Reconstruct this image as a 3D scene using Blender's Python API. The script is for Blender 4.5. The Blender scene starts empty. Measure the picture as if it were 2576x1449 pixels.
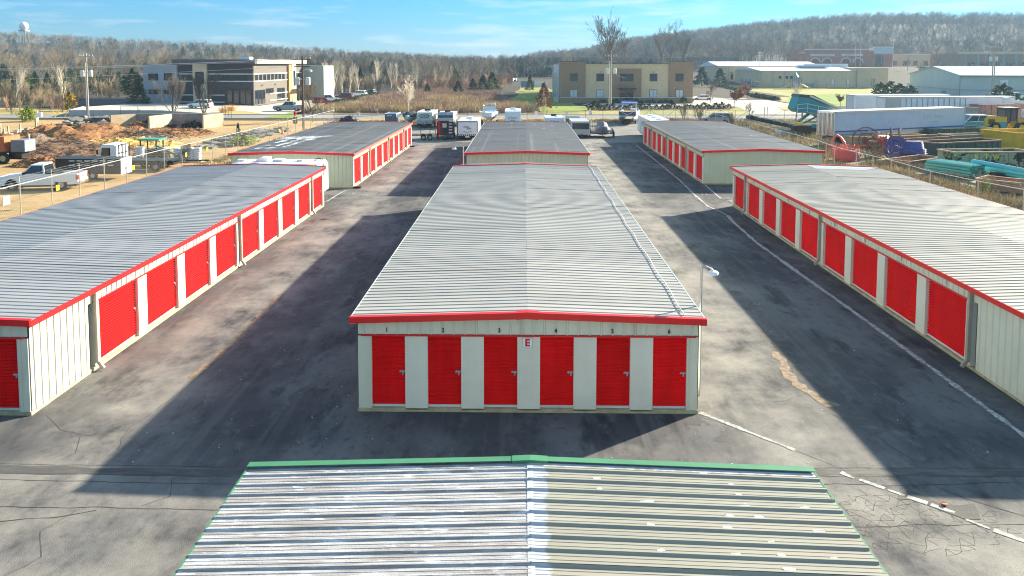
import bpy, math, random
from math import sin, cos, tan, pi, radians, sqrt, atan2, exp
from mathutils import Vector, Matrix, noise
S = bpy.context.scene
COL = S.collection
R = random.Random(7)

# ---------------------------------------------------------------- camera
CAM_H, CAM_F, CAM_P, CAM_YAW, CAM_ROLL = 9.44, 1955.0, 0.0721, 0.0149, 0.001
cam = bpy.data.cameras.new('camera')
camo = bpy.data.objects.new('camera', cam); COL.objects.link(camo)
cam.sensor_width = 36.0; cam.lens = CAM_F / 2576 * 36.0
cam.shift_y = -(724.5 - 299.5) / 2576
cam.clip_start = 0.1; cam.clip_end = 20000
_f = Vector((-sin(CAM_YAW) * cos(CAM_P), cos(CAM_YAW) * cos(CAM_P), -sin(CAM_P)))
_r = _f.cross(Vector((0, 0, 1))).normalized(); _u = _r.cross(_f)
_r2 = _r * cos(CAM_ROLL) + _u * sin(CAM_ROLL); _u2 = _u * cos(CAM_ROLL) - _r * sin(CAM_ROLL)
camo.matrix_world = Matrix(((_r2.x, _u2.x, -_f.x, 0), (_r2.y, _u2.y, -_f.y, 0), (_r2.z, _u2.z, -_f.z, CAM_H), (0, 0, 0, 1)))
S.camera = camo

# ---------------------------------------------------------------- light
SUN_AZ, SUN_EL = radians(53.5), radians(21.9)
w = bpy.data.worlds.new('World'); S.world = w; w.use_nodes = True
nt = w.node_tree; nt.nodes.clear()
def wn(t, **k):
    n = nt.nodes.new(t)
    for a, b in k.items(): setattr(n, a, b)
    return n
sky = wn('ShaderNodeTexSky', sky_type='NISHITA', sun_disc=False, sun_elevation=SUN_EL, sun_rotation=SUN_AZ,
         altitude=0, air_density=1.0, dust_density=0.3, ozone_density=3.0)
tc = wn('ShaderNodeTexCoord'); sep = wn('ShaderNodeSeparateXYZ')
nt.links.new(tc.outputs['Generated'], sep.inputs[0])
rp = wn('ShaderNodeValToRGB')  # elevation tint added to dim the horizon and let overhead sky fill shade
for i, (p_, c_) in enumerate([(0.012, (.12, .195, .32)), (0.044, (.08, .18, .29)), (0.08, (.042, .178, .29)), (0.17, (.13, .24, .26)), (0.34, (.31, .39, .33)), (0.64, (.66, .64, .53)), (1.0, (1.0, .96, .84))]):
    e_ = rp.color_ramp.elements[i] if i < 2 else rp.color_ramp.elements.new(p_)
    e_.position = p_; e_.color = (*c_, 1)
nt.links.new(sep.outputs['Z'], rp.inputs['Fac'])
mul = wn('ShaderNodeMix', data_type='RGBA', blend_type='MULTIPLY'); mul.inputs['Factor'].default_value = 1
nt.links.new(sky.outputs[0], mul.inputs['A']); nt.links.new(rp.outputs[0], mul.inputs['B'])
mp = wn('ShaderNodeMapping'); mp.inputs['Scale'].default_value = (9, 9, 75); mp.inputs['Location'].default_value = (3.1, 0.4, 0.7)
nt.links.new(tc.outputs['Generated'], mp.inputs[0])
nz = wn('ShaderNodeTexNoise'); nz.inputs['Scale'].default_value = 1.0; nz.inputs['Detail'].default_value = 6; nz.inputs['Roughness'].default_value = 0.55
nt.links.new(mp.outputs[0], nz.inputs['Vector'])
cr = wn('ShaderNodeValToRGB')
cr.color_ramp.elements[0].position = 0.51; cr.color_ramp.elements[0].color = (0, 0, 0, 1)
cr.color_ramp.elements[1].position = 0.78; cr.color_ramp.elements[1].color = (0.6, 0.6, 0.6, 1)
nt.links.new(nz.outputs['Fac'], cr.inputs['Fac'])
mc = wn('ShaderNodeMix', data_type='RGBA'); mc.inputs['B'].default_value = (1.6, 1.68, 1.75, 1)
nt.links.new(cr.outputs[0], mc.inputs['Factor']); nt.links.new(mul.outputs['Result'], mc.inputs['A'])
bg = wn('ShaderNodeBackground'); bg.inputs['Strength'].default_value = 0.15
out = wn('ShaderNodeOutputWorld')
nt.links.new(mc.outputs['Result'], bg.inputs['Color']); nt.links.new(bg.outputs[0], out.inputs['Surface'])

sl = bpy.data.lights.new('sun', 'SUN'); sl.energy = 4.8; sl.angle = radians(0.9); sl.color = (1.0, 0.90, 0.72)
so = bpy.data.objects.new('sun', sl); COL.objects.link(so)
sdir = Vector((sin(SUN_AZ) * cos(SUN_EL), cos(SUN_AZ) * cos(SUN_EL), sin(SUN_EL)))
so.rotation_euler = (-sdir).to_track_quat('-Z', 'Y').to_euler(); so.location = (60, 40, 60)

S.view_settings.view_transform = 'Standard'; S.view_settings.look = 'None'
S.view_settings.gamma = 1; S.view_settings.use_curve_mapping = False
S.view_settings.exposure = 1.93
S.render.engine = 'CYCLES'
S.cycles.max_bounces = 6; S.cycles.diffuse_bounces = 3; S.cycles.glossy_bounces = 3; S.cycles.transparent_max_bounces = 8
S.cycles.volume_bounces = 1
S.cycles.use_denoising = True
S.cycles.pixel_filter_type = 'BLACKMAN_HARRIS'; S.cycles.filter_width = 1.1

# ---------------------------------------------------------------- helpers
def G(x, y, z=0.0):
    "survey: a sighting in the photograph to the ground (or a level z)"
    d = _f + _r2 * ((x - 1288) / CAM_F) - _u2 * ((y - 299.5) / CAM_F)
    t = (z - CAM_H) / d.z
    return Vector((d.x * t, d.y * t, z))

def AT(x, y, Y):
    d = _f + _r2 * ((x - 1288) / CAM_F) - _u2 * ((y - 299.5) / CAM_F)
    t = Y / d.y
    return Vector((d.x * t, Y, CAM_H + d.z * t))

class MB:
    def __init__(s): s.v = []; s.f = []; s.m = []; s.mi = 0; s.M = None
    def add(s, vs, fs):
        n = len(s.v)
        if s.M is not None: vs = [s.M @ Vector(v) for v in vs]
        s.v.extend([tuple(v) for v in vs]); s.f.extend([tuple(i + n for i in f) for f in fs]); s.m.extend([s.mi] * len(fs))
        return s
    def box(s, x0, x1, y0, y1, z0, z1):
        return s.add([(x0, y0, z0), (x1, y0, z0), (x1, y1, z0), (x0, y1, z0), (x0, y0, z1), (x1, y0, z1), (x1, y1, z1), (x0, y1, z1)],
              [(3, 2, 1, 0), (4, 5, 6, 7), (0, 1, 5, 4), (1, 2, 6, 5), (2, 3, 7, 6), (3, 0, 4, 7)])
    def cb(s, c, d): return s.box(c[0] - d[0] / 2, c[0] + d[0] / 2, c[1] - d[1] / 2, c[1] + d[1] / 2, c[2] - d[2] / 2, c[2] + d[2] / 2)
    def bar(s, p, q, w, h=None, upv=(0, 0, 1)):
        h = h or w; p = Vector(p); q = Vector(q); d = (q - p).normalized(); a = d.cross(Vector(upv))
        if a.length < 1e-3: a = d.cross(Vector((1, 0, 0)))
        a.normalize(); b = a.cross(d); a = a * (w / 2); b = b * (h / 2)
        return s.add([p - a - b, p + a - b, p + a + b, p - a + b, q - a - b, q + a - b, q + a + b, q - a + b],
              [(3, 2, 1, 0), (4, 5, 6, 7), (0, 1, 5, 4), (1, 2, 6, 5), (2, 3, 7, 6), (3, 0, 4, 7)])
    def cyl(s, p, q, r0, r1=None, n=8, caps=True):
        r1 = r0 if r1 is None else r1; p = Vector(p); q = Vector(q); d = (q - p).normalized()
        a = d.orthogonal().normalized(); b = d.cross(a)
        vs = []
        for c, r in ((p, r0), (q, r1)):
            for i in range(n):
                t = 2 * pi * i / n; vs.append(c + a * (r * cos(t)) + b * (r * sin(t)))
        fs = [(i, (i + 1) % n, n + (i + 1) % n, n + i) for i in range(n)]
        if caps: fs += [tuple(range(n - 1, -1, -1)), tuple(range(n, 2 * n))]
        return s.add(vs, fs)
    def tube(s, pts, r, n=6, closed=False):
        pts = [Vector(p) for p in pts]; m = len(pts); rr = r if isinstance(r, (list, tuple)) else [r] * m
        vs = []; prev = None
        for i, p in enumerate(pts):
            d = (pts[min(i + 1, m - 1)] - pts[max(i - 1, 0)])
            if closed: d = pts[(i + 1) % m] - pts[i - 1]
            d.normalize()
            a = d.orthogonal().normalized() if prev is None else (prev - d * prev.dot(d)).normalized()
            prev = a; b = d.cross(a)
            for k in range(n):
                t = 2 * pi * k / n; vs.append(p + a * (rr[i] * cos(t)) + b * (rr[i] * sin(t)))
        fs = []
        for i in range(m if closed else m - 1):
            j = (i + 1) % m
            for k in range(n): fs.append((i * n + k, i * n + (k + 1) % n, j * n + (k + 1) % n, j * n + k))
        if not closed: fs += [tuple(range(n - 1, -1, -1)), tuple(range((m - 1) * n, m * n))]
        return s.add(vs, fs)
    def prism(s, poly, a0, a1, axis='y', warp=None):
        n = len(poly); vs = []
        for a in (a0, a1):
            for (u, v) in poly:
                p = {'y': (u, a, v), 'x': (a, u, v), 'z': (u, v, a)}[axis]
                vs.append(warp(p) if warp else p)
        area = sum(poly[i][0] * poly[(i + 1) % n][1] - poly[(i + 1) % n][0] * poly[i][1] for i in range(n))
        fs = [tuple(range(n)), tuple(range(2 * n - 1, n - 1, -1))] + [((i + 1) % n, i, n + i, n + (i + 1) % n) for i in range(n)]
        flip = (area > 0) != (axis == 'y')
        if axis == 'z': flip = area > 0
        if axis == 'x': flip = area > 0
        if flip: fs = [f[::-1] for f in fs]
        return s.add(vs, fs)
    def lathe(s, prof, n=12, c=(0, 0, 0), cap=True):
        vs = []; m = len(prof)
        for (r, z) in prof:
            for k in range(n): t = 2 * pi * k / n; vs.append((c[0] + r * cos(t), c[1] + r * sin(t), c[2] + z))
        fs = [(i * n + k, i * n + (k + 1) % n, (i + 1) * n + (k + 1) % n, (i + 1) * n + k) for i in range(m - 1) for k in range(n)]
        if cap: fs += [tuple(range(n - 1, -1, -1)), tuple(range((m - 1) * n, m * n))]
        return s.add(vs, fs)
    def loft(s, loops, cap=True):
        n = len(loops[0]); vs = [p for l in loops for p in l]; fs = []
        for i in range(len(loops) - 1):
            for k in range(n): fs.append((i * n + k, i * n + (k + 1) % n, (i + 1) * n + (k + 1) % n, (i + 1) * n + k))
        if cap: fs += [tuple(range(n - 1, -1, -1)), tuple(range((len(loops) - 1) * n, len(loops) * n))]
        return s.add(vs, fs)
    def sheet(s, poly, z=0.0): return s.add([(p[0], p[1], z) for p in poly], [tuple(range(len(poly)))])
    def mesh(s, name, mats, smooth=False):
        me = bpy.data.meshes.new(name); me.from_pydata(s.v, [], s.f)
        for m in (mats if isinstance(mats, (list, tuple)) else [mats]): me.materials.append(m)
        if isinstance(mats, (list, tuple)) and len(mats) > 1: me.polygons.foreach_set('material_index', s.m)
        if smooth: me.polygons.foreach_set('use_smooth', [True] * len(s.f))
        me.update(); return me
    def build(s, name, mats, parent=None, loc=None, rz=0, smooth=False):
        return ob(name, s.mesh(name, mats, smooth), parent, loc, rz)

def ob(name, me, parent=None, loc=None, rz=0):
    o = bpy.data.objects.new(name, me); COL.objects.link(o)
    if parent is not None: o.parent = parent
    if loc is not None: o.location = loc
    if rz: o.rotation_euler = (0, 0, rz)
    return o
def tag(o, label=None, cat=None, group=None, kind=None):
    if label: o['label'] = label
    if cat: o['category'] = cat
    if group: o['group'] = group
    if kind: o['kind'] = kind
    return o
def thing(name, label, cat, loc=(0, 0, 0), rz=0, group=None):
    o = bpy.data.objects.new(name, None); COL.objects.link(o); o.empty_display_size = 0.2
    o.location = loc; o.rotation_euler = (0, 0, rz); return tag(o, label, cat, group)
def struct(name, mb, m, label=None):
    o = mb.build(name, m) if isinstance(mb, MB) else ob(name, mb); o['kind'] = 'structure'
    if label: o['label'] = label
    return o
def dup(root, loc=None, rz=None, label=None, group=None, sc=None):
    r = root.copy(); COL.objects.link(r)
    if loc is not None: r.location = loc
    if rz is not None: r.rotation_euler = (0, 0, rz)
    if sc is not None: r.scale = (sc, sc, sc) if not isinstance(sc, tuple) else sc
    if label: r['label'] = label
    if group: r['group'] = group
    for ch in list(root.children):
        c = ch.copy(); COL.objects.link(c); c.parent = r
        for g in list(ch.children):
            d = g.copy(); COL.objects.link(d); d.parent = c
    return r

# ---------------------------------------------------------------- materials
def mat(name, col, rough=0.7, metal=0.0, var=0.12, scale=1.5, bump=0.0, bscale=25.0, stretch=(1, 1, 1), col2=None,
        detail=4.0, rnd=0.0, spec=0.4, obj=False, lo=0.35, hi=0.65, trans=0.0):
    m = bpy.data.materials.new(name); m.use_nodes = True; t = m.node_tree; L = t.links
    b = t.nodes['Principled BSDF']
    b.inputs['Roughness'].default_value = rough; b.inputs['Metallic'].default_value = metal
    b.inputs['Specular IOR Level'].default_value = spec
    if obj: pos = t.nodes.new('ShaderNodeTexCoord').outputs['Object']
    else: pos = t.nodes.new('ShaderNodeNewGeometry').outputs['Position']
    mp = t.nodes.new('ShaderNodeMapping'); mp.inputs['Scale'].default_value = stretch; L.new(pos, mp.inputs[0])
    nz = t.nodes.new('ShaderNodeTexNoise'); nz.inputs['Scale'].default_value = scale; nz.inputs['Detail'].default_value = detail
    nz.inputs['Roughness'].default_value = 0.6
    L.new(mp.outputs[0], nz.inputs['Vector'])
    cr = t.nodes.new('ShaderNodeValToRGB'); e = cr.color_ramp.elements
    a = [c * (1 - var) for c in col]; z = [min(1, c * (1 + var)) for c in (col if col2 is None else col2)]
    if col2 is not None: a = list(col)
    e[0].position = lo; e[0].color = (*a, 1); e[1].position = hi; e[1].color = (*z, 1)
    L.new(nz.outputs['Fac'], cr.inputs['Fac']); cout = cr.outputs[0]
    if rnd:
        oi = t.nodes.new('ShaderNodeObjectInfo'); mr = t.nodes.new('ShaderNodeMapRange')
        mr.inputs['To Min'].default_value = 1 - rnd; mr.inputs['To Max'].default_value = 1 + rnd
        L.new(oi.outputs['Random'], mr.inputs['Value'])
        mx = t.nodes.new('ShaderNodeVectorMath'); mx.operation = 'SCALE'
        L.new(cout, mx.inputs[0]); L.new(mr.outputs[0], mx.inputs['Scale']); cout = mx.outputs[0]
    L.new(cout, b.inputs['Base Color'])
    if bump:
        n2 = t.nodes.new('ShaderNodeTexNoise'); n2.inputs['Scale'].default_value = bscale; n2.inputs['Detail'].default_value = 3
        L.new(mp.outputs[0], n2.inputs['Vector'])
        bp = t.nodes.new('ShaderNodeBump'); bp.inputs['Strength'].default_value = bump; bp.inputs['Distance'].default_value = 0.05
        L.new(n2.outputs['Fac'], bp.inputs['Height']); L.new(bp.outputs[0], b.inputs['Normal'])
    return m

def layers(m, spec):
    """extra noise layers over a material's base colour: (scale, stretch, lo, hi, colour, strength)"""
    t = m.node_tree; L = t.links; b = t.nodes['Principled BSDF']
    for i, (sc, st, lo, hi, col, k) in enumerate(spec):
        src = b.inputs['Base Color'].links[0].from_socket
        g = t.nodes.new('ShaderNodeNewGeometry'); mp = t.nodes.new('ShaderNodeMapping'); mp.inputs['Scale'].default_value = st
        mp.inputs['Location'].default_value = (i * 13.7, i * 5.1, 0)
        L.new(g.outputs['Position'], mp.inputs[0])
        nz = t.nodes.new('ShaderNodeTexNoise'); nz.inputs['Scale'].default_value = sc; nz.inputs['Detail'].default_value = 5
        nz.inputs['Roughness'].default_value = 0.6
        L.new(mp.outputs[0], nz.inputs['Vector'])
        mr = t.nodes.new('ShaderNodeMapRange'); mr.inputs['From Min'].default_value = lo; mr.inputs['From Max'].default_value = hi
        mr.inputs['To Max'].default_value = k; L.new(nz.outputs['Fac'], mr.inputs['Value'])
        mx = t.nodes.new('ShaderNodeMix'); mx.data_type = 'RGBA'
        L.new(mr.outputs[0], mx.inputs['Factor']); L.new(src, mx.inputs['A']); mx.inputs['B'].default_value = (*col, 1)
        L.new(mx.outputs['Result'], b.inputs['Base Color'])
    return m

M = {}
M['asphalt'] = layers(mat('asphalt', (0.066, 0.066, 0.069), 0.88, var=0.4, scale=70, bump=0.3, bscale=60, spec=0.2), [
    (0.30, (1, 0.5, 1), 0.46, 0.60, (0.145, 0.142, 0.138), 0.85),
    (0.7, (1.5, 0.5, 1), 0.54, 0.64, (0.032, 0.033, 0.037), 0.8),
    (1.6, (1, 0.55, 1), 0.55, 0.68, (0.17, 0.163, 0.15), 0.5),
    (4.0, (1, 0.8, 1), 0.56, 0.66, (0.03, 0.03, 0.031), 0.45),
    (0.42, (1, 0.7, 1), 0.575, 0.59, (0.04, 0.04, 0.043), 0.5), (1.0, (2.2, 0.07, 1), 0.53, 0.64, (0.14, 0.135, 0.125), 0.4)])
def worn_sunlit(m):
    "pale wear and sediment, with sunlight put into the colour of the lit strips"
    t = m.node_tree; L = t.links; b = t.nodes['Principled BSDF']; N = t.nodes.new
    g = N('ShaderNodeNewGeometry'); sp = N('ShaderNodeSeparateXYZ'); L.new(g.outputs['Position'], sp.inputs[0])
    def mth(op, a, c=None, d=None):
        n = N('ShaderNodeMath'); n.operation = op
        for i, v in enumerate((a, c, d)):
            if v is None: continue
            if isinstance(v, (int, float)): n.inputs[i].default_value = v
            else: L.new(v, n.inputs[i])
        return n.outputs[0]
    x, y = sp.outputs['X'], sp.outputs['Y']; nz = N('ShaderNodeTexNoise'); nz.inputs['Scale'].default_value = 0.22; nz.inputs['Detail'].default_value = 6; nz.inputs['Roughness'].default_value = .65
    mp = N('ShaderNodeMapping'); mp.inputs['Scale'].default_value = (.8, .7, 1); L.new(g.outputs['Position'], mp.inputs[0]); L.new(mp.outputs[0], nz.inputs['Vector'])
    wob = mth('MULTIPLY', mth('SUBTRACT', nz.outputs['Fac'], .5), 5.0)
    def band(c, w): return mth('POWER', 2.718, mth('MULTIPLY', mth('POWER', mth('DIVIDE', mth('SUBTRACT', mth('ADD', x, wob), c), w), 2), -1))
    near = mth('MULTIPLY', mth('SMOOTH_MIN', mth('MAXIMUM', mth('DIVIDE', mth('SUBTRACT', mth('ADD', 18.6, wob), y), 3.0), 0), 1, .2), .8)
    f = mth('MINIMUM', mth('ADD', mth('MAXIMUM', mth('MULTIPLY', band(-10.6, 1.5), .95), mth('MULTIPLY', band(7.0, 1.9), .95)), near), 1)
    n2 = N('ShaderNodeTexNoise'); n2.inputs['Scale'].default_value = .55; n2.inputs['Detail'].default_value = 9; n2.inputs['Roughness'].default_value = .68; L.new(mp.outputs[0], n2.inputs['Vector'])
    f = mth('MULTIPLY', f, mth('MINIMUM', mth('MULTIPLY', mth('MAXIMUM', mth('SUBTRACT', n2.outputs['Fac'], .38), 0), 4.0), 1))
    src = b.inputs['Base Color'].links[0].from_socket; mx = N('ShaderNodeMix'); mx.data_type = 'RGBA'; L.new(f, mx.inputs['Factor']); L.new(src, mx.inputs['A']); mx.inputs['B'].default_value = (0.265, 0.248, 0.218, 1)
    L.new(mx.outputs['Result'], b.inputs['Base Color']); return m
worn_sunlit(M['asphalt'])
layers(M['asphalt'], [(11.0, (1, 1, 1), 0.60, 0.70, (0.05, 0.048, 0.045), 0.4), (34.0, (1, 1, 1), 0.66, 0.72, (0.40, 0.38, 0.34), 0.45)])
M['patch'] = layers(mat('old_patch', (0.075, 0.072, 0.068), 0.9, var=0.2, scale=40, bump=0.25, bscale=60), [(1.5, (0.3, 1, 1), 0.5, 0.7, (0.2, 0.19, 0.17), 0.6)])
M['crack'] = mat('crack_dirt', (0.045, 0.041, 0.037), 0.95, var=0.3, scale=20)
M['rust'] = mat('sediment', (0.20, 0.15, 0.10), 0.95, var=0.35, scale=6, bump=0.3)
M['linepaint'] = layers(mat('worn_paint', (0.52, 0.51, 0.47), 0.8, var=0.12, scale=12), [(9, (1, 1, 1), 0.44, 0.56, (0.19, 0.18, 0.16), 0.9), (2.2, (1, 1, 1), 0.5, 0.6, (0.25, 0.24, 0.21), 0.7)])
M['redpaint'] = mat('red_door_paint', (0.82, 0.005, 0.006), 0.5, var=0.09, scale=1.6, stretch=(1.5, 1.5, 0.4), spec=0.04, rnd=0.09)
M['redtrim'] = mat('red_trim', (0.70, 0.005, 0.008), 0.45, var=0.06, scale=1)
M['redfade'] = mat('faded_red_trim', (0.55, 0.09, 0.08), 0.5, var=0.12, scale=1)
M['tauptrim'] = mat('brown_trim', (0.27, 0.17, 0.14), 0.55, var=0.1, scale=1)
M['wall'] = layers(mat('cream_siding', (0.66, 0.64, 0.52), 0.5, var=0.04, scale=1), [(1.6, (2, 2, 0.35), 0.55, 0.72, (0.42, 0.38, 0.26), 0.45)])
M['wallgreen'] = layers(mat('sage_siding', (0.56, 0.57, 0.41), 0.5, var=0.04, scale=1), [(1.6, (2, 2, 0.3), 0.55, 0.75, (0.4, 0.4, 0.28), 0.4)])
M['pilaster'] = mat('grey_panel', (0.72, 0.69, 0.59), 0.5, var=0.05, scale=1.2)
M['slab'] = layers(mat('slab_concrete', (0.44, 0.37, 0.22), 0.9, var=0.15, scale=4, bump=0.2), [(3, (1, 1, 1), 0.5, 0.7, (0.22, 0.19, 0.12), 0.6)])
M['_'] = M['white'] = mat('white_paint', (0.78, 0.79, 0.80), 0.35, var=0.04, scale=1)
M['offwhite'] = mat('dull_white', (0.64, 0.65, 0.64), 0.5, var=0.07, scale=1.2)
M['steel'] = mat('galvanised', (0.50, 0.51, 0.52), 0.35, 0.85, var=0.1, scale=6)
M['chrome'] = mat('bright_steel', (0.75, 0.75, 0.75), 0.2, 1.0, var=0.05, scale=6)
M['black'] = mat('black_paint', (0.012, 0.012, 0.014), 0.4, var=0.2, scale=2)
M['rubber'] = mat('tyre_rubber', (0.02, 0.02, 0.02), 0.9, var=0.2, scale=8)
M['glass'] = mat('dark_glass', (0.015, 0.022, 0.028), 0.06, var=0.1, scale=1, spec=0.8)
M['glassblue'] = mat('tinted_glass', (0.03, 0.045, 0.07), 0.08, var=0.1, scale=1, spec=0.8)
M['spout'] = mat('cream_downspout', (0.36, 0.32, 0.26), 0.5, var=0.1)
M['ink'] = mat('sign_black', (0.012, 0.012, 0.012), 0.6, var=0.05)
M['greentrim'] = mat('green_trim', (0.055, 0.205, 0.10), 0.55, var=0.08, scale=1.5)
M['palegreen'] = mat('pale_green_trim', (0.50, 0.60, 0.50), 0.4, var=0.06)
def roofm(name, c, rough=0.42, metal=0.35, dirt=(0.3, 0.27, 0.22), k=0.4, sc=1.3):
    return layers(mat(name, c, rough, metal, var=0.05, scale=0.8, rnd=0.09), [
        (sc, (0.25, 2.2, 1), 0.5, 0.75, dirt, k), (5, (0.12, 2, 1), 0.56, 0.72, [x * 0.6 for x in dirt], k * 0.6)])
M['roofE'] = roofm('light_roof_metal', (0.37, 0.345, 0.305), 0.4, 0.0, (0.29, 0.265, 0.22), 0.5)
M['roofD'] = roofm('blue_grey_roof_metal', (0.275, 0.275, 0.275), 0.4, 0.0, (0.21, 0.21, 0.21), 0.35)
M['roofF'] = roofm('cream_roof_metal', (0.39, 0.35, 0.285), 0.42, 0.0, (0.32, 0.28, 0.22), 0.4)
M['roofC'] = roofm('weathered_roof_metal', (0.12, 0.115, 0.11), 0.5, 0.0, (0.08, 0.075, 0.07), 0.4)
layers(M['roofC'], [(1.1, (1, .012, 1), .56, .66, (.21, .21, .21), .8)])
M['deck'] = mat('hidden_deck', (0.3, 0.3, 0.28), 0.8)
# ---------------------------------------------------------------- text
def text(body, size, loc, rot, m, parent=None, name='lettering', ext=0.003, ax='CENTER', bold=0.0, sx=1.0):
    cu = bpy.data.curves.new(name, 'FONT'); cu.body = body; cu.size = size; cu.extrude = ext; cu.align_x = ax; cu.align_y = 'CENTER'
    cu.offset = bold; cu.resolution_u = 3
    o = bpy.data.objects.new(name, cu); COL.objects.link(o)
    bpy.context.view_layer.update()
    me = bpy.data.meshes.new_from_object(o.evaluated_get(bpy.context.evaluated_depsgraph_get()))
    bpy.data.objects.remove(o); me.materials.clear(); me.materials.append(m); me.name = name
    t = ob(name, me, parent); t.location = loc; t.rotation_euler = rot; t.scale = (sx, 1, 1)
    return t
FRONT = (pi / 2, 0, 0); LEFTF = (pi / 2, 0, -pi / 2); RIGHTF = (pi / 2, 0, pi / 2)   # faces -Y, -X, +X

# ---------------------------------------------------------------- storage buildings
BW, BL = 9.144, 30.48
Z0, ZH, ZW = 0.10, 2.10, 2.46          # slab top, head of doors, underside of fascia at the eave
def rz_(x): return 2.62 + 0.15 * (1 - abs(x - BW / 2) / (BW / 2 + 0.17))    # roof height

def wallpanel(w, z0, ztop, rib=0.3048, off=0.0, d=0.03):
    """ribbed sheet in the local XZ plane, facing -Y; ztop(x) gives its upper edge"""
    mb = MB(); xs = [0.0]; ys = [0.0]; x = rib / 2 + off
    while x < w - 0.02:
        for dx, y in ((-0.035, 0), (-0.014, -d), (0.014, -d), (0.035, 0)):
            if 0 < x + dx < w: xs.append(x + dx); ys.append(y)
        x += rib
    xs.append(w); ys.append(0.0)
    vs = [(a, b, z0) for a, b in zip(xs, ys)] + [(a, b, ztop(a)) for a, b in zip(xs, ys)]
    n = len(xs); mb.add(vs, [(i, i + 1, n + i + 1, n + i) for i in range(n - 1)])
    return mb
_door_cache = {}
def doormesh(w, z0=0.17, z1=2.10):
    key = (round(w, 3))
    if key not in _door_cache:
        mb = MB(); n = 22; pts = []
        h = (z1 - z0) / n
        for i in range(n):
            z = z0 + i * h
            pts += [(0.0, z), (-0.038, z + h * 0.12), (-0.056, z + h * 0.32), (-0.046, z + h * 0.58), (0.0, z + h * 0.96)]
        pts.append((0.0, z1)); k = len(pts)
        mb.add([(0, y, z) for y, z in pts] + [(w, y, z) for y, z in pts], [(i, k + i, k + i + 1, i + 1) for i in range(k - 1)])
        c = mb.mesh('roll_up_door', M['redpaint'])
        b = MB().box(0, w, -0.03, 0.03, Z0 + 0.005, 0.17); b.bar((w * .42, -0.045, 0.13), (w * .58, -0.045, 0.13), 0.02)
        bm = b.mesh('bottom_bar', M['offwhite'])
        l = MB(); l.cb((w - .09, -0.05, 1.10), (0.13, 0.025, 0.05)); l.cyl((w - .17, -0.066, 1.10), (w + .02, -0.066, 1.10), 0.011, n=6)
        l.cb((w - .07, -0.07, 1.05), (0.035, 0.025, 0.07))
        lm = l.mesh('latch', M['steel'])
        _door_cache[key] = (c, bm, lm)
    return _door_cache[key]
def add_door(parent, pos, rz, w):
    c, b, l = _d = doormesh(w)
    d = ob('roll_up_door', c, parent, pos, rz); ob('bottom_bar', b, d); ob('latch', l, d); return d

_shared = {}
def rm_dark(m): return m.name.startswith('weathered')
def shared(key, fn):
    if key not in _shared: _shared[key] = fn()
    return _shared[key]

def side_run(root, side, doors, blanks, spouts, wallm, trimm, pilm, headtrim, plates=False):
    """a long side: doors = list of y starts; side 'R' faces +X at x = BW, 'L' faces -X at x = 0"""
    rz = pi / 2 if side == 'R' else -pi / 2
    X = BW if side == 'R' else 0.0
    def P(y, out=0.0, z=0.0): return (X + (out if side == 'R' else -out), y, z)
    def start(y0, wd): return y0 if side == 'R' else y0 + wd
    pw = 0.9144; n = round(BL / pw); pw = BL / n
    hd = shared(('hdr', wallm.name), lambda: wallpanel(pw, ZH + 0.04, lambda x: ZW + 0.12).mesh('wall_panel', wallm))
    fl = shared(('full', wallm.name), lambda: wallpanel(pw, Z0, lambda x: ZW + 0.12).mesh('wall_panel', wallm))
    for i in range(n):
        y = i * pw; mid = y + pw / 2
        blank = any(a <= mid <= b for a, b in blanks)
        ob('wall_panel', fl if blank else hd, root, P(start(y, pw), 0.03), rz)
    edges = []
    for y in doors:
        add_door(root, P(start(y, 2.44), -0.10), rz, 2.44); edges.append((y, y + 2.44))
        if plates:
            q = MB().box(-.09, .09, -0.012, 0, 2.23, 2.40).build('number_plate', M['offwhite'], root, P(y + 1.22, 0.075), rz)
    # pilasters fill what is between doors
    cur = min(a for a, b in edges) - 0.30; lo = max(cur, 0.0)
    segs = []; prev = lo
    for a, b in edges:
        if a - prev > 0.02: segs.append((prev, a))
        prev = b
    end = min(BL, prev + 0.30)
    if end - prev > 0.02: segs.append((prev, end))
    for a, b in segs:
        wd = round(b - a, 3)
        pm = shared(('pil', wd, pilm.name), lambda: MB().box(0, wd, 0, 0.16, Z0, ZH + 0.02).mesh('pilaster', pilm))
        ob('pilaster', pm, root, P(start(a, wd), 0.05), rz)
    a, b = edges[0][0] - 0.3, end
    ht = MB().box(0, b - max(a, 0), -0.025, 0.0, ZH, ZH + 0.05)
    ht.build('header_trim', headtrim, root, P(start(max(a, 0), b - max(a, 0)), 0.052), rz)
    for y in spouts:
        s = MB().box(-.06, .06, -.10, 0, 0.25, ZW + 0.06); s.bar((0, -0.05, 0.3), (0, -0.22, 0.06), 0.10, 0.08, (1, 0, 0))
        s.build('downspout', M['spout'], root, P(y, 0.07), rz)

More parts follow.
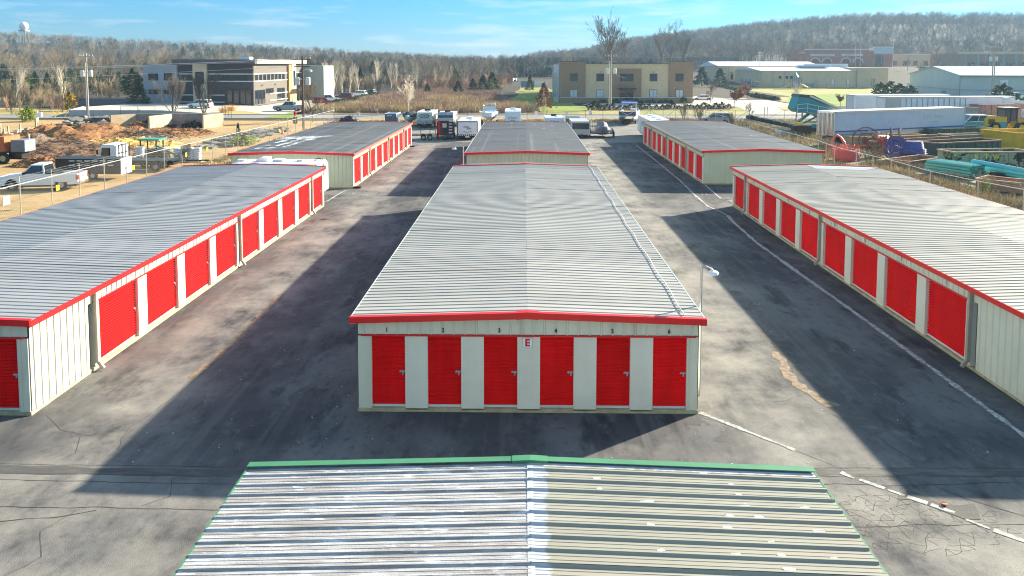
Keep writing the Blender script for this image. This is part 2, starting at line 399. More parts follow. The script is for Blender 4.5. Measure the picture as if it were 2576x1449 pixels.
def storage(label, loc, roofL, roofR, wallm, pilm, gtrim, etrimL, etrimR, front=None, right=None, left=None, headtrim=None, ribs3=False, rib_seed=0, length=BL):
    rr = random.Random(rib_seed)
    root = thing('storage_building', label, 'storage building', loc)
    headtrim = headtrim or M['redtrim']; L = length
    MB().box(-0.03, BW + 0.03, -0.05, L + 0.05, -0.05, Z0).build('slab', M['slab'], root)
    # inner core closes the building behind doors and panels
    core = MB(); core.box(0.14, BW - 0.14, 0.14, L - 0.14, Z0, ZW + 0.1)
    core.build('inner_wall', M['deck'], root)
    # gable walls
    for end in ('S', 'N'):
        npan = 10; pw = BW / npan
        for i in range(npan):
            z0 = Z0; x0 = i * pw
            if end == 'S' and front: z0 = ZH + 0.05
            mb = wallpanel(pw, z0, lambda x: rz_(x0 + x if end == 'S' else BW - x0 - x) - 0.05)
            if end == 'S': mb.build('wall_panel', wallm, root, (x0, -0.03, 0))
            else: mb.build('wall_panel', wallm, root, (BW - x0, L + 0.03, 0), pi)
    if front:
        for i in range(6):
            add_door(root, (0.365 + i * 1.516, 0.075, 0), 0, 0.905)
            if i < 5:
                pm = shared(('pilF', pilm.name), lambda: MB().box(0, 0.611, 0, 0.13, Z0 - 0.04, ZH).mesh('pilaster', pilm))
                ob('pilaster', pm, root, (0.365 + i * 1.516 + 0.905, -0.05, 0))
            tx = text(str(i + 1), 0.16, (0.365 + i * 1.516 + 0.42, -0.066, 2.27), FRONT, M['ink'], root, 'unit_number', ext=0.004, bold=0.006, sx=0.85)
        for a, b in ((0.0, 0.365), (0.365 + 5 * 1.516 + 0.905, BW)):
            cp = MB().box(a, b, -0.04, 0.10, Z0 - 0.02, ZH); mid = b - 0.09 if a == 0 else a + 0.09
            cp.box(mid - .02, mid + .02, -0.065, -0.04, Z0, ZH); cp.build('corner_panel', wallm, root)
        MB().box(0.08, BW - 0.06, -0.085, -0.02, ZH + 0.005, ZH + 0.045).build('header_trim', headtrim, root)
    for side, spec, et in (('R', right, etrimR), ('L', left, etrimL)):
        if spec: side_run(root, side, spec['doors'], spec['blanks'], spec['spouts'], wallm, et, pilm, headtrim, spec.get('plates', False))
        else:
            pw = BL / 33; fl = shared(('full', wallm.name), lambda: wallpanel(pw, Z0, lambda x: ZW + 0.12).mesh('wall_panel', wallm))
            for i in range(33):
                y = i * pw
                ob('wall_panel', fl, root, ((BW + 0.03, y, 0) if side == 'R' else (-0.03, y + pw, 0)), pi / 2 if side == 'R' else -pi / 2)
    # roof
    n = 34; pw = (L + 0.30) / n; y0 = -0.15; run = BW / 2 + 0.17; rise = 0.15
    rh = 0.010 if rm_dark(roofL) else 0.026 if ribs3 else 0.019
    for sgn, rm in ((-1, roofL), (1, roofR)):
        def mk():
            mb = MB(); prof = []
            for k in range(3):
                yb = pw / 3 * k
                prof += [(yb, 0.034), (yb + 0.034, 0.034), (yb + 0.060, 0.0)] if ribs3 and sgn > 0 else [(yb, rh), (yb + 0.022, rh), (yb + 0.055, 0.0)]
                if ribs3:
                    for q in (0.115, 0.205): prof += [(yb + q - .016, 0.0), (yb + q - .006, 0.006), (yb + q + .006, 0.006), (yb + q + .016, 0.0)]
                prof += [(yb + pw / 3 - 0.03, 0.0)]
            prof.append((pw, 0.034 if ribs3 and sgn > 0 else rh)); m_ = len(prof)
            xs = [0.0, run]
            vs = [(sgn * (run - (run if q else 0)) if False else sgn * (run * (1 - q)), y, (-rise * (1 - q)) + z) for q in (0, 1) for (y, z) in prof]
            fs = [(i, i + 1, m_ + i + 1, m_ + i) for i in range(m_ - 1)]
            if sgn < 0: fs = [f[::-1] for f in fs]
            mb.add(vs, fs); return mb.mesh('roof_panel', rm)
        pm = shared(('roof', sgn, rm.name, ribs3, L), mk)
        for i in range(n):
            o = ob('roof_panel', pm, root, (BW / 2, y0 + i * pw, 2.62 + rise + rr.uniform(-.004, .004)))
            o.rotation_euler = (rr.uniform(-.004, .004), rr.uniform(-.0012, .0012), 0)
    dk = MB(); dk.prism([(-0.16, 2.60), (BW / 2, 2.75), (BW + 0.16, 2.60), (BW + 0.16, 2.52), (BW / 2, 2.62), (-0.16, 2.52)], -0.13, L + 0.13)
    dk.build('hidden_deck', M['deck'], root)  # unseen slab added under the roof panels to block light
    if ribs3: rc = MB(); c_ = BW / 2; k_ = .05 * rise / run; rc.add([(c_ - .05, -.13, 2.777 - k_), (c_, -.13, 2.777), (c_ + .05, -.13, 2.777 - k_), (c_ - .05, L + .13, 2.777 - k_), (c_, L + .13, 2.777), (c_ + .05, L + .13, 2.777 - k_)], [(0, 1, 4, 3), (1, 2, 5, 4)]); rc.build('ridge_cap', roofR, root)
    # trims
    for yy, s in ((-0.17, -1), (L + 0.17, 1)):
        for sg in (-1, 1):
            xe = -0.19 if sg < 0 else BW + 0.19; xr = BW / 2 - 0.285 if sg < 0 else BW / 2 + 0.285
            za = rz_(xe); zb = rz_(xr)
            t = MB(); y_a, y_b = (yy - 0.05, yy) if s < 0 else (yy, yy + 0.05)
            poly = [(xe, za - 0.13), (xr, zb - 0.13), (xr, zb + 0.045), (xe, za + 0.045)]
            t.prism(poly, y_a, y_b)
            y_c, y_d = (yy, yy + 0.10) if s < 0 else (yy - 0.10, yy)
            t.prism([(xe, za + 0.037), (xr, zb + 0.037), (xr, zb + 0.0449), (xe, za + 0.0449)], y_c, y_d)
            t.build('gable_trim', gtrim, root)
        pk = MB(); zc = rz_(BW / 2); zq = rz_(BW / 2 - .3)
        y_a, y_b = (yy - 0.058, yy + 0.12) if s < 0 else (yy - 0.12, yy + 0.058)
        pk.prism([(BW / 2 - .3, zq - .14), (BW / 2, zc - .13), (BW / 2 + .3, zq - .14), (BW / 2 + .3, zq + .053), (BW / 2, zc + .06), (BW / 2 - .3, zq + .053)], y_a, y_b)
        pk.build('peak_cap', gtrim, root)
    for sg, et in ((-1, etrimL), (1, etrimR)):
        xe = -0.17 if sg < 0 else BW + 0.17; t = MB()
        t.prism([(xe - .03 if sg < 0 else xe, 2.46), (xe if sg < 0 else xe + .03, 2.46), (xe if sg < 0 else xe + .03, 2.625), (xe - .03 if sg < 0 else xe, 2.625)], -0.165, L + 0.165)
        a, b = (xe, -0.03) if sg < 0 else (BW + 0.03, xe)
        t.box(a, b, -0.16, L + 0.16, 2.462, 2.475)
        t.build('eave_trim', et, root)
    return root

dA = [3.048 * (1 + i) + 0.30 for i in range(9)]
dFull = [3.048 * i + 0.30 for i in range(10)]
M['roofG_coat'] = layers(mat('brushed_white_coating', (0.42, 0.415, 0.41), 0.85, 0.0, var=0.08, scale=1.2, rnd=0.04, spec=0.15, bump=0.15, bscale=30), [
    (2.4, (0.3, 3.5, 1), 0.46, 0.60, (0.23, 0.20, 0.18), 0.65), (7, (0.25, 3.2, 1), 0.5, 0.58, (0.15, 0.13, 0.12), 0.4), (9, (0.12, 3.5, 1), 0.55, 0.66, (0.17, 0.15, 0.14), 0.4), (5, (0.5, 1.5, 1), 0.58, 0.66, (0.62, 0.64, 0.67), 0.9)])
M['roofG_patch'] = mat('white_sealant', (.52, .55, .60), .6, var=.1, scale=8)
M['roofG'] = layers(mat('beige_roof_metal', (0.30, 0.285, 0.225), 0.4, 0.0, var=0.05, scale=0.8, rnd=0.04), [
    (1.2, (0.3, 2.5, 1), 0.52, 0.75, (0.34, 0.27, 0.2), 0.5), (6, (0.1, 2, 1), 0.55, 0.7, (0.2, 0.195, 0.17), 0.4)])

def sealed(m, white):
    "white sealant brushed over the ridge and along the far gable edge"
    t = m.node_tree; L = t.links; b = t.nodes['Principled BSDF']; N = t.nodes.new
    g = N('ShaderNodeNewGeometry'); sp = N('ShaderNodeSeparateXYZ'); L.new(g.outputs['Position'], sp.inputs[0])
    nz = N('ShaderNodeTexNoise'); nz.inputs['Scale'].default_value = 6; nz.inputs['Detail'].default_value = 3; L.new(g.outputs['Position'], nz.inputs['Vector'])
    def mr(v, lo, hi):
        a = N('ShaderNodeMath'); a.operation = 'MULTIPLY_ADD'; L.new(nz.outputs['Fac'], a.inputs[0]); a.inputs[1].default_value = .35; L.new(v, a.inputs[2])
        n = N('ShaderNodeMapRange'); L.new(a.outputs[0], n.inputs['Value']); n.inputs['From Min'].default_value = lo; n.inputs['From Max'].default_value = hi; return n.outputs[0]
    mx_ = N('ShaderNodeMath'); mx_.operation = 'MAXIMUM'; L.new(mr(sp.outputs['X'], .56, .50), mx_.inputs[0]); L.new(mr(sp.outputs['Y'], 12.62, 12.66), mx_.inputs[1])
    mx = N('ShaderNodeMix'); mx.data_type = 'RGBA'; L.new(mx_.outputs[0], mx.inputs['Factor']); L.new(b.inputs['Base Color'].links[0].from_socket, mx.inputs['A']); mx.inputs['B'].default_value = (*white, 1)
    L.new(mx.outputs['Result'], b.inputs['Base Color'])
sealed(M['roofG'], (.42, .43, .45))
bE = storage('central storage building with sign E and six narrow red doors facing the camera', (-4.455, 20.46, 0), M['roofE'], M['roofE'], M['wall'], M['pilaster'], M['redtrim'], M['palegreen'], M['palegreen'], front=True, rib_seed=1)
bD = storage('storage building on the left with sunlit red doors and blue grey roof', (-13.19 - BW, 20.05, 0), M['roofD'], M['roofD'], M['wall'], M['wall'], M['redtrim'], M['redtrim'], M['redtrim'], front=True,
   right=dict(doors=dA, blanks=[(0, 3.1)], spouts=[3.05, 15.24, 27.43]), rib_seed=2)
bF = storage('storage building on the right with cream roof and shaded red doors', (13.87, 20.61, 0), M['roofF'], M['roofF'], M['wall'], M['pilaster'], M['redtrim'], M['redtrim'], M['redtrim'],
   left=dict(doors=dA, blanks=[(0, 3.1)], spouts=[3.05, 15.24, 27.43], plates=True), rib_seed=3)
bC = storage('rear left storage building with white patches on its dark roof', (-12.85 - BW, 57.85, 0), M['roofC'], M['roofC'], M['wallgreen'], M['wall'], M['redtrim'], M['redfade'], M['redfade'],
   right=dict(doors=dFull, blanks=[], spouts=[6.1, 15.24, 24.4]), rib_seed=4)
bB = storage('rear middle storage building with plain sage gable behind the central one', (-4.3, 58.6, 0), M['roofC'], M['roofC'], M['wallgreen'], M['wall'], M['redtrim'], M['offwhite'], M['offwhite'], rib_seed=5)
bA = storage('rear right storage building with shaded red doors and brown eave', (14.05, 60.4, 0), M['roofC'], M['roofC'], M['wallgreen'], M['pilaster'], M['redtrim'], M['tauptrim'], M['tauptrim'],
   left=dict(doors=dFull, blanks=[], spouts=[6.1, 15.24, 24.4]), rib_seed=6, headtrim=M['tauptrim'])
bG = storage('nearest storage building with green trim and half coated half beige roof', (-4.455, -18.0, 0), M['roofG_coat'], M['roofG'], M['wall'], M['wall'], M['greentrim'], M['greentrim'], M['greentrim'], rib_seed=7, ribs3=True)
# ---------------------------------------------------------------- ground
def smooth(a, b, x):
    t = max(0.0, min(1.0, (x - a) / (b - a))); return t * t * (3 - 2 * t)
def terrain(x, y):
    h = 7.0 * smooth(285, 430, y) * smooth(55, 130, x)
    h += 42 * smooth(430, 800, y - 0.12 * x) * smooth(20, 520, x + 0.12 * y)          # hill on the right
    h += min(34, max(0.0, -x) * 0.05) * smooth(400, 820, y)                            # hill on the left
    h += 3.0 * smooth(330, 700, y)
    h += 1.3 * smooth(185, 235, y) * smooth(-14, 2, x) * smooth(60, 35, x)
    if y > 430: h += 3 * noise.noise(Vector((x / 160, y / 160, 0.3))) * smooth(430, 650, y)
    return h
def tmesh(xs, ys, dz=0.0):
    mb = MB(); nx = len(xs)
    mb.add([(x, y, terrain(x, y) + dz) for y in ys for x in xs], [(j * nx + i, j * nx + i + 1, (j + 1) * nx + i + 1, (j + 1) * nx + i) for j in range(len(ys) - 1) for i in range(nx - 1)])
    return mb
def draped(name, poly, m, dz=0.01, step=6.0, kind='structure'):
    "a sheet that follows the terrain: the polygon is cut into a grid"
    import bmesh
    bm = bmesh.new(); f = bm.faces.new([bm.verts.new((p[0], p[1], 0)) for p in poly])
    for ax in (0, 1):
        lo = min(p[ax] for p in poly); hi = max(p[ax] for p in poly); c = lo + step
        while c < hi:
            co = [0, 0, 0]; no = [0, 0, 0]; co[ax] = c; no[ax] = 1
            bmesh.ops.bisect_plane(bm, geom=bm.verts[:] + bm.edges[:] + bm.faces[:], plane_co=co, plane_no=no); c += step
    bmesh.ops.recalc_face_normals(bm, faces=bm.faces[:])
    if sum(f.normal.z for f in bm.faces) < 0: bmesh.ops.reverse_faces(bm, faces=bm.faces[:])
    for v in bm.verts: v.co.z = terrain(v.co.x, v.co.y) + dz
    me = bpy.data.meshes.new(name); bm.to_mesh(me); bm.free(); me.materials.append(m)
    o = ob(name, me); o['kind'] = kind; return o

def gmat(name, c1, c2, c3, rough=0.95, bump=0.35, s=1.0, k=0.8):
    return layers(mat(name, c1, rough, var=0.18, scale=1.5 * s, bump=bump, bscale=9, spec=0.15), [
        (0.12 * s, (1, 1, 1), 0.44, 0.58, c2, k), (0.9 * s, (1, 1, 1), 0.52, 0.7, c3, 0.6), (9 * s, (1, 1, 1), 0.55, 0.7, tuple(x * 0.45 for x in c1), 0.5)])
M['earth'] = gmat('leaf_litter', (0.065, 0.053, 0.04), (0.05, 0.046, 0.028), (0.095, 0.075, 0.052))
M['dirt'] = gmat('yard_dirt', (0.35, 0.235, 0.105), (0.44, 0.30, 0.14), (0.28, 0.19, 0.10))
M['scrub'] = gmat('dry_scrub_ground', (0.24, 0.20, 0.13), (0.17, 0.16, 0.08), (0.34, 0.28, 0.19))
M['gravel'] = gmat('gravel', (0.21, 0.20, 0.18), (0.15, 0.145, 0.13), (0.30, 0.28, 0.25), s=2.0)
M['lawn'] = gmat('winter_lawn', (0.33, 0.28, 0.10), (0.17, 0.21, 0.05), (0.42, 0.34, 0.17), s=0.8, k=0.75)
M['greenlawn'] = gmat('green_lawn', (0.16, 0.225, 0.045), (0.22, 0.27, 0.05), (0.30, 0.30, 0.09), s=0.7)
M['tanlawn'] = gmat('tan_grass', (0.42, 0.31, 0.12), (0.34, 0.29, 0.10), (0.5, 0.38, 0.2), s=0.9)
M['field'] = gmat('dead_field', (0.24, 0.15, 0.10), (0.32, 0.22, 0.12), (0.18, 0.11, 0.085))
M['road'] = gmat('road_asphalt', (0.24, 0.23, 0.21), (0.28, 0.27, 0.25), (0.20, 0.19, 0.18), bump=0.1, s=2)
M['concrete'] = gmat('pale_concrete', (0.46, 0.43, 0.36), (0.50, 0.46, 0.38), (0.42, 0.39, 0.33), bump=0.1, s=1.5, rough=0.85)
M['mulchbed'] = gmat('mulch_bed', (0.10, 0.065, 0.045), (0.13, 0.09, 0.06), (0.07, 0.045, 0.035), s=3)
M['kerb'] = mat('kerb_concrete', (0.5, 0.48, 0.42), 0.85, var=0.1, scale=1)

xs = [-6000, -2500] + [-1400 + 40 * i for i in range(71)] + [2500, 6000]
ys = [-400, -60, 0, 60, 120, 180] + [200 + 20 * i for i in range(46)] + [1300, 2500, 9000]
gd = tmesh(xs, ys, -0.06)
struct('ground', gd.mesh('ground', M['earth'], True), None)
def sheet(name, poly, m, z=0.0, kind='structure'):
    return struct(name, MB().sheet(poly, z), m)
def px(*pp): return [(v.x, v.y) for v in (G(a, b) for a, b in pp)]
sheet('left_yard_ground', [(-140, 20), (-31, 20), (-29.2, 126), (-140, 128)], M['dirt'], -0.025)
sheet('fence_strip_ground', [(-31.6, 0), (-22, 0), (-22, 127), (-29.8, 127)], M['scrub'], -0.018)
sheet('right_yard_ground', [(22.5, 0), (150, 0), (150, 131), (28, 131)], M['scrub'], -0.022)
sheet('gravel_lot', [(-29.6, 88), (28.5, 88), (28, 128), (-29.6, 122)], M['gravel'], -0.008)
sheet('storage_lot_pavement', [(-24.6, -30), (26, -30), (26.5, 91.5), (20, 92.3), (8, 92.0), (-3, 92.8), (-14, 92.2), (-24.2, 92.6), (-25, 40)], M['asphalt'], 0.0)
sheet('road', [(-420, 131.5), (-60, 131.5), (40, 133), (420, 133), (420, 141.5), (40, 141.5), (-60, 140), (-420, 140)], M['road'], -0.01)
sheet('far_verge', [(-420, 140.4), (-60, 140.4), (40, 141.9), (150, 141.9), (150, 160), (-420, 160)], M['tanlawn'], -0.02)
for y0, y1 in ((140.0, 141.5),):
    k = MB(); k.bar((-60, 140.25, .03), (40, 141.75, .03), 0.3, 0.16); k.bar((40, 141.75, .03), (69, 141.75, .03), 0.3, 0.16); k.bar((95, 141.75, .03), (300, 141.75, .03), 0.3, 0.16)
    struct('kerb', k, M['kerb'])
sheet('near_verge', [(-29.6, 121), (28, 127), (28, 133), (-29.6, 131.6)], M['tanlawn'], -0.004)
# office on the left: parking, drive, island
sheet('office_parking', [(-83, 143), (-60, 143), (-58, 152), (-54, 150), (-47, 141), (-36, 141), (-44, 160), (-44, 222), (-55, 222), (-58, 168), (-83, 171), (-86, 170)], M['concrete'], 0.0)
sheet('grass_island', px((665, 296), (735, 283), (748, 288), (756, 298)), M['greenlawn'], 0.02)
sheet('field_ground', [(-44, 142), (8, 143), (3, 165), (-4, 200), (-6, 290), (-36, 270), (-40, 215), (-41, 160)], M['field'], 0.0)
# lawns and drives round the tan office
draped('office_lawn', [(4, 143), (60, 143), (60, 172), (12, 172), (10, 205), (6, 290), (-6, 290), (-4, 200), (2, 165)], M['lawn'], 0.02)
draped('shaded_lawn', [(-1, 160), (9, 150), (15, 158), (9.5, 175), (6, 215), (-3, 205)], M['greenlawn'], 0.04)
draped('office_drive', px((1464, 263), (1500, 258.5), (1745, 258), (1745, 218), (1803, 218), (1836, 231), (1882, 247), (1904, 248), (1990, 262), (2040, 287.5), (1887, 287.5), (1872, 276), (1855, 268.5), (1833, 266), (1500, 270)), M['concrete'], 0.05)
draped('planting_bed', px((1462, 264.5), (1500, 270.3), (1833, 266.3), (1852, 271), (1833, 277.5), (1500, 277.5)), M['mulchbed'], 0.06)
draped('school_lawn', px((1806, 217), (1838, 229), (1884, 245), (1906, 246), (2040, 268), (2260, 268), (2330, 222), (1960, 212)), M['lawn'], 0.03)
draped('bright_lawn', px((1985, 243), (2070, 237), (2240, 237), (2330, 262), (2080, 264), (1990, 258)), M['greenlawn'], 0.06)
draped('right_lawn', px((2460, 272), (2600, 240), (2760, 240), (2760, 280), (2480, 284)), M['greenlawn'], 0.03)
sheet('drive_island', px((1955, 270), (2010, 267), (2025, 277), (2000, 281), (1975, 279)), M['tanlawn'], 0.09)

# trench patch, cracks, sediment, painted lines on the storage lot
def strip(name, pts, wd, m, z=0.004, jit=0.0, seed=0, label=None, kind='structure', sub=0.25):
    rr = random.Random(seed); P2 = []
    for a, b in zip(pts[:-1], pts[1:]):
        a = Vector(a); b = Vector(b); n = max(1, int((b - a).length / sub))
        P2 += [a.lerp(b, i / n) for i in range(n)]
    P2.append(Vector(pts[-1])); mb = MB(); L_ = []; k = 0.0
    for i, p in enumerate(P2):
        d = (P2[min(i + 1, len(P2) - 1)] - P2[max(i - 1, 0)]).normalized(); nrm = Vector((-d.y, d.x))
        k = 0.6 * k + rr.uniform(-jit, jit); w_ = wd * (1 if jit == 0 else rr.uniform(0.5, 1.4)) / 2
        c = p + nrm * k; L_.append((c + nrm * w_, c - nrm * w_))
    vs = [(q.x, q.y, z) for ab in L_ for q in ab]
    mb.add(vs, [(2 * i + 1, 2 * i + 3, 2 * i + 2, 2 * i) for i in range(len(L_) - 1)])
    o = struct(name, mb, m)
    if label: o['label'] = label
    return o
strip('trench_patch', [(-24, 17.45), (-9, 17.2), (-4.7, 17.25), (9.2, 17.5), (25, 17.6)], 0.34, M['patch'], 0.0022, 0.012, 1, sub=0.5)
for i, (p, wd, j) in enumerate([
    ([(-24, 17.66), (-5, 17.42), (9, 17.68), (25, 17.78)], .028, .012), ([(-24, 17.25), (-5, 17.02), (9, 17.32), (25, 17.42)], .022, .012),
    ([(-16, 16.95), (-9.2, 16.75), (-4.8, 16.75)], .03, .02), ([(-14, 15.7), (-8.6, 15.75), (-5.2, 15.75)], .035, .03),
    ([(-9.9, 30), (-9.7, 24.2), (-9.9, 21), (-10.2, 19.3), (-9.9, 18.2)], .022, .05), ([(-12.8, 20), (-12, 19.2), (-11, 18.9), (-10.2, 19.2)], .022, .04),
    ([(-11.2, 18.9), (-10.8, 18), (-11.0, 17.7)], .022, .04), ([(-6.7, 19.5), (-6.1, 18.5), (-5.9, 17.9)], .02, .04), ([(-5.2, 19.2), (-4.9, 18.4), (-5.0, 17.9)], .02, .04),
    ([(8.8, 30), (8.3, 24.5), (8.2, 22), (8.5, 20.8), (8.9, 19.6), (9.3, 17.9)], .03, .05), ([(8.6, 21.4), (9.2, 21.1), (9.9, 21.3)], .022, .04),
    ([(8.2, 21.8), (7.4, 21.3), (7.0, 21.2)], .02, .04), ([(10.6, 18.9), (10.8, 18.3), (11.2, 17.9)], .035, .05), ([(4.9, 20.1), (6.3, 18.9), (7.3, 17.7)], .022, .03),
    ([(5.2, 17.0), (8.4, 16.9), (11.5, 17.1), (14, 17.0)], .03, .03), ([(6.0, 15.3), (8.0, 15.4), (10.6, 15.5), (13, 15.6)], .025, .04),
    ([(-6.5, 40), (-5.9, 42.5), (-5.6, 45)], .04, .06), ([(-10.2, 46), (-9.4, 50), (-8.8, 53)], .04, .06), ([(10.4, 40), (10.8, 44), (10.2, 47)], .04, .06),
    ([(-8.0, 16.9), (-7.7, 16.2), (-8.1, 15.8)], .02, .04), ([(9.1, 17.1), (9.7, 16.4), (10.2, 15.9), (11.0, 15.5)], .03, .05), ([(11.6, 17.3), (12.6, 17.0), (12.9, 16.7)], .02, .03),
    ([(-20, 14.6), (-15, 15.1), (-11.5, 15.0), (-9, 15.6)], .03, .05), ([(-12, 15.0), (-11, 13.8), (-10.4, 13.2)], .025, .05), ([(-9.4, 15.7), (-9.8, 14.9), (-9.2, 14.1), (-9.6, 13.4)], .02, .04)]):
    strip('pavement_crack', p, wd * .62, M['crack'], 0.003 + 0.0001 * i, j, 10 + i)
rr = random.Random(5)
net = MB()                                                        # crazed patch beside the nearest roof
hx = {}
for j in range(-8, 9):
    for i in range(-11, 12):
        x = 7.9 + (i + (j % 2) * .5) * .24; y = 15.55 + j * .19
        if ((x - 7.9) / 2.3) ** 2 + ((y - 15.55) / 1.25) ** 2 < 1 + rr.uniform(-.35, .1): hx[(i, j)] = (x + rr.gauss(0, .045), y + rr.gauss(0, .04))
for (i, j), p in hx.items():
    for di, dj in ((1, 0), (0 if j % 2 == 0 else 1, 1), (-1 if j % 2 == 0 else 0, 1)):
        q = hx.get((i + di, j + dj))
        if q is None or (i + j * 2 + di) % 3 == 0 or rr.random() < .15: continue
        d = Vector((q[0] - p[0], q[1] - p[1])); n2 = Vector((-d.y, d.x)).normalized() * rr.uniform(.002, .0055); z = 0.0014 + rr.random() * 0.0006
        c = Vector(((p[0] + q[0]) / 2, (p[1] + q[1]) / 2)) + n2 * rr.uniform(-5, 5)
        for u, v in ((Vector(p), c), (c, Vector(q))): net.add([(u.x - n2.x, u.y - n2.y, z), (v.x - n2.x, v.y - n2.y, z), (v.x + n2.x, v.y + n2.y, z), (u.x + n2.x, u.y + n2.y, z)], [(0, 1, 2, 3)])
struct('crazed_cracking', net, M['crack'])
strip('sediment_line', [(-9.85, 31), (-9.75, 26), (-9.9, 22.5)], 0.22, M['rust'], 0.0062, 0.05, 41)
strip('sediment_line', [(8.25, 25), (8.05, 22.3), (8.5, 20.9)], 0.38, M['rust'], 0.0062, 0.08, 42)
strip('stain', [(8.6, 20.7), (9.0, 19.9), (9.2, 19.4)], 0.5, M['patch'], 0.0066, 0.08, 43)
strip('stain', [(8.3, 16.6), (9.0, 16.1), (9.6, 15.9)], 0.55, M['patch'], 0.007, 0.1, 44)
def line(pts, wd=0.11, seed=0): return strip('painted_line', pts, wd, M['linepaint'], 0.0074 + 0.0001 * seed, 0.006, seed, sub=0.35)
line([(4.78, 20.5), (6.65, 18.47)], 0.13, 1); line([(7.35, 17.45), (7.55, 17.2)], .12, 2)
for i, (a, b) in enumerate([((7.66, 17.15), (8.05, 16.78)), ((8.1, 16.73), (8.36, 16.5)), ((8.4, 16.46), (8.7, 16.2)), ((8.75, 16.16), (9.1, 15.86)), ((9.2, 15.62), (9.5, 15.3)), ((9.55, 15.27), (10.1, 14.75))]):
    line([a, b], 0.12, 3 + i)
line([(12.85, 12.5), (12.75, 19.2), (12.62, 27.6), (12.45, 34), (12.3, 40.6), (12.5, 46), (12.7, 48)], 0.19, 10)
line([(12.7, 48.2), (12.2, 51), (12.3, 55.5), (12.6, 62), (12.7, 68), (12.9, 78), (13.0, 89.4)], 0.13, 11)
line([(-13.2, 57.0), (-13.35, 54.5), (-13.4, 52.3)], .10, 12); line([(-13.4, 52.3), (-17.5, 52.35)], .1, 13)
line([(14.1, 60), (13.9, 56), (13.8, 54)], .12, 14); line([(13.85, 53.9), (17, 53.9)], .11, 15); line([(14, 53.2), (17, 53.2)], .11, 16); line([(14.2, 53.1), (14.3, 51.3)], .1, 17)
text('12', 0.55, (-12.4, 55.2, 0.022), (0, 0, 0.0), M['linepaint'], None, 'painted_number')['kind'] = 'structure'
text('11', 0.55, (13.0, 55.6, 0.022), (0, 0, 0.0), M['linepaint'], None, 'painted_number')['kind'] = 'structure'

# ---------------------------------------------------------------- haze
hz = MB().box(-900, 1150, -45, 1050, -1.2, 92)
hm = bpy.data.materials.new('haze'); hm.use_nodes = True; hm.node_tree.nodes.clear()
hv = hm.node_tree.nodes.new('ShaderNodeVolumePrincipled'); ho = hm.node_tree.nodes.new('ShaderNodeOutputMaterial')
hv.inputs['Color'].default_value = (0.50, 0.74, 1.0, 1); hv.inputs['Density'].default_value = 0.00016; hv.inputs['Anisotropy'].default_value = 0.25
hm.node_tree.links.new(hv.outputs[0], ho.inputs['Volume'])
tag(hz.build('haze', hm), 'thin pale haze over the far hills', kind='stuff')
# ---------------------------------------------------------------- vegetation
M['bark'] = mat('grey_bark', (0.14, 0.115, 0.085), 0.9, var=0.25, scale=2, rnd=0.25)
M['twig'] = mat('bare_twigs', (0.245, 0.19, 0.115), 0.9, var=0.2, scale=0.25, rnd=0.32)
M['twiggrey'] = mat('grey_twigs', (0.095, 0.08, 0.072), 0.9, var=0.2, scale=0.25, rnd=0.3)
M['palebark'] = mat('pale_bark', (0.68, 0.62, 0.50), 0.8, var=0.15, scale=1, rnd=0.15)
M['paletwig'] = mat('pale_twigs', (0.60, 0.52, 0.40), 0.85, var=0.15, scale=0.5, rnd=0.2)
M['pinktwig'] = mat('reddish_twigs', (0.33, 0.215, 0.155), 0.9, var=0.22, scale=0.3, rnd=0.28)
M['cedar'] = mat('cedar_foliage', (0.075, 0.12, 0.04), 0.85, var=0.35, scale=1.2, rnd=0.25)
M['bluecedar'] = mat('dark_conifer_foliage', (0.05, 0.085, 0.055), 0.85, var=0.35, scale=1.2, rnd=0.2)
M['brightcedar'] = mat('bright_juniper_foliage', (0.07, 0.16, 0.03), 0.85, var=0.35, scale=1.2, rnd=0.1)
M['oakleaf'] = mat('dead_oak_leaves', (0.27, 0.13, 0.075), 0.85, var=0.3, scale=2, rnd=0.1)
M['yellowleaf'] = mat('yellow_leaves', (0.66, 0.46, 0.02), 0.8, var=0.2, scale=2)
M['limeleaf'] = mat('lime_leaves', (0.36, 0.42, 0.03), 0.8, var=0.25, scale=2)
M['shrubgreen'] = mat('shrub_leaves', (0.05, 0.085, 0.035), 0.8, var=0.3, scale=3, rnd=0.2)
M['drygrass'] = mat('dry_grass_blades', (0.42, 0.32, 0.17), 0.9, var=0.25, scale=0.3, rnd=0.25)
M['orangegrass'] = mat('ornamental_grass', (0.62, 0.36, 0.06), 0.9, var=0.2, scale=2)
M['weed'] = mat('weeds', (0.20, 0.19, 0.07), 0.9, var=0.3, scale=0.5, rnd=0.3)

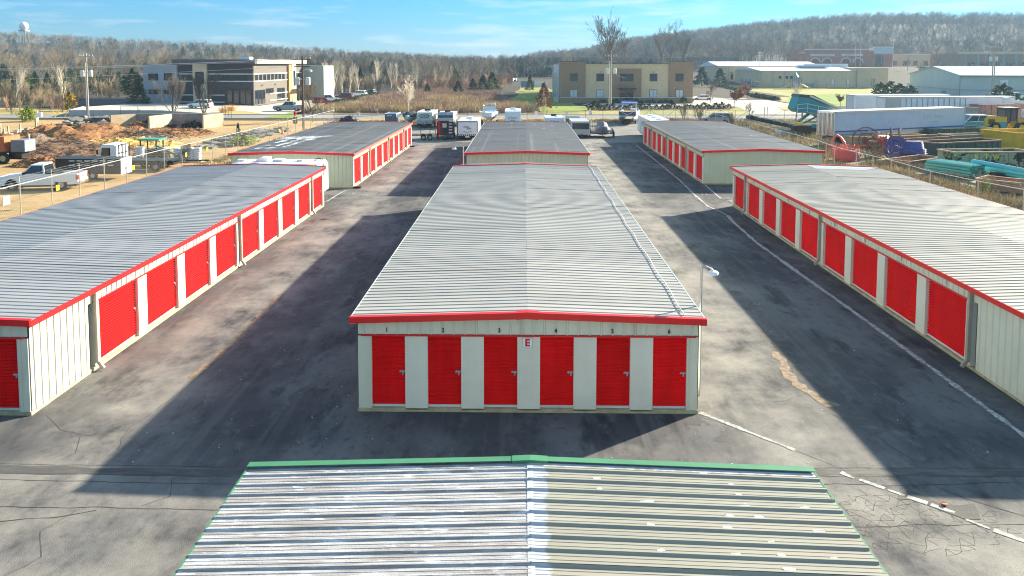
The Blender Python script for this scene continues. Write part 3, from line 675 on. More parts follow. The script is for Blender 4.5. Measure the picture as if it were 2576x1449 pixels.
def rotdir(d, ang, az):
    a = d.orthogonal().normalized(); b = d.cross(a)
    return (d * cos(ang) + (a * cos(az) + b * sin(az)) * sin(ang)).normalized()
def seg(mb, p, q, r0, r1, n=3):
    d = (q - p).normalized(); a = d.orthogonal().normalized(); b = d.cross(a); vs = []
    for c, r in ((p, r0), (q, r1)):
        for i in range(n): t = 2 * pi * i / n; vs.append(c + a * (r * cos(t)) + b * (r * sin(t)))
    mb.add(vs, [(i, (i + 1) % n, n + (i + 1) % n, n + i) for i in range(n)])
def bare_tree(seed, H=14.0, style='spread', kids=(7, 5, 5, 4), tw=1.0, dk=0.6):
    rr = random.Random(seed); tr = MB(); cr_ = MB()
    up = Vector((0, 0, 1))
    def grow(p, d, l, r, lev):
        mb = tr if lev <= 1 else cr_
        n = 6 if lev == 0 else (4 if lev == 1 else 3)
        pts = [p]; dd = d.copy(); k = 3 if lev <= 1 else 2 if lev == 2 else 1
        for i in range(k):
            dd = (dd + Vector((rr.gauss(0, .09), rr.gauss(0, .09), rr.gauss(0.05 if lev else 0, .06)))).normalized()
            pts.append(pts[-1] + dd * (l / k))
        for i in range(k):
            seg(mb, pts[i], pts[i + 1], r * (1 - 0.6 * i / k), r * (1 - 0.6 * (i + 1) / k), n)
        if lev >= len(kids): return
        for c in range(kids[lev]):
            t = rr.uniform(0.32 if lev == 0 else 0.25, 1.0) if c else 1.0
            f = t * k; i = min(k - 1, int(f)); q = pts[i].lerp(pts[i + 1], f - i)
            ang = radians(rr.uniform(22, 48) if style == 'spread' else rr.uniform(12, 26)) * (0.5 if c == 0 else 1)
            nd = rotdir(dd, ang, rr.uniform(0, 2 * pi)); nd = (nd + up * (0.12 if style == 'spread' else 0.35)).normalized()
            grow(q, nd, l * rr.uniform(0.42, 0.68) * (1.0 if t < 0.8 else 0.9), max(0.012 * tw, r * (1 - 0.6 * t) * dk), lev + 1)
    if style == 'vase':
        for i in range(8):
            a_ = 2 * pi * i / 8 + rr.uniform(-.3, .3); l_ = rr.uniform(.25, .62); grow(Vector((.15 * cos(a_), .15 * sin(a_), 0)), Vector((l_ * cos(a_), l_ * sin(a_), 1)).normalized(), H * rr.uniform(.5, .62), H * 0.011, 1)
    elif style == 'clump':
        for i in range(5): grow(Vector((rr.uniform(-.3, .3), rr.uniform(-.3, .3), 0)), Vector((rr.uniform(-.28, .28), rr.uniform(-.28, .28), 1)).normalized(), H * rr.uniform(.42, .55), H * 0.009, 1)
    else: grow(Vector((0, 0, 0)), Vector((rr.uniform(-.05, .05), rr.uniform(-.05, .05), 1)).normalized(), H * 0.46, H * 0.0135, 0)
    return tr, cr_
def leafquads(mb, rr, c, n, size, R3, flat=0.6):
    for i in range(n):
        while True:
            u = Vector((rr.uniform(-1, 1), rr.uniform(-1, 1), rr.uniform(-1, 1)))
            if u.length <= 1: break
        p = Vector(c) + Vector((u.x * R3[0], u.y * R3[1], u.z * R3[2]))
        a = Vector((rr.gauss(0, 1), rr.gauss(0, 1), rr.gauss(0, flat))).normalized(); b = a.orthogonal().normalized()
        b = (b * cos(t := rr.uniform(0, 6.3)) + a.cross(b) * sin(t)); s_ = size * rr.uniform(.6, 1.3)
        mb.add([p - a * s_, p + b * s_ * .45, p + a * s_, p - b * s_ * .45], [(0, 1, 2, 3)])
def conifer(seed, H=8.0, W=2.2, n=1100, size=0.38, shape='cone', base=0.06):
    rr = random.Random(seed); tr = MB(); cr_ = MB()
    tr.cyl((0, 0, 0), (0, 0, H * 0.9), H * 0.018, H * 0.004, 6)
    for i in range(n):
        t = rr.random() ** (1.0 if shape == 'cone' else 0.8); z = H * (base + t * (1 - base))
        prof = (1 - t) ** 0.85 if shape == 'cone' else sqrt(max(0, 1 - (2 * t - 0.75) ** 2)) if t > 0.0 else 0
        az = rr.uniform(0, 2 * pi); lump = 1 + 0.28 * sin(az * 3 + z * 2.1 + seed) + 0.18 * sin(az * 7 - z * 3.3)
        r = W * prof * lump * rr.uniform(0.55, 1.05) + 0.06
        p = Vector((r * cos(az), r * sin(az), z + rr.uniform(-.2, .2)))
        o = Vector((cos(az), sin(az), rr.uniform(-.2, .7))).normalized()
        b = o.orthogonal().normalized(); b = b * cos(q := rr.uniform(0, 6.3)) + o.cross(b) * sin(q); s_ = size * rr.uniform(.6, 1.3)
        cr_.add([p - o * s_, p + b * s_ * .5, p + o * s_, p - b * s_ * .5], [(0, 1, 2, 3)])
    return tr, cr_
def leafy(seed, H, W, n, size):
    tr, c0 = bare_tree(seed, H, 'spread', (8, 5, 3)); rr = random.Random(seed); cr_ = MB()
    cr_.add(c0.v, c0.f)
    for i in range(n):
        v = Vector(rr.choice(c0.v)); leafquads(cr_, rr, v, 1, size, (.25, .25, .25))
    return tr, cr_
def brush(seed, H=1.6, W=1.6, n=90, wd=0.018, lean=0.35):
    rr = random.Random(seed); mb = MB()
    for i in range(n):
        p = Vector((rr.gauss(0, W / 2.2), rr.gauss(0, W / 2.2), 0)); d = Vector((rr.gauss(0, lean), rr.gauss(0, lean), 1)).normalized(); l = H * rr.uniform(.5, 1.1)
        q = p + d * l; a = Vector((rr.gauss(0, 1), rr.gauss(0, 1), 0)).normalized() * wd
        m_ = p.lerp(q, .55) + Vector((rr.gauss(0, .05), rr.gauss(0, .05), 0))
        mb.add([p - a, p + a, m_ + a * .8, q, m_ - a * .8], [(0, 1, 2, 3, 4)])
        if rr.random() < .6:
            e = m_ + Vector((rr.gauss(0, .3), rr.gauss(0, .3), .45)) * (H * .45); mb.add([m_ - a * .6, m_ + a * .6, e], [(0, 1, 2)])
    return mb

protos = {}
def proto(key, fn, tm, cm):
    if key not in protos:
        t, c = fn(); protos[key] = (t.mesh('trunk', tm), c.mesh('crown', cm))
    return protos[key]
def comb(key):
    "trunk and crown in one mesh, for the far woods"
    k2 = ('comb', key)
    if k2 not in protos:
        a, b = protos[key]; mb = MB()
        mb.add([v.co[:] for v in a.vertices], [tuple(p.vertices) for p in a.polygons]); mb.mi = 1
        mb.add([v.co[:] for v in b.vertices], [tuple(p.vertices) for p in b.polygons])
        protos[k2] = mb.mesh('tree', [a.materials[0], b.materials[0]])
    return protos[k2]
for i in range(4): proto(('bare', i), lambda: bare_tree(100 + i, 14, 'spread'), M['bark'], M['twig'])
for i in range(3): proto(('grey', i), lambda: bare_tree(150 + i, 14, 'spread'), M['bark'], M['twiggrey'])
for i in range(3): proto(('pale', i), lambda: bare_tree(200 + i, 13, 'up', (9, 5, 4, 3)), M['palebark'], M['paletwig'])
for i in range(3): proto(('pink', i), lambda: bare_tree(250 + i, 5.5, 'clump', (0, 8, 6, 5), 0.8), M['pinktwig'], M['pinktwig'])
for i in range(3): proto(('under', i), lambda: bare_tree(270 + i, 6.0, 'clump', (0, 8, 6, 5), 0.9), M['bark'], M['twig'])
for i in range(3): proto(('cedar', i), lambda: conifer(300 + i, 9, 2.4, 1000, 0.42), M['bark'], M['cedar'])
for i in range(2): proto(('dark', i), lambda: conifer(330 + i, 13, 2.9, 1100, 0.55, 'cone', .12), M['bark'], M['bluecedar'])
for i in range(2): proto(('pine', i), lambda: conifer(350 + i, 13, 3.3, 900, 0.6, 'round', .25), M['bark'], M['cedar'])
def tree(key, loc, sc=1.0, label=None, name='tree', group=None, rz=None, sz=None, cat='tree'):
    a, b = protos[key]; t = thing(name, label, cat, loc, R.uniform(0, 6.28) if rz is None else rz, group)
    t.scale = (sc, sc, sz or sc); ob('trunk', a, t); ob('crown', b, t); return t

def scatter(name, pts, keys, meshes=None, label=None):
    """one stuff object: tree meshes instanced over points (x, y, z, rot, scale, kind)"""
    c = bpy.data.collections.new(name + '_kinds')
    for i, k in enumerate(keys):
        o = bpy.data.objects.new('%03d' % i, comb(k) if meshes is None else meshes[i]); c.objects.link(o)
    me = bpy.data.meshes.new(name); me.from_pydata([p[:3] for p in pts], [], [])
    for an, ty, ix in (('rot', 'FLOAT', 3), ('sc', 'FLOAT', 4), ('idx', 'INT', 5)):
        at = me.attributes.new(an, ty, 'POINT'); at.data.foreach_set('value', [p[ix] for p in pts])
    o = ob(name, me); o['kind'] = 'stuff'
    if label: o['label'] = label
    g = bpy.data.node_groups.new(name, 'GeometryNodeTree')
    g.interface.new_socket('Geometry', in_out='INPUT', socket_type='NodeSocketGeometry'); g.interface.new_socket('Geometry', in_out='OUTPUT', socket_type='NodeSocketGeometry')
    N = g.nodes; gi = N.new('NodeGroupInput'); go = N.new('NodeGroupOutput'); ci = N.new('GeometryNodeCollectionInfo')
    ci.inputs['Collection'].default_value = c; ci.inputs['Separate Children'].default_value = True; ci.inputs['Reset Children'].default_value = True
    ip = N.new('GeometryNodeInstanceOnPoints'); ip.inputs['Pick Instance'].default_value = True
    def attr(nm, ty):
        a = N.new('GeometryNodeInputNamedAttribute'); a.data_type = ty; a.inputs['Name'].default_value = nm; return a.outputs['Attribute']
    cx = N.new('ShaderNodeCombineXYZ'); Lk = g.links
    Lk.new(attr('rot', 'FLOAT'), cx.inputs['Z']); e2 = N.new('FunctionNodeEulerToRotation'); Lk.new(cx.outputs[0], e2.inputs[0])
    Lk.new(gi.outputs[0], ip.inputs['Points']); Lk.new(ci.outputs[0], ip.inputs['Instance']); Lk.new(attr('idx', 'INT'), ip.inputs['Instance Index'])
    Lk.new(e2.outputs[0], ip.inputs['Rotation']); Lk.new(attr('sc', 'FLOAT'), ip.inputs['Scale']); Lk.new(ip.outputs[0], go.inputs[0])
    md = o.modifiers.new('instances', 'NODES'); md.node_group = g
    return o

def inpoly(x, y, poly):
    c = False; n = len(poly)
    for i in range(n):
        (x1, y1), (x2, y2) = poly[i], poly[i - 1]
        if (y1 > y) != (y2 > y) and x < (x2 - x1) * (y - y1) / (y2 - y1) + x1: c = not c
    return c
def fill(poly, n, seed, mind=0.0):
    rr = random.Random(seed); xs_ = [p[0] for p in poly]; ys_ = [p[1] for p in poly]; out_ = []; tries = 0
    while len(out_) < n and tries < n * 30:
        tries += 1; x = rr.uniform(min(xs_), max(xs_)); y = rr.uniform(min(ys_), max(ys_))
        if inpoly(x, y, poly) and (mind == 0 or all((x - a) ** 2 + (y - b) ** 2 > mind * mind for a, b in out_)): out_.append((x, y))
    return out_

# far woods: hills and the flats behind the buildings (one stuff object each)
kinds = [('bare', 0), ('bare', 1), ('bare', 2), ('grey', 0), ('grey', 1), ('grey', 2), ('dark', 0), ('pine', 0), ('under', 0), ('pale', 0)]
def wood(name, poly, n, seed, wts, s0=0.8, s1=1.25, label=None, mind=0):
    rr = random.Random(seed); pts = []
    for x, y in fill(poly, n, seed, mind):
        k = rr.choices(range(len(kinds)), wts)[0]
        cl = noise.noise(Vector((x / 45, y / 45, seed)))
        if cl > 0.33 and rr.random() < .45 and wts[6] > .3 and wts[6] + wts[7] > 0: k = rr.choice([6, 7])
        pts.append((x, y, terrain(x, y) - 0.2, rr.uniform(0, 6.28), rr.uniform(s0, s1) * (0.7 if k in (6, 7) else 1), k))
    return scatter(name, pts, kinds, label=label)
wood('distant_wood', [(40, 430), (150, 455), (330, 470), (760, 560), (980, 1000), (300, 1100), (10, 1100), (10, 800)], 7400, 1, (1, 1, 1, 4, 4, 4, .1, .1, 2, 0), 0.85, 1.3, 'bare grey wood covering the hill on the right')
wood('distant_wood', [(-120, 340), (-420, 330), (-700, 560), (-760, 960), (-150, 960), (-60, 600)], 2300, 2, (3, 3, 3, 3, 3, 3, .5, .6, 1, 0), 0.8, 1.15, 'bare brown wood rising over the hill on the left')
wood('distant_wood', [(-130, 345), (-60, 330), (-15, 385), (60, 420), (45, 800), (-160, 800)], 900, 3, (2, 2, 2, 3, 3, 3, 2.5, 2.0, 1, 0), 0.8, 1.2, 'bare and evergreen wood along the middle of the skyline')
wood('conifer_wood', [(-8, 440), (5, 430), (70, 430), (92, 470), (60, 560), (0, 560)], 330, 4, (0, 0, 0, 1, 1, 0, 9, 4, 0, 0), 0.75, 1.15, 'dark conifer wood behind the low tan building in the middle')
wood('undergrowth', [(-330, 170), (-100, 160), (-90, 200), (-120, 330), (-420, 330)], 700, 5, (0, 0, 0, 0, 0, 0, .3, .1, 6, 0), 0.5, 0.95, 'brown twiggy undergrowth of the left wood')
wood('undergrowth', [(-88, 225), (-50, 232), (-40, 235), (-12, 262), (-5, 330), (-60, 340), (-130, 340)], 420, 6, (0, 0, 0, 0, 0, 0, .2, .1, 6, 0), 0.5, 0.95, 'twiggy undergrowth between the left office and the field')

# nearer trees one can tell apart
g1 = 'bare brown trees in the wood left of the dark office'; g2 = 'pale trunked trees along the wood edge'
for x, y in fill([(-300, 178), (-105, 172), (-92, 205), (-125, 325), (-400, 325)], 135, 11, 6.5):
    tree((('bare', 'bare', 'bare', 'grey')[R.randrange(4)], R.randrange(3)), (x, y, 0), R.uniform(.9, 1.3), 'bare brown winter tree standing in the wood left of the dark office', 'bare_tree', g1)
for x, y in fill([(-215, 172), (-98, 168), (-92, 185), (-215, 214)], 36, 12, 4.6):
    tree(('pale', R.randrange(3)), (x, y, 0), R.uniform(.75, 1.05), 'upright pale trunked bare tree at the edge of the left wood', 'pale_tree', g2)
g3 = 'bare trees behind the dark office'
for x, y in fill([(-98, 215), (-60, 226), (-45, 238), (-50, 330), (-140, 330)], 50, 13, 6.5):
    tree((('bare', 'grey')[R.randrange(2)], R.randrange(3)), (x, y, 0), R.uniform(.8, 1.15), 'bare winter tree rising behind the dark office', 'bare_tree', g3)
g4 = 'bare trees beyond the dead field'
for x, y in fill([(-42, 250), (-10, 275), (-2, 340), (-50, 345)], 40, 14, 5.5):
    tree((('bare', 'grey')[R.randrange(2)], R.randrange(3)), (x, y, terrain(x, y)), R.uniform(.75, 1.1), 'bare grey tree standing beyond the dead field', 'bare_tree', g4)
g5 = 'pale clumps of upright trees beyond the field'
for X_, Y_ in ((838, 245), (862, 243), (880, 240), (903, 240), (985, 222), (1000, 226), (1040, 224), (1095, 230), (1115, 225), (1135, 226), (1165, 214), (815, 245), (945, 232), (1050, 232)):
    p = G(X_, Y_); tree(('pale', R.randrange(3)), p, R.uniform(.75, .98), 'pale upright bare tree beyond the dead field', 'pale_tree', g5)
g6 = 'reddish thickets at the back of the field'
for x, y in fill([(-40, 225), (-8, 240), (-2, 300), (-12, 330), (-40, 320)], 60, 15, 3.5):
    tree(('pink', R.randrange(3)), (x, y, terrain(x, y)), R.uniform(.75, 1.25), 'reddish twiggy thicket at the back of the dead field', 'thicket', g6, cat='shrub')
g7 = 'brown thickets at the left wood edge'
for x, y in fill([(-120, 138), (-84, 142), (-92, 160), (-130, 165)], 60, 16, 2.0):
    tree((('pink', 'under', 'under')[R.randrange(3)], R.randrange(3)), (x, y, 0), R.uniform(.45, .8), 'brown twiggy thicket at the left wood edge behind the mulch yard', 'thicket', g7, cat='shrub')
for x, y in fill([(172, 330), (240, 340), (262, 392), (190, 395)], 30, 18, 5.0):
    tree((('under', 'grey')[R.randrange(2)], R.randrange(3)), (x, y, terrain(x, y)), R.uniform(.45, .7), 'grey brown scrub tree on the slope below the brown building with piers', 'scrub_tree', 'scrub trees on the slope right of the school')
gc = 'dark cedars in the left wood'
for X_, Y_, s in ((20, 215, .9), (60, 220, .8), (10, 210, 1.0), (275, 215, .75), (300, 212, .7), (40, 225, .7), (120, 222, .7), (150, 226, .6), (235, 220, .8), (255, 224, .65), (90, 228, .75)):
    p = G(X_, Y_ + 12); tree(('cedar', R.randrange(3)), (p.x, p.y, 0), s, 'dark green cedar among the bare trees of the left wood', 'cedar_tree', gc)
for X_, Y_, s, lb in ((1190, 237, .52, 'small green cedar at the left end of the cedar row by the field'), (1215, 236, .62, 'green cedar in the middle of the row by the field'), (1238, 234, .72, 'tallest bright green cedar of the row by the field'),
                   (1075, 240, .38, 'low dark cedar bush left of the cedar row'), (1152, 241, .48, 'dark cedar beside the pale clump left of the row'), (1160, 215, .55, 'small dark cedar behind the cedar row')):
    p = G(X_, Y_); t = tree(('cedar', R.randrange(3)), p, s, lb, 'cedar_tree'); t.scale = (s * 1.5, s * 1.5, s)
# ---------------------------------------------------------------- buildings beyond the lot
M['darkbrick'] = layers(mat('charcoal_brick', (0.045, 0.043, 0.05), 0.85, var=0.2, scale=2), [(6, (0.3, 0.3, 6), 0.5, 0.6, (0.075, 0.07, 0.075), 0.5)])
M['taupebrick'] = layers(mat('taupe_brick', (0.125, 0.108, 0.09), 0.85, var=0.15, scale=2), [(6, (0.3, 0.3, 6), 0.5, 0.6, (0.165, 0.145, 0.12), 0.4)])
M['bluegrey'] = mat('blue_grey_panel', (0.30, 0.34, 0.39), 0.6, var=0.06, scale=0.5)
M['palepanel'] = mat('pale_green_grey_panel', (0.27, 0.31, 0.29), 0.6, var=0.06, scale=0.5)
M['fasciadk'] = mat('dark_fascia', (0.075, 0.075, 0.09), 0.5, var=0.1)
M['fascialt'] = mat('grey_fascia', (0.27, 0.28, 0.27), 0.5, var=0.1)
M['creamstone'] = mat('cream_stone', (0.52, 0.44, 0.31), 0.8, var=0.08, scale=1)
M['wood'] = mat('orange_wood_cladding', (0.50, 0.26, 0.09), 0.6, var=0.2, scale=2, stretch=(1, 1, 8))
M['bandwhite'] = mat('white_band', (0.66, 0.65, 0.62), 0.7, var=0.05)
M['brownbrick'] = layers(mat('brown_brick', (0.32, 0.21, 0.135), 0.85, var=0.12, scale=2), [(5, (0.3, 0.3, 6), 0.5, 0.6, (0.37, 0.25, 0.165), 0.4)])
M['creambrick'] = layers(mat('cream_brick', (0.64, 0.49, 0.30), 0.85, var=0.08, scale=2), [(5, (0.3, 0.3, 6), 0.5, 0.6, (0.68, 0.53, 0.34), 0.4)])
M['blind'] = mat('window_blind', (0.55, 0.60, 0.60), 0.3, var=0.08, scale=4, stretch=(6, 6, 0.2))
M['frame'] = mat('dark_window_frame', (0.03, 0.03, 0.035), 0.5, var=0.1)
M['beige'] = mat('beige_metal_wall', (0.54, 0.43, 0.29), 0.65, var=0.06, scale=0.4)
M['beige2'] = mat('taupe_block_wall', (0.46, 0.37, 0.27), 0.7, var=0.08, scale=0.6)
M['whitewall'] = mat('pale_metal_wall', (0.52, 0.56, 0.54), 0.6, var=0.05, scale=0.3)
M['whiteroof'] = mat('white_metal_roof', (0.62, 0.68, 0.72), 0.45, var=0.05, scale=0.3)
M['redbrick'] = mat('red_brick', (0.48, 0.17, 0.11), 0.85, var=0.12, scale=1)
M['limestone'] = mat('limestone_trim', (0.70, 0.68, 0.62), 0.8, var=0.06)
M['bluebox'] = mat('blue_panel', (0.16, 0.24, 0.36), 0.6, var=0.06)

def window(par, x, z0, z1, wd, y=0.0, pane=None, rz=0, mull=1, deep=0.08, frame=None):
    """window on a wall facing local -Y at depth y"""
    f = MB(); t = 0.07; d = deep
    f.box(x - wd / 2 - t, x + wd / 2 + t, y - d, y + 0.03, z0 - t, z0); f.box(x - wd / 2 - t, x + wd / 2 + t, y - d, y + 0.03, z1, z1 + t)
    f.box(x - wd / 2 - t, x - wd / 2, y - d, y + 0.03, z0, z1); f.box(x + wd / 2, x + wd / 2 + t, y - d, y + 0.03, z0, z1)
    for i in range(1, mull + 1):
        m_ = x - wd / 2 + wd * i / (mull + 1); f.box(m_ - .03, m_ + .03, y - d * .8, y + 0.02, z0, z1)
    o = f.build('window', frame or M['frame'], par)
    MB().box(x - wd / 2, x + wd / 2, y - 0.03, y + 0.01, z0, z1).build('pane', pane or M['glass'], o)
    return o
def swindow(par, y, z0, z1, wd, x=0.0, pane=None, mull=1):
    "window on a wall facing local +X"
    f = MB(); t = 0.07; d = 0.08
    f.box(x - .03, x + d, y - wd / 2 - t, y + wd / 2 + t, z0 - t, z0); f.box(x - .03, x + d, y - wd / 2 - t, y + wd / 2 + t, z1, z1 + t)
    f.box(x - .03, x + d, y - wd / 2 - t, y - wd / 2, z0, z1); f.box(x - .03, x + d, y + wd / 2, y + wd / 2 + t, z0, z1)
    for i in range(1, mull + 1):
        m_ = y - wd / 2 + wd * i / (mull + 1); f.box(x - .02, x + d * .8, m_ - .03, m_ + .03, z0, z1)
    o = f.build('window', M['frame'], par)
    MB().box(x - .01, x + 0.03, y - wd / 2, y + wd / 2, z0, z1).build('pane', pane or M['glass'], o); return o

# dark office on the left
o = thing('office_building', 'two storey dark brick office with cream panel and flat overhanging roof', 'office building', (-59.3, 169.7, 0), radians(-4.5))
MB().box(-17.2, 0, 0, 30, -0.5, 9.2).build('front_wall', M['darkbrick'], o)
MB().box(-0.2, 0.05, 0.25, 30, -0.5, 9.21).build('side_wall', M['taupebrick'], o)
MB().box(-25, -17.2, -0.6, 26, -0.5, 8.9).build('left_block', M['bluegrey'], o)
MB().box(-25.1, -17.1, -0.7, 26.1, 8.9, 9.1).build('block_coping', M['fasciadk'], o)
f = MB(); f.box(-17.9, 0.9, -1.0, 0.1, 9.2, 10.15); f.box(-17.9, 0.0, 0.1, 30.6, 9.2, 10.1); f.build('roof', M['fasciadk'], o)
MB().box(0.0, 0.95, 0.1, 30.6, 9.2, 10.16).build('side_fascia', M['fascialt'], o)
MB().box(-13.6, -10.4, -0.45, 0.3, -0.3, 9.2).build('cream_panel', M['creamstone'], o)
for z in (6.95, 5.35, 2.3, 0.75):
    b = MB(); b.box(-17.0, -13.62, -0.12, 0, z - .09, z + .09); b.box(-10.38, -6.6 if z < 3 else 0.0, -0.12, 0, z - .09, z + .09)
    if z > 3: b.box(0.05, 0.17, 0, 19.5, z - .09, z + .09); b.box(0.05, 0.17, 24, 29.8, z - .09, z + .09)
    else: b.box(0.05, 0.17, 8.6, 19.5, z - .09, z + .09)
    b.build('stone_band', M['bandwhite'], o)
for x, wd in ((-15.3, 3.0), (-8.4, 2.6), (-5.5, 2.2), (-2.6, 2.8)): window(o, x, 5.5, 6.8, wd, 0, mull=2)
window(o, -12.0, 4.75, 7.35, 1.8, -0.45)
for x in (-22.6, -19.0): window(o, x, 5.6, 7.1, 2.1, -0.6)
for x in (-22.4, -18.9): window(o, x, 2.6, 3.4, 2.6, -0.6, pane=M['glass'])
for x in (-5.4, -3.9, -2.4, -1.1): window(o, x, 0.15, 3.4, 1.1, -0.05, mull=0)
for i in range(8): swindow(o, 1.6 + i * 2.2, 5.5, 6.85, 1.35, 0.05, mull=0)
for y in (1.4, 3.3, 5.2): swindow(o, y, 0.3, 3.3, 1.5, 0.05, mull=0)
for y in (7.2, 8.7, 10.2): swindow(o, y, 2.5, 3.5, 1.2, 0.05, mull=0)
for y in (14.2, 16.6): swindow(o, y, 0.4, 3.4, 1.9, 0.05, mull=1)
for y in (25.2, 27): swindow(o, y, 5.5, 6.85, 1.2, 0.05, mull=0)
MB().box(0.05, 0.5, 19.6, 21.4, 0, 9.2).build('wood_column', M['wood'], o); MB().box(0.05, 0.6, 21.4, 24, 0, 9.2).build('entrance_tower', M['creamstone'], o)
swindow(o, 22.7, 3.8, 7.4, 1.0, 0.6, mull=0)
e = MB(); e.box(0.6, 2.4, 21, 26, 2.7, 2.9); e.box(2.1, 2.3, 21.1, 21.4, 0, 2.7); e.box(2.1, 2.3, 25.6, 25.9, 0, 2.7); e.build('entrance_canopy', M['frame'], o)
MB().box(0.05, 0.62, 22, 23.6, 0, 2.3).build('entrance_door', M['wood'], o)
MB().box(-2, 5.6, 30, 38, -0.5, 8.7).build('rear_block', M['palepanel'], o); MB().box(-6, -3.4, 6, 8, 10.1, 10.75).build('roof_unit', M['white'], o)
for y in (4.5, 12, 26): MB().box(0.05, 0.3, y - .2, y + .2, 4.3, 4.5).build('wall_lamp', M['fasciadk'], o)
tag(MB().box(-16, 0, 0, 0.3, -0.4, 1.5).build('block_wall', mat('grey_block', (.17, .18, .21), .85, var=.15, scale=3), None, (-83.5, 170.5, 0)), 'low blue grey block screen wall left of the dark office', 'wall')
tw = MB(); tw.prism([(0, 0), (0.3, 0), (0.3, 1.6), (0, 1.6)], 0, 1)
def wallrun(name, pts, h, th, m, label, cat='wall', z0=-0.3):
    mb = MB()
    for (a, b) in zip(pts[:-1], pts[1:]): mb.bar((a[0], a[1], (h + z0) / 2), (b[0], b[1], (h + z0) / 2), th, h - z0)
    return tag(mb.build(name, m), label, cat)
rw = MB(); WP = [(-83.5, 146, 1.15), (-79.6, 134.8, 1.15), (-66, 140.6, .75), (-57, 141.6, .1)]
for (a, b) in zip(WP[:-1], WP[1:]):
    d = Vector((b[0] - a[0], b[1] - a[1])).normalized(); n_ = Vector((-d.y, d.x)) * .15
    rw.loft([[(p[0] - n_.x, p[1] - n_.y, -.3), (p[0] + n_.x, p[1] + n_.y, -.3), (p[0] + n_.x, p[1] + n_.y, p[2]), (p[0] - n_.x, p[1] - n_.y, p[2])] for p in (a, b)])
tag(rw.build('retaining_wall', mat('pale_wall_concrete', (.40, .41, .41), .85, var=.08, scale=1)), 'pale concrete retaining wall in front of the dark office parking', 'wall')
rp2 = MB(); rp2.add([(-83.4, 146, 1.05), (-79.5, 135.1, 1.05), (-66, 140.9, .66), (-57, 141.9, .03), (-57, 168, .03), (-84, 170.2, .55)], [(0, 1, 2, 3), (0, 3, 4, 5)])
struct('raised_parking', rp2, M['concrete'])
sheet('raised_parking', [(-82.4, 143.5), (-79.6, 135.0), (-66, 140.8), (-59, 141.3), (-59, 152), (-60, 167), (-83, 169)], M['concrete'], 1.3) if False else None

# tan two storey office in the middle
o = thing('office_building', 'two storey tan and brown brick office with central entrance canopy', 'office building', (8.75, 183, 0))
W_ = 30.9
MB().box(0, W_, 0.3, 42, -1.6, 9.2).build('main_wall', M['creambrick'], o)
MB().box(-0.05, 5.8, 0, 10, -1.6, 9.75).build('left_pylon', M['brownbrick'], o); MB().box(25.3, W_ + .05, 0, 10, -1.6, 9.75).build('right_pylon', M['brownbrick'], o)
MB().box(12.0, 18.9, 0.02, 0.5, -1.6, 8.15).build('centre_bay', M['brownbrick'], o)
for a, b in ((5.8, 12.0), (18.9, 25.3)): MB().box(a + .005, b - .005, 0.12, 0.4, -1.6, 1.3).build('brick_base', M['brownbrick'], o)
MB().box(-0.09, W_ + 0.09, -0.06, 0.2, 1.3, 1.42).build('stone_band', M['bandwhite'], o)
c = MB(); c.box(5.8, 25.3, 0.22, 0.5, 9.2, 9.32); c.box(-0.1, 5.82, -0.05, 0.3, 9.75, 9.86); c.box(25.28, W_ + .1, -0.05, 0.3, 9.75, 9.86); c.build('coping', M['fasciadk'], o)
for x, y in ((3.05, 0), (9.25, 0.3), (21.75, 0.3), (27.8, 0)):
    window(o, x, 5.25, 6.9, 1.65, y, pane=M['glassblue'], mull=1); window(o, x, 1.5, 3.15, 1.65, y, pane=M['blind'], mull=1)
window(o, 15.45, 5.25, 6.85, 3.0, 0.02, pane=M['glassblue'], mull=3)
window(o, 15.45, 0.1, 2.9, 3.0, 0.02, pane=M['glass'], mull=3)
e = MB(); e.box(13.3, 17.6, -1.3, 0.0, 3.35, 3.55)
for x in (13.8, 15.45, 17.1): e.bar((x, -1.15, 3.5), (x, 0.0, 4.7), 0.05)
e.build('entrance_canopy', M['frame'], o)
for x in (9.3, 21.7): MB().box(x - .2, x + .2, 0.1, 0.3, 7.25, 7.42).build('wall_lamp', M['fasciadk'], o)
side = MB()
for i in range(20): side.box(-0.16, -0.05, 10.4 + i * 1.55, 11.1 + i * 1.55, 0.2, 9.0)
side.build('side_ribs', M['white'], o); MB().box(-0.05, 0.0, 10, 42, -0.5, 9.1).build('side_wall', M['bluebox'], o)
d = MB(); d.box(-1.0, -0.2, 14, 16, 0, 6.0); d.box(-1.2, -0.2, 19, 21.5, 0, 7.0); d.box(-1.5, -0.2, 3.2, 4.6, -0.5, 1.2); d.tube([(-.6, 8, 0.5), (-.6, 8, 2.6), (-.6, 12, 3.0)], 0.12); d.build('air_duct', M['steel'], o)
MB().box(2, W_ - 2, 2, 40, 9.2, 9.25).build('roof', M['whiteroof'], o)

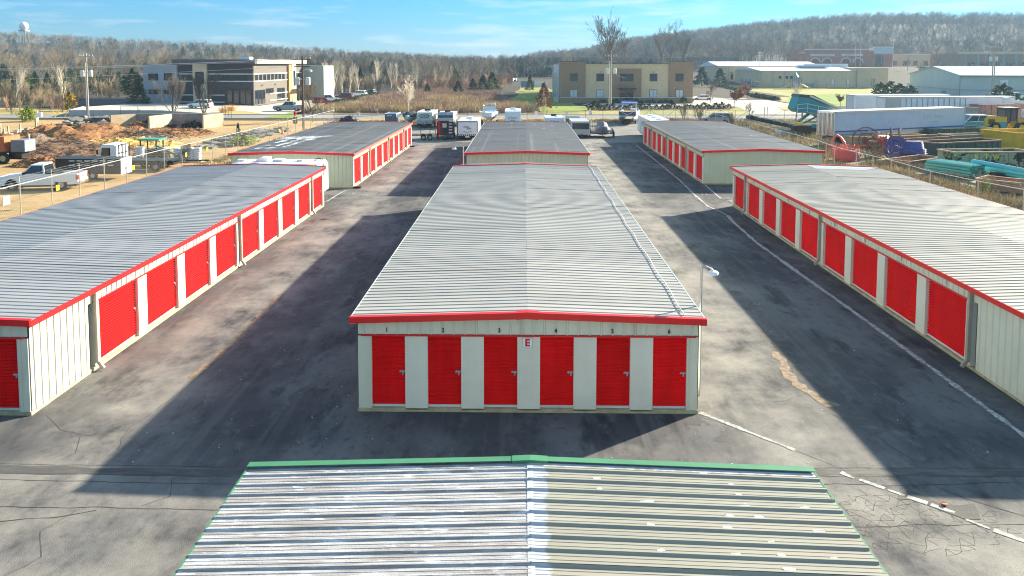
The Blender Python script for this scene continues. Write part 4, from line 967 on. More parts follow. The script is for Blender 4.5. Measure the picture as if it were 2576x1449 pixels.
# low buildings in the distance, centre
def block(name, label, x0, x1, y0, y1, h, wm, cat='building', z=None, roof=None, rh=0.25):
    zb = terrain((x0 + x1) / 2, y0) if z is None else z
    o = thing(name, label, cat, (x0, y0, zb))
    MB().box(0, x1 - x0, 0, y1 - y0, -3, h).build('wall', wm, o); MB().box(-.15, x1 - x0 + .15, -.15, y1 - y0 + .15, h, h + rh).build('roof', roof or M['whiteroof'], o)
    return o
o = block('low_building', 'low tan flat roofed building behind a row of narrow conifers', 0.4, 16.5, 430, 455, 5.2, M['beige2'], z=1.8)
MB().box(11.2, 16.3, -.5, 6, 5, 6.4).build('raised_block', M['beige2'], o)
for i in range(4): window(o, 1.5 + i * 2.6, 1.0, 3.0, 1.2, 0)
for i in range(9):
    t = thing('narrow_conifer', 'dark narrow conifer in the row against the low tan building', 'tree', (1.6 + i * 1.35 + R.uniform(-.2, .2), 427.5, 1.7), R.uniform(0, 6), 'narrow conifers along the low tan building')
    a, b = proto(('narrow',), lambda: conifer(390, 5.2, 0.75, 260, 0.4), M['bark'], M['bluecedar']); ob('trunk', a, t); ob('crown', b, t); t.scale = (1, 1, R.uniform(.85, 1.15))
o = thing('screen_fence', 'low blue and white panelled enclosure beyond the yellow lawn', 'fence', (-1.0, 262, terrain(0, 262)))
MB().box(0, 4.6, 0, 0.15, 0, 2.1).build('blue_panel', M['bluebox'], o); MB().box(4.62, 9.2, 0, 0.15, 0, 2.1).build('white_panel', M['offwhite'], o); MB().box(9.0, 9.15, 0.2, 5, 0, 2.1).build('side_panel', M['offwhite'], o)

# school complex and warehouses on the right
o = block('school_building', 'long grey flat roofed school wing with dark band behind the cedars', 100, 140, 480, 520, 8.2, M['beige2'], z=5.2, roof=M['fascialt'])
MB().box(0.2, 32, -.15, 0, 5.6, 8.0).build('dark_band', M['fasciadk'], o); MB().box(5, 27, -.1, 0, 3.2, 5.2).build('window_band', M['bluebox'], o); MB().box(32.5, 40, -1.2, 4, -2, 8.7).build('corner_tower', M['beige'], o)
MB().box(12, 16, -.4, -.1, 3.6, 4.9).build('sign_panel', M['offwhite'], o)
o = thing('school_building', 'long beige school hall with white sloping roof beside the two cedars', 'school building', (86, 345, 1.2), radians(3))
MB().box(0, 46, 0, 30, -2, 7.0).build('wall', M['beige'], o)
r_ = MB(); r_.prism([(-.4, 7.0), (30.4, 7.0), (15, 9.0)], -.4, 46.4, 'x'); r_.build('roof', M['whiteroof'], o)
for x in (4.5, 9, 14, 18.5): MB().box(x - .1, x + .1, -.12, 0, 0, 7).build('downspout', M['spout'], o)
for x in (6, 16, 34): window(o, x, 1.2, 4.2, 1.0 if x != 34 else 2.4, 0, mull=0 if x != 34 else 2)
for x in (27, 37): MB().box(x - .5, x + .5, -.2, 0, 5.0, 5.8).build('vent_box', M['offwhite'], o)
a_ = MB(); a_.box(34, 46, -6, 0, 4.6, 4.9)
for x in (34.3, 38, 42, 45.7): a_.box(x - .1, x + .1, -5.9, -5.7, -1, 4.6)
a_.build('awning', M['whiteroof'], o)
for i in range(6): MB().box(19 + i * 2.0, 20.5 + i * 2.0, -2.2, -1.0, 0, 1.5).build('condenser', M['fascialt'], o)
o = thing('school_building', 'beige school block with white roof edge behind the playground', 'school building', (91, 300, 0.3), radians(-1.5))
MB().box(0, 36, 0, 40, -2, 6.3).build('wall', M['beige'], o); MB().box(36, 47.5, -1, 40, -2, 7.4).build('end_block', M['beige2'], o)
r_ = MB(); r_.prism([(-.4, 6.3), (20, 7.6), (40.4, 6.3)], -.4, 36, 'x'); r_.build('roof', M['whiteroof'], o)
for x in (0.4, 4.5, 9.0, 14.6): MB().box(x - .1, x + .1, -.12, 0, 0, 6.3).build('downspout', M['spout'], o)
for x in (7.3, 9.9, 11.6): window(o, x, 3.2, 4.2, 0.9, 0, pane=M['glass'], mull=0)
for x in (27.2, 33): window(o, x, 0.9, 3.2, 1.1, 0, pane=M['blind'], mull=0)
window(o, 42, 0.9, 3.2, 1.1, -1.0, mull=0)
MB().box(20.2, 21.6, -.06, 0, 0, 3.2).build('door', M['beige2'], o); MB().box(17, 18.6, -2, -1, 0, 1.5).build('condenser', M['fascialt'], o); MB().box(19, 20, -2, -1, 0, 1.5).build('condenser', M['fascialt'], o)
MB().box(20, 30, 12, 20, 7.4, 8.3).build('roof_unit', M['bluegrey'], o); MB().box(27, 42, 24, 34, 6.9, 8.9).build('roof_unit', M['whiteroof'], o)
# brick school with arches
o = thing('school_building', 'red brick school with arched entrance and limestone lettering band', 'school building', (158, 440, 7.2), radians(-6))
wl = MB()
def archwall(mb, x0, x1, centres, rad, spring, h, y0, y1):
    cur = x0
    for c in centres:
        mb.box(cur, c - rad, y0, y1, -3, h); cur = c + rad
        n = 10; pts = [(c + rad * cos(pi - pi * i / n), spring + rad * sin(pi * i / n)) for i in range(n + 1)]
        for i in range(n):
            (ax, az), (bx, bz) = pts[i], pts[i + 1]; mb.prism([(ax, az), (bx, bz), (bx, h), (ax, h)], y0, y1)
    mb.box(cur, x1, y0, y1, -3, h)
archwall(wl, 0, 34, [5.4, 11.8, 22, 28.4], 2.3, 2.6, 9.6, 0, 0.8); wl.box(0, 34, 3.0, 30, -3, 9.6); wl.build('brick_wall', M['redbrick'], o)
for c in (5.4, 11.8, 22, 28.4):
    t = MB(); n = 10; p0 = [(c + 2.3 * cos(pi - pi * i / n), 2.6 + 2.3 * sin(pi * i / n)) for i in range(n + 1)]; p1 = [(c + 2.85 * cos(pi - pi * i / n), 2.6 + 2.85 * sin(pi * i / n)) for i in range(n + 1)]
    for i in range(n): t.prism([p0[i], p0[i + 1], p1[i + 1], p1[i]], -.15, 0.0)
    t.build('arch_trim', M['limestone'], o)
for a, b in ((-3, 0), (34, 47)): MB().box(a, b, 1, 30, -3, 8 if a < 0 else 9.3).build('side_wing', M['redbrick'], o)
c = MB(); c.box(-.3, 34.3, -.3, 1, 9.6, 10.2); c.box(-3.2, 0, .8, 2, 7.8, 8.3); c.box(36.6, 47.3, .4, 2, 10.9, 11.5); c.build('cornice', M['limestone'], o)
MB().box(37, 47, .9, 9, 7.5, 10.9).build('glazed_tower', M['blind'], o); MB().box(38, 42, .85, 1.0, 0, 7).build('tall_window', M['glass'], o)
MB().box(2.8, 16, -.12, 0, 6.3, 7.5).build('lettering_band', M['limestone'], o); MB().box(19.5, 31, -.12, 0, 6.3, 7.5).build('lettering_band', M['limestone'], o)
text('MOORESVILLE PARK', 0.95, (9.3, -.14, 6.9), FRONT, M['fascialt'], o, sx=1.05); text('ELEMENTARY', 0.95, (25.2, -.14, 6.9), FRONT, M['fascialt'], o, sx=1.2)
for i, (x, h) in enumerate(((24.5, 11.5), (27.2, 11.5), (44, 12.8))):
    p = o.matrix_basis @ Vector((x, -8, 0)); t = thing('flagpole', ['white flagpole in front of the left pair of arches', 'second white flagpole beside the brick arches', 'tall white flagpole by the glazed school tower'][i], 'flagpole', (p.x, p.y, terrain(p.x, p.y)))
    MB().cyl((0, 0, 0), (0, 0, h), .16, .09, 6).build('pole', M['offwhite'], t); MB().lathe([(0.01, -.15), (.16, 0), (.01, .15)], 6, (0, 0, h)).build('finial', M['offwhite'], t)
o = block('school_wing', 'long tan brick school wing right of the arched entrance', 205, 262, 455, 480, 7.2, M['creambrick'], z=7.2, roof=M['limestone'], rh=.5)
for i in range(9): window(o, 4 + i * 6, 1.2, 3.6, 2.2, 0)
o = thing('flat_roofed_building', 'long brown building with grey piers at the far right under the hill', 'building', (222, 402, 6.4), radians(-3))
MB().box(0, 52, 0, 30, -3, 8.2).build('wall', M['brownbrick'], o); MB().box(-.2, 52.2, -.3, 0, 7.7, 9.0).build('parapet', M['creambrick'], o)
for i in range(8): MB().box(3 + i * 6.2, 4.4 + i * 6.2, -.5, 0, -2, 7.7).build('pier', M['fascialt'], o)
for i in range(7): window(o, 6.8 + i * 6.2, 0.6, 3.4, 3.0, 0)
MB().box(32, 37.5, -.8, -.5, 4.2, 8.2).build('sign_panel', M['offwhite'], o)
# pale warehouse at right edge
wc = Vector((121.5, 218, 0))
o = thing('warehouse', 'large pale metal warehouse with grey roof at the right edge', 'warehouse', wc, radians(-8))
gw = 24.0
MB().box(0, 60, 0, 40, -1, 6.0).build('long_wall', M['whitewall'], o)
g_ = MB(); g_.prism([(0, -1), (40, -1), (40, 6.0), (20, 8.4), (0, 6.0)], -0.1, 0.02, 'x'); g_.build('gable_wall', M['whitewall'], o)
r_ = MB(); r_.prism([(-.5, 5.95), (20, 8.42), (40.5, 5.95), (40.5, 6.15), (20, 8.62), (-.5, 6.15)], -.4, 60.4, 'x'); r_.build('roof', mat('pale_blue_roof', (0.36, 0.43, 0.47), 0.45, var=0.05, scale=.3), o)
c = MB(); c.box(-.22, -.1, -.02, .4, -1, 6); c.box(-.15, 60, -.12, 0, 2.0, 2.14); c.box(-.16, -.1, 0, 40, 2.0, 2.14); c.box(-.4, 60.4, -.62, -.5, 5.85, 6.15); c.build('corner_trim', M['fascialt'], o)
MB().box(10, 11.9, -.4, 0, 3.3, 4.9).build('wall_unit', M['white'], o); MB().box(-3.5, -2.5, 3, 4.2, 0, 1.8).build('meter_box', M['bluegrey'], o)
# playground
t = thing('playground_set', 'playground climbing frame with green roof and two yellow slides', 'playground', (99.5, 286, 0.25), radians(10))
M['playblue'] = mat('play_blue', (0.03, 0.07, 0.25), 0.5); M['playyel'] = mat('play_yellow', (0.60, 0.45, 0.12), 0.5); M['playgrn'] = mat('play_green', (0.05, 0.40, 0.22), 0.5)
q = MB()
for x in (-1.6, -.8, 0, .8, 1.6):
    for y in (-1, 1): q.cyl((x, y, 0), (x, y, 4.2), .09, n=5)
q.box(-1.8, 1.8, -1.1, 1.1, 1.3, 1.5); q.build('frame', M['playblue'], t)
MB().lathe([(1.3, 4.2), (0.05, 5.8)], 4).build('roof', M['playgrn'], t)
for s in (-1, 1): MB().tube([(s * 1.6, 0, 1.5), (s * 3, 0, 1.1), (s * 4.6, 0, .3), (s * 5.4, 0, .2)], .35, 6).build('slide', M['playyel'], t)
t = thing('playground_set', 'blue playground tower beside the school awning', 'playground', (82.5, 290, .3)); q = MB()
for x in (-1.4, 0, 1.4, 2.8, 4.2):
    for y in (-1, 1): q.cyl((x, y, 0), (x, y, 3.4 if x < 2 else 2.2), .1, n=5)
q.box(-1.5, 4.3, -1.1, 1.1, 1.2, 1.4); q.box(-1.5, 1.5, -1.1, -1, 1.4, 2.4); q.build('frame', M['playblue'], t); MB().box(3, 5, -1.3, 1.3, 2.2, 2.4).build('roof', M['oakleaf'], t)

# radome on the hill
zr = terrain(-470, 760)
t = thing('radar_tower', 'white spherical radar dome on a short lattice tower above the left hill', 'radar dome', (-497, 770, terrain(-497, 770)))
q = MB()
for x in (-3, 3):
    for y in (-3, 3): q.cyl((x, y, 0), (x * .8, y * .8, 13), .35, n=5)
for z in (3, 7, 11): q.box(-3, 3, -3.1, -2.9, z, z + .3); q.box(-3, 3, 2.9, 3.1, z, z + .3)
q.box(-3.6, 3.6, -3.6, 3.6, 12.6, 14); q.build('tower', M['fascialt'], t)
MB().lathe([(4.4 * sin(pi * i / 14) + .01, 17.6 - 4.4 * cos(pi * i / 14)) for i in range(1, 15)], 20).build('dome', M['white'], t, smooth=True)

# ---------------------------------------------------------------- poles and wires
M['polewood'] = mat('dark_pole_wood', (0.10, 0.065, 0.045), 0.9, var=0.25, scale=3, stretch=(4, 4, .3))
M['polegrey'] = mat('weathered_pole', (0.36, 0.33, 0.29), 0.85, var=0.15, scale=3, stretch=(4, 4, .3))
M['wire'] = mat('bright_wire', (0.62, 0.60, 0.57), 0.5, var=0.05)
def utility(label, loc, h, m, second=None, trans=True, arm=True, r=.17):
    t = thing('utility_pole', label, 'utility pole', loc); MB().cyl((0, 0, -.3), (0, 0, h), r, r * .7, 8).build('pole', m, t)
    if second: MB().cyl((second, .3, -.3), (second, .3, h * .86), r * .8, r * .6, 8).build('pole', m, t)
    if arm:
        for z in (h - .5, h - 1.5): MB().bar((-1.2, 0, z), (1.2, 0, z), .12).build('crossarm', m, t)
        for x in (-1.1, -.5, .5, 1.1): MB().cyl((x, 0, h - .44), (x, 0, h - .2), .06, n=6).build('insulator', M['offwhite'], t)
    if trans:
        for x in (-.75, .75):
            c = MB(); c.lathe([(.01, 0), (.30, 0), (.33, .1), (.33, .95), (.28, 1.05), (.01, 1.08)], 10, (x, -.1, h - 4.0)); c.bar((0, 0, h - 3.3), (x, -.1, h - 3.3), .08); c.build('transformer', M['offwhite'], t)
    return t
utility('pair of pale utility poles with two white transformers left of the mulch bunkers', (-75.2, 132.9, 0), 11.0, M['polegrey'], -.42)
utility('grey double utility pole with two transformers before the tan office', (17.5, 156.2, 0), 11.3, M['polegrey'], -.38)
utility('grey utility pole beside the pale warehouse', (117, 196, 0), 14.0, M['polegrey'], .6)
utility('small grey utility pole in front of the school wing', (104, 345, 1.0), 13.5, M['offwhite'], None, False)
utility('thin dark utility pole behind the red brick school', (187, 470, 9), 13, M['fascialt'], None, False)
utility('grey utility pole by the brown building under the hill', (232, 395, 6.5), 12, M['polegrey'], None, True)
t = utility('dark wooden utility pole with crossarm and street light behind the rear left building', (-30.4, 106.6, 0), 10.4, M['polewood'])
b = MB(); b.tube([(0.1, 0, 8.3), (.6, -.1, 8.55), (1.1, -.2, 8.5)], .05); b.lathe([(.05, 0), (.28, -.1), (.22, -.3), (.02, -.36)], 8, (1.15, -.2, 8.5)); b.build('street_light', M['offwhite'], t)
def wires(name, label, segs, r=.018, m=None):
    for a, b, sag in segs:
        mb = MB(); a = Vector(a); b = Vector(b); n = 14
        mb.tube([a.lerp(b, i / n) - Vector((0, 0, sag * 4 * (i / n) * (1 - i / n))) for i in range(n + 1)], r, 3)
        tag(mb.build(name, m or M['wire']), label, 'wire', 'overhead wires')
ex = [((-31.4, 106.6, 10.0), (-135, 112, 8.6), .9), ((-30.9, 106.6, 10.0), (-135, 112.5, 8.1), .8), ((-29.9, 106.6, 9.9), (-135, 113, 7.6), .7), ((-30.4, 106.6, 9.0), (-135, 110, 5.0), .4)]
for i, e_ in enumerate(ex): wires('overhead_wire', ['topmost pale wire running left from the dark wooden pole', 'second pale wire below the topmost left of the dark pole', 'third pale wire left of the dark wooden pole', 'lowest pale wire sloping left from the dark wooden pole'][i], [e_], .022)
wires('overhead_wire', 'thin dark wire strung past the front of the tan office', [((-140, 330, 16), (18, 156, 10.8), 1.5), ((-140, 331, 15), (17.0, 156, 9.9), 1.5), ((18, 156.2, 10.8), (117, 196, 13.4), 1.2), ((18, 156.2, 7.6), (24.2, 183, 6.0), .3)], .014, M['fascialt'])

# ---------------------------------------------------------------- fences
M['fencepost'] = mat('fence_post', (0.42, 0.40, 0.36), 0.6, 0.2, var=0.12, scale=3)
M['fencedark'] = mat('dark_fence_post', (0.10, 0.085, 0.07), 0.7, var=0.2, scale=3)
M['fencewire'] = mat('fence_wire', (0.19, 0.185, 0.175), 0.6, 0.3, var=0.1)
def chainlink(label, pts, h, step, pm, barbs=0, mesh=0.28, lean=0.0, wr=.004, rails=(1.0,)):
    t = thing('chain_link_fence', label, 'fence'); P2 = []
    for a, b in zip(pts[:-1], pts[1:]):
        a = Vector((*a, 0)); b = Vector((*b, 0)); n = max(1, round((b - a).length / step)); P2 += [a.lerp(b, i / n) for i in range(n)]
    P2.append(Vector((*pts[-1], 0)))
    pm_ = MB().cyl((0, 0, -.2), (0, 0, h + .06), .032, n=6).mesh('post', pm)
    am = MB().bar((0, 0, h), (lean, 0, h + .45), .03).mesh('barb_arm', pm)
    for p in P2:
        q = ob('post', pm_, t, p)
        if barbs: ob('barb_arm', am, q)
    r_ = MB()
    for a, b in zip(P2[:-1], P2[1:]):
        for z in rails: r_.bar((a.x, a.y, h * z), (b.x, b.y, h * z), .042)
    r_.build('top_rail', pm, t)
    wv = MB()
    for a, b in zip(P2[:-1], P2[1:]):
        L_ = (b - a).length; n = int(L_ / mesh); k = h * .97
        for i in range(-int(k / mesh), n + 1):
            for s in (1, -1):
                x0, z0, x1, z1 = i * mesh, 0.04, i * mesh + k, k
                if x0 < 0: z0 = .04 - x0; x0 = 0.0
                if x1 > L_: z1 = k - (x1 - L_); x1 = L_
                if x1 <= x0: continue
                if s < 0: x0, x1 = L_ - x0, L_ - x1
                pa = a + (b - a) * (x0 / L_); pb = a + (b - a) * (x1 / L_); d = (b - a).normalized(); o_ = Vector((-d.y, d.x, 0)) * wr
                up = Vector((0, 0, wr * 1.4))
                wv.add([Vector((pa.x, pa.y, z0)) - up, Vector((pb.x, pb.y, z1)) - up, Vector((pb.x, pb.y, z1)) + o_ + up, Vector((pa.x, pa.y, z0)) + o_ + up], [(0, 1, 2, 3)])
    w_ = wv.build('wire_mesh', M['fencewire'], t); w_['kind'] = 'stuff'
    if barbs:
        bw = MB()
        for k in range(barbs):
            f = (k + 1) / barbs
            for a, b in zip(P2[:-1], P2[1:]): bw.bar((a.x + lean * f, a.y, h + .45 * f), (b.x + lean * f, b.y, h + .45 * f), .012)
        bw.build('barbed_wire', M['fencewire'], t)
    return t
chainlink('grey chain link fence between the left storage roof and the mulch yard', [(-30.9, 34), (-30.9, 66), (-30.3, 92), (-29.8, 122)], 2.0, 3.3, M['fencepost'], 3, .20, 0.0, .0022)
chainlink('low chain link fence with dark posts along the rear of the lot', [(-29.8, 121.4), (-12, 122.4), (10, 125.2), (18.5, 126.6)], 1.75, 3.0, M['fencedark'], 0, .22, 0, .004)
rp_ = [G(x, y, 1.9) for x, y in ((1891.7, 308.5), (1922, 317.7), (1962, 328.9), (1985, 334), (2030, 347), (2058.7, 353.8), (2100, 369), (2154.7, 383), (2242, 403), (2340.6, 431), (2461, 456), (2576, 477), (2640, 489))]
chainlink('rusty chain link fence with leaning barb arms behind the right storage buildings', [(27.6, 130.5)] + [(v.x, v.y) for v in rp_], 1.9, 3.2, M['fencepost'], 3, .22, -.35, .004)
chainlink('chain link fence with yellow markers in front of the office parking', [(-72, 137.5), (-55, 141.0), (-50, 132)], 1.6, 3.0, M['fencedark'], 0, .3, 0, .003)
chainlink('low fence around the school playground', [(74, 278), (108, 279), (110, 284)], 1.5, 3.0, M['fencedark'], 0, .5, 0, .004)
def gate(label, a, b, h, m):
    a = Vector((*a, 0)); b = Vector((*b, 0)); t = thing('braced_gate', label, 'gate', a, atan2(b.y - a.y, b.x - a.x)); L_ = (b - a).length
    f = MB()
    for x in (0, L_): MB().cyl((x, 0, 0), (x, 0, h + .5), .06, n=6).build('gate_post', m, t)
    for z in (.15, h): f.bar((0, 0, z), (L_, 0, z), .06)
    f.bar((L_ / 2, 0, .15), (L_ / 2, 0, h), .05); f.bar((L_ * .25, 0, .15), (L_ * .25, 0, h), .05); f.bar((L_ * .75, 0, .15), (L_ * .75, 0, h), .05)
    f.build('gate_frame', m, t); f = MB(); f.bar((L_ * .25, 0, h), (0, 0, .2), .05); f.bar((L_ * .25, 0, h), (L_ * .5, 0, .2), .05); f.bar((L_ * .75, 0, h), (L_ * .5, 0, .2), .05); f.bar((L_ * .75, 0, h), (L_, 0, .2), .05); f.build('brace', m, t)
    return t
gate('braced grey pipe gate at the right end of the rear fence', (18.6, 126.6), (27.5, 130.2), 1.75, M['fencepost'])
gate('long braced pipe gate of the right hand yard', (40.5, 129.5), (52.5, 131.4), 1.7, M['fencepost'])
gate('braced pipe gate beside the teal screening machine', (30, 128), (40, 129.4), 1.7, M['fencepost'])
for i, (x, y) in enumerate([(-18.6, 121.9), (-26, 121.5), (2, 124.1), (6.9, 124.7), (10.8, 125.2)]):
    tag(MB().box(-.24, .24, -.02, .02, 1.15, 1.75).build('fence_sign', M['white'], None, (x, y - .08, 0)), ['small white sign on the rear fence beside the dark shed', 'white sign on the rear fence near the covered jet ski', 'white sign on the rear fence left of the small camper', 'white sign on the rear fence behind the grey trailer', 'white sign on the rear fence left of the pontoon boat'][i], 'sign')
M['yellowtag'] = mat('yellow_tag', (0.85, 0.72, 0.0), 0.5, var=0.05)
for i, (X_, Y_, z) in enumerate(((64, 487, 1.0), (361, 420, .9), (596, 408, .9), (712, 358, .9), (440, 470, 1.0), (520, 440, 1.0))):
    yq = (34, 69.5, 74, 95, 50, 60)[i]; xq = (-30.9, -30.85, -30.75, -30.3, -30.9, -30.9)[i]
    tag(MB().box(-.02, .02, -.16, .16, z, z + .34).build('fence_marker', M['yellowtag'], None, (xq + .08, yq + .5, 0)), 'yellow plastic marker tied to the left chain link fence', 'marker', 'yellow markers on the left fence')
tag(MB().box(-.02, .02, -.3, .3, 1.0, 1.5).build('fence_sign', M['white'], None, (-30.75, 45.3, 0)), 'white warning sign with red print on the left fence', 'sign')
# ---------------------------------------------------------------- vehicles
def paint(name, c, rough=0.3): return mat(name, c, rough, 0.0, var=0.05, scale=0.8, spec=0.5)
M['redlight'] = mat('tail_light_red', (0.55, 0.02, 0.02), 0.3); M['headlight'] = mat('headlight', (0.6, 0.6, 0.6), 0.15)
M['rim'] = mat('wheel_rim', (0.35, 0.35, 0.36), 0.35, 0.6); M['underbody'] = mat('underbody', (0.02, 0.02, 0.02), 0.9)
M['tarp'] = mat('black_cover', (0.02, 0.022, 0.027), 0.55, var=0.3, scale=1.5, bump=0.6, bscale=3)
M['greytarp'] = mat('grey_tarp', (0.16, 0.15, 0.20), 0.6, var=0.3, scale=1.5, bump=0.6, bscale=3)
_wh = {}
def wheel(par, x, y, r=.36, w_=.24, axis='y', rimm=None):
    k = (r, w_, axis, (rimm or M['rim']).name)
    if k not in _wh:
        d = Vector((0, w_ / 2, 0)) if axis == 'y' else Vector((w_ / 2, 0, 0))
        t = MB().cyl(-d, d, r, n=16); t.cyl(-d * 1.04, d * 1.04, r * .86, n=16)
        c = MB().cyl(-d * 1.08, d * 1.08, r * .56, n=10); c.cyl(-d * 1.16, d * 1.16, r * .2, n=6)
        _wh[k] = (t.mesh('wheel', M['rubber']), c.mesh('rim', rimm or M['rim']))
    a, b = _wh[k]; o = ob('wheel', a, par, (x, y, r)); ob('rim', b, o); return o
def car(name, label, loc, rz, pm, kind='suv', cat='car', group=None):
    P_ = dict(suv=(4.7, 1.86, 1.72, 1.02, 1.0, -2.25, 1.15, -1.95, .35), sedan=(4.9, 1.85, 1.45, .92, .9, -1.75, 1.25, -1.0, .2), van=(5.3, 2.0, 2.1, 1.1, 1.1, -2.6, 1.7, -2.5, 1.0),
              pickup=(5.8, 1.98, 1.86, 1.16, 1.14, -.55, 1.15, -.42, .42), crew=(5.8, 1.98, 1.88, 1.16, 1.14, -1.2, 1.2, -1.05, .45))[kind]
    L_, W, H, belt, hood, c0, c1, t0, t1 = P_
    root = thing(name, label, cat, loc, rz, group); h = W / 2; rw = .40 if 'ick' in kind or kind == 'crew' else .35; xr, xf = -L_ * .29, L_ * .315
    def arch(xc): return [(xc + (rw + .07) * cos(pi * i / 8), rw + (rw + .07) * sin(pi * i / 8)) for i in range(9)]
    ar = [(x, max(z, .34)) for x, z in arch(xr)][::-1]; af = [(x, max(z, .34)) for x, z in arch(xf)][::-1]
    pick = kind in ('pickup', 'crew')
    poly = [(-L_ / 2, .42)] + ar + af + [(L_ / 2 - .02, .42), (L_ / 2, .62), (L_ / 2 - .12, hood * .9), (c1 + .1, hood), (c1 - .05, belt), (c0 - .02 if pick else -L_ / 2 + .06, belt)]
    if pick: poly += [(c0 - .03, .62), (-L_ / 2, .62)]
    else: poly += [(-L_ / 2, .8)]
    wp = lambda p: (p[0], p[1] * (1 - .06 * max(0, p[2] - .6)) * (1 - .05 * (abs(p[0]) > L_ / 2 - .2)), p[2])
    b = MB().prism(poly, -h, h, warp=wp); b.build('body', pm, root)
    tp = lambda p: (p[0], p[1] * (1 - .17 * max(0, (p[2] - belt) / (H - belt))), p[2])
    MB().prism([(c0, belt - .02), (c1, belt - .02), (t1, H), (t0, H)], -h * .97, h * .97, warp=tp).build('cab', pm, root)
    g = MB(); zz0, zz1 = belt + .06, H - .1; f0 = (zz0 - belt) / (H - belt); f1 = (zz1 - belt) / (H - belt)
    xa0, xa1 = c0 + (t0 - c0) * f0 + .1, c0 + (t0 - c0) * f1 + .1; xb0, xb1 = c1 + (t1 - c1) * f0 - .12, c1 + (t1 - c1) * f1 - .08
    n = {'suv': 3, 'sedan': 2, 'van': 2, 'pickup': 1, 'crew': 2}[kind]
    for s in (-1, 1):
        for i in range(n):
            u0, u1 = i / n + .015, (i + 1) / n - .015
            q = [(xa0 + (xb0 - xa0) * u0, zz0), (xa0 + (xb0 - xa0) * u1, zz0), (xa1 + (xb1 - xa1) * u1, zz1), (xa1 + (xb1 - xa1) * u0, zz1)]
            g = MB().prism(q, s * h * .97 - .012, s * h * .97 + .012, warp=tp); g.build('side_window', M['glass'], root)
    for (x0, x1, nm) in ((c1, t1, 'windscreen'), (c0, t0, 'rear_window')):
        s = 1 if nm == 'windscreen' else -1
        a0 = x0 + (x1 - x0) * .1 + s * .015; a1 = x0 + (x1 - x0) * .88 + s * .015; w0 = h * .97 * .92; w1 = h * .97 * .80
        MB().add([(a0, -w0, belt + (H - belt) * .1), (a0, w0, belt + (H - belt) * .1), (a1, w1, belt + (H - belt) * .88), (a1, -w1, belt + (H - belt) * .88)], [(0, 1, 2, 3) if s > 0 else (3, 2, 1, 0)]).build(nm, M['glass'], root)
    if pick:
        bd = MB(); x0, x1 = -L_ / 2, c0 - .05
        bd.box(x0, x1, -h, -h + .09, .622, belt); bd.box(x0, x1, h - .09, h, .622, belt); bd.box(x1 - .06, x1, -h + .09, h - .09, .622, belt); bd.build('bed', pm, root)
        tg = MB().box(x0 - .02, x0 + .06, -h + .09, h - .09, .60, belt - .02).build('tailgate', pm, root)
        MB().box(x0 + .06, x1 - .06, -h + .09, h - .09, .615, .66).build('bed_floor', M['underbody'], root)
    for x in (xr, xf):
        for s in (-1, 1): wheel(root, x, s * (h - .13), rw, .24)
    for s in (-1, 1):
        MB().cb((L_ / 2 - .1, s * (h - .28), hood * .74), (.16, .38, .17)).build('headlight', M['headlight'], root)
        MB().cb((-L_ / 2 + .05, s * (h - .1), belt - .26), (.16, .2, .36)).build('tail_light', M['redlight'], root)
        MB().cb((c1 - .25, s * (h + .09), belt + .1), (.12, .2, .16)).build('mirror', M['black'], root)
    for s in (-1, 1): MB().cb((s * (L_ / 2 + .02), 0, .5), (.14, W * .94, .2)).build('bumper', M['chrome'] if pick else pm, root)
    MB().box(-L_ / 2 + .2, L_ / 2 - .2, -h + .2, h - .2, .25, .5).build('underbody', M['underbody'], root)
    return root
pw_ = paint('white_car_paint', (0.80, 0.81, 0.82)); pr_ = paint('maroon_paint', (0.16, 0.012, 0.015)); pg_ = paint('grey_paint', (0.27, 0.29, 0.32)); pb_ = paint('dark_blue_paint', (0.02, 0.025, 0.05))
prd = paint('bright_red_paint', (0.45, 0.02, 0.02)); psl = paint('silver_paint', (0.42, 0.44, 0.46)); ptl = paint('teal_paint', (0.05, 0.30, 0.31))

# the white pickup in the left yard
t = car('pickup_truck', 'white pickup truck with black bed toolbox parked behind the left fence', (-36.0, 57.2, 0), radians(-170), pw_, 'pickup', 'pickup truck'); t.scale = (.96, .98, 1.04)
tb = MB(); tb.box(-1.15, -.62, -.9, .9, .95, 1.28); tb.box(-1.2, -.6, -.95, .95, 1.28, 1.33); tb.build('toolbox', M['black'], t)
text('TT', .22, (.55, .955, .86), (pi / 2, 0, pi), M['ink'], t, 'door_lettering'); MB().cb((-2.93, 0, .95), (.03, .2, .16)).build('tailgate_badge', M['black'], t)
MB().cb((-2.99, .15, .6), (.03, .34, .18)).build('licence_plate', M['offwhite'], t)
# cars by the dark office, on the drives and far off
for (X_, Y_, rz, pm, kind, lb, nm, ct) in [
    (727, 279, 183, pg_, 'crew', 'grey pickup truck at the mouth of the dark office drive', 'pickup_truck', 'pickup truck'),
    (504, 272, 172, pw_, 'suv', 'white car half hidden by a bare tree before the dark office', 'parked_car', 'car'),
    (826, 258, 20, pw_, 'crew', 'white pickup truck at the near end of the row by the field', 'pickup_truck', 'pickup truck'),
    (812, 263, 15, prd, 'suv', 'red car beside the white pickup by the field edge', 'parked_car', 'car'),
    (866, 250, 175, pr_, 'suv', 'maroon sport utility car parked by the dead field', 'parked_car', 'car'),
    (902, 243, 170, pw_, 'suv', 'white sport utility car behind the maroon one', 'parked_car', 'car'),
    (926, 239, 165, pb_, 'suv', 'dark blue car at the far end of the parked row', 'parked_car', 'car'),
    (1766, 253, 180, pw_, 'sedan', 'white sedan parked right of the tan office', 'parked_car', 'car')]:
    car(nm, lb, G(X_, Y_, .35 if X_ == 504 else 0), radians(rz), pm, kind, ct)
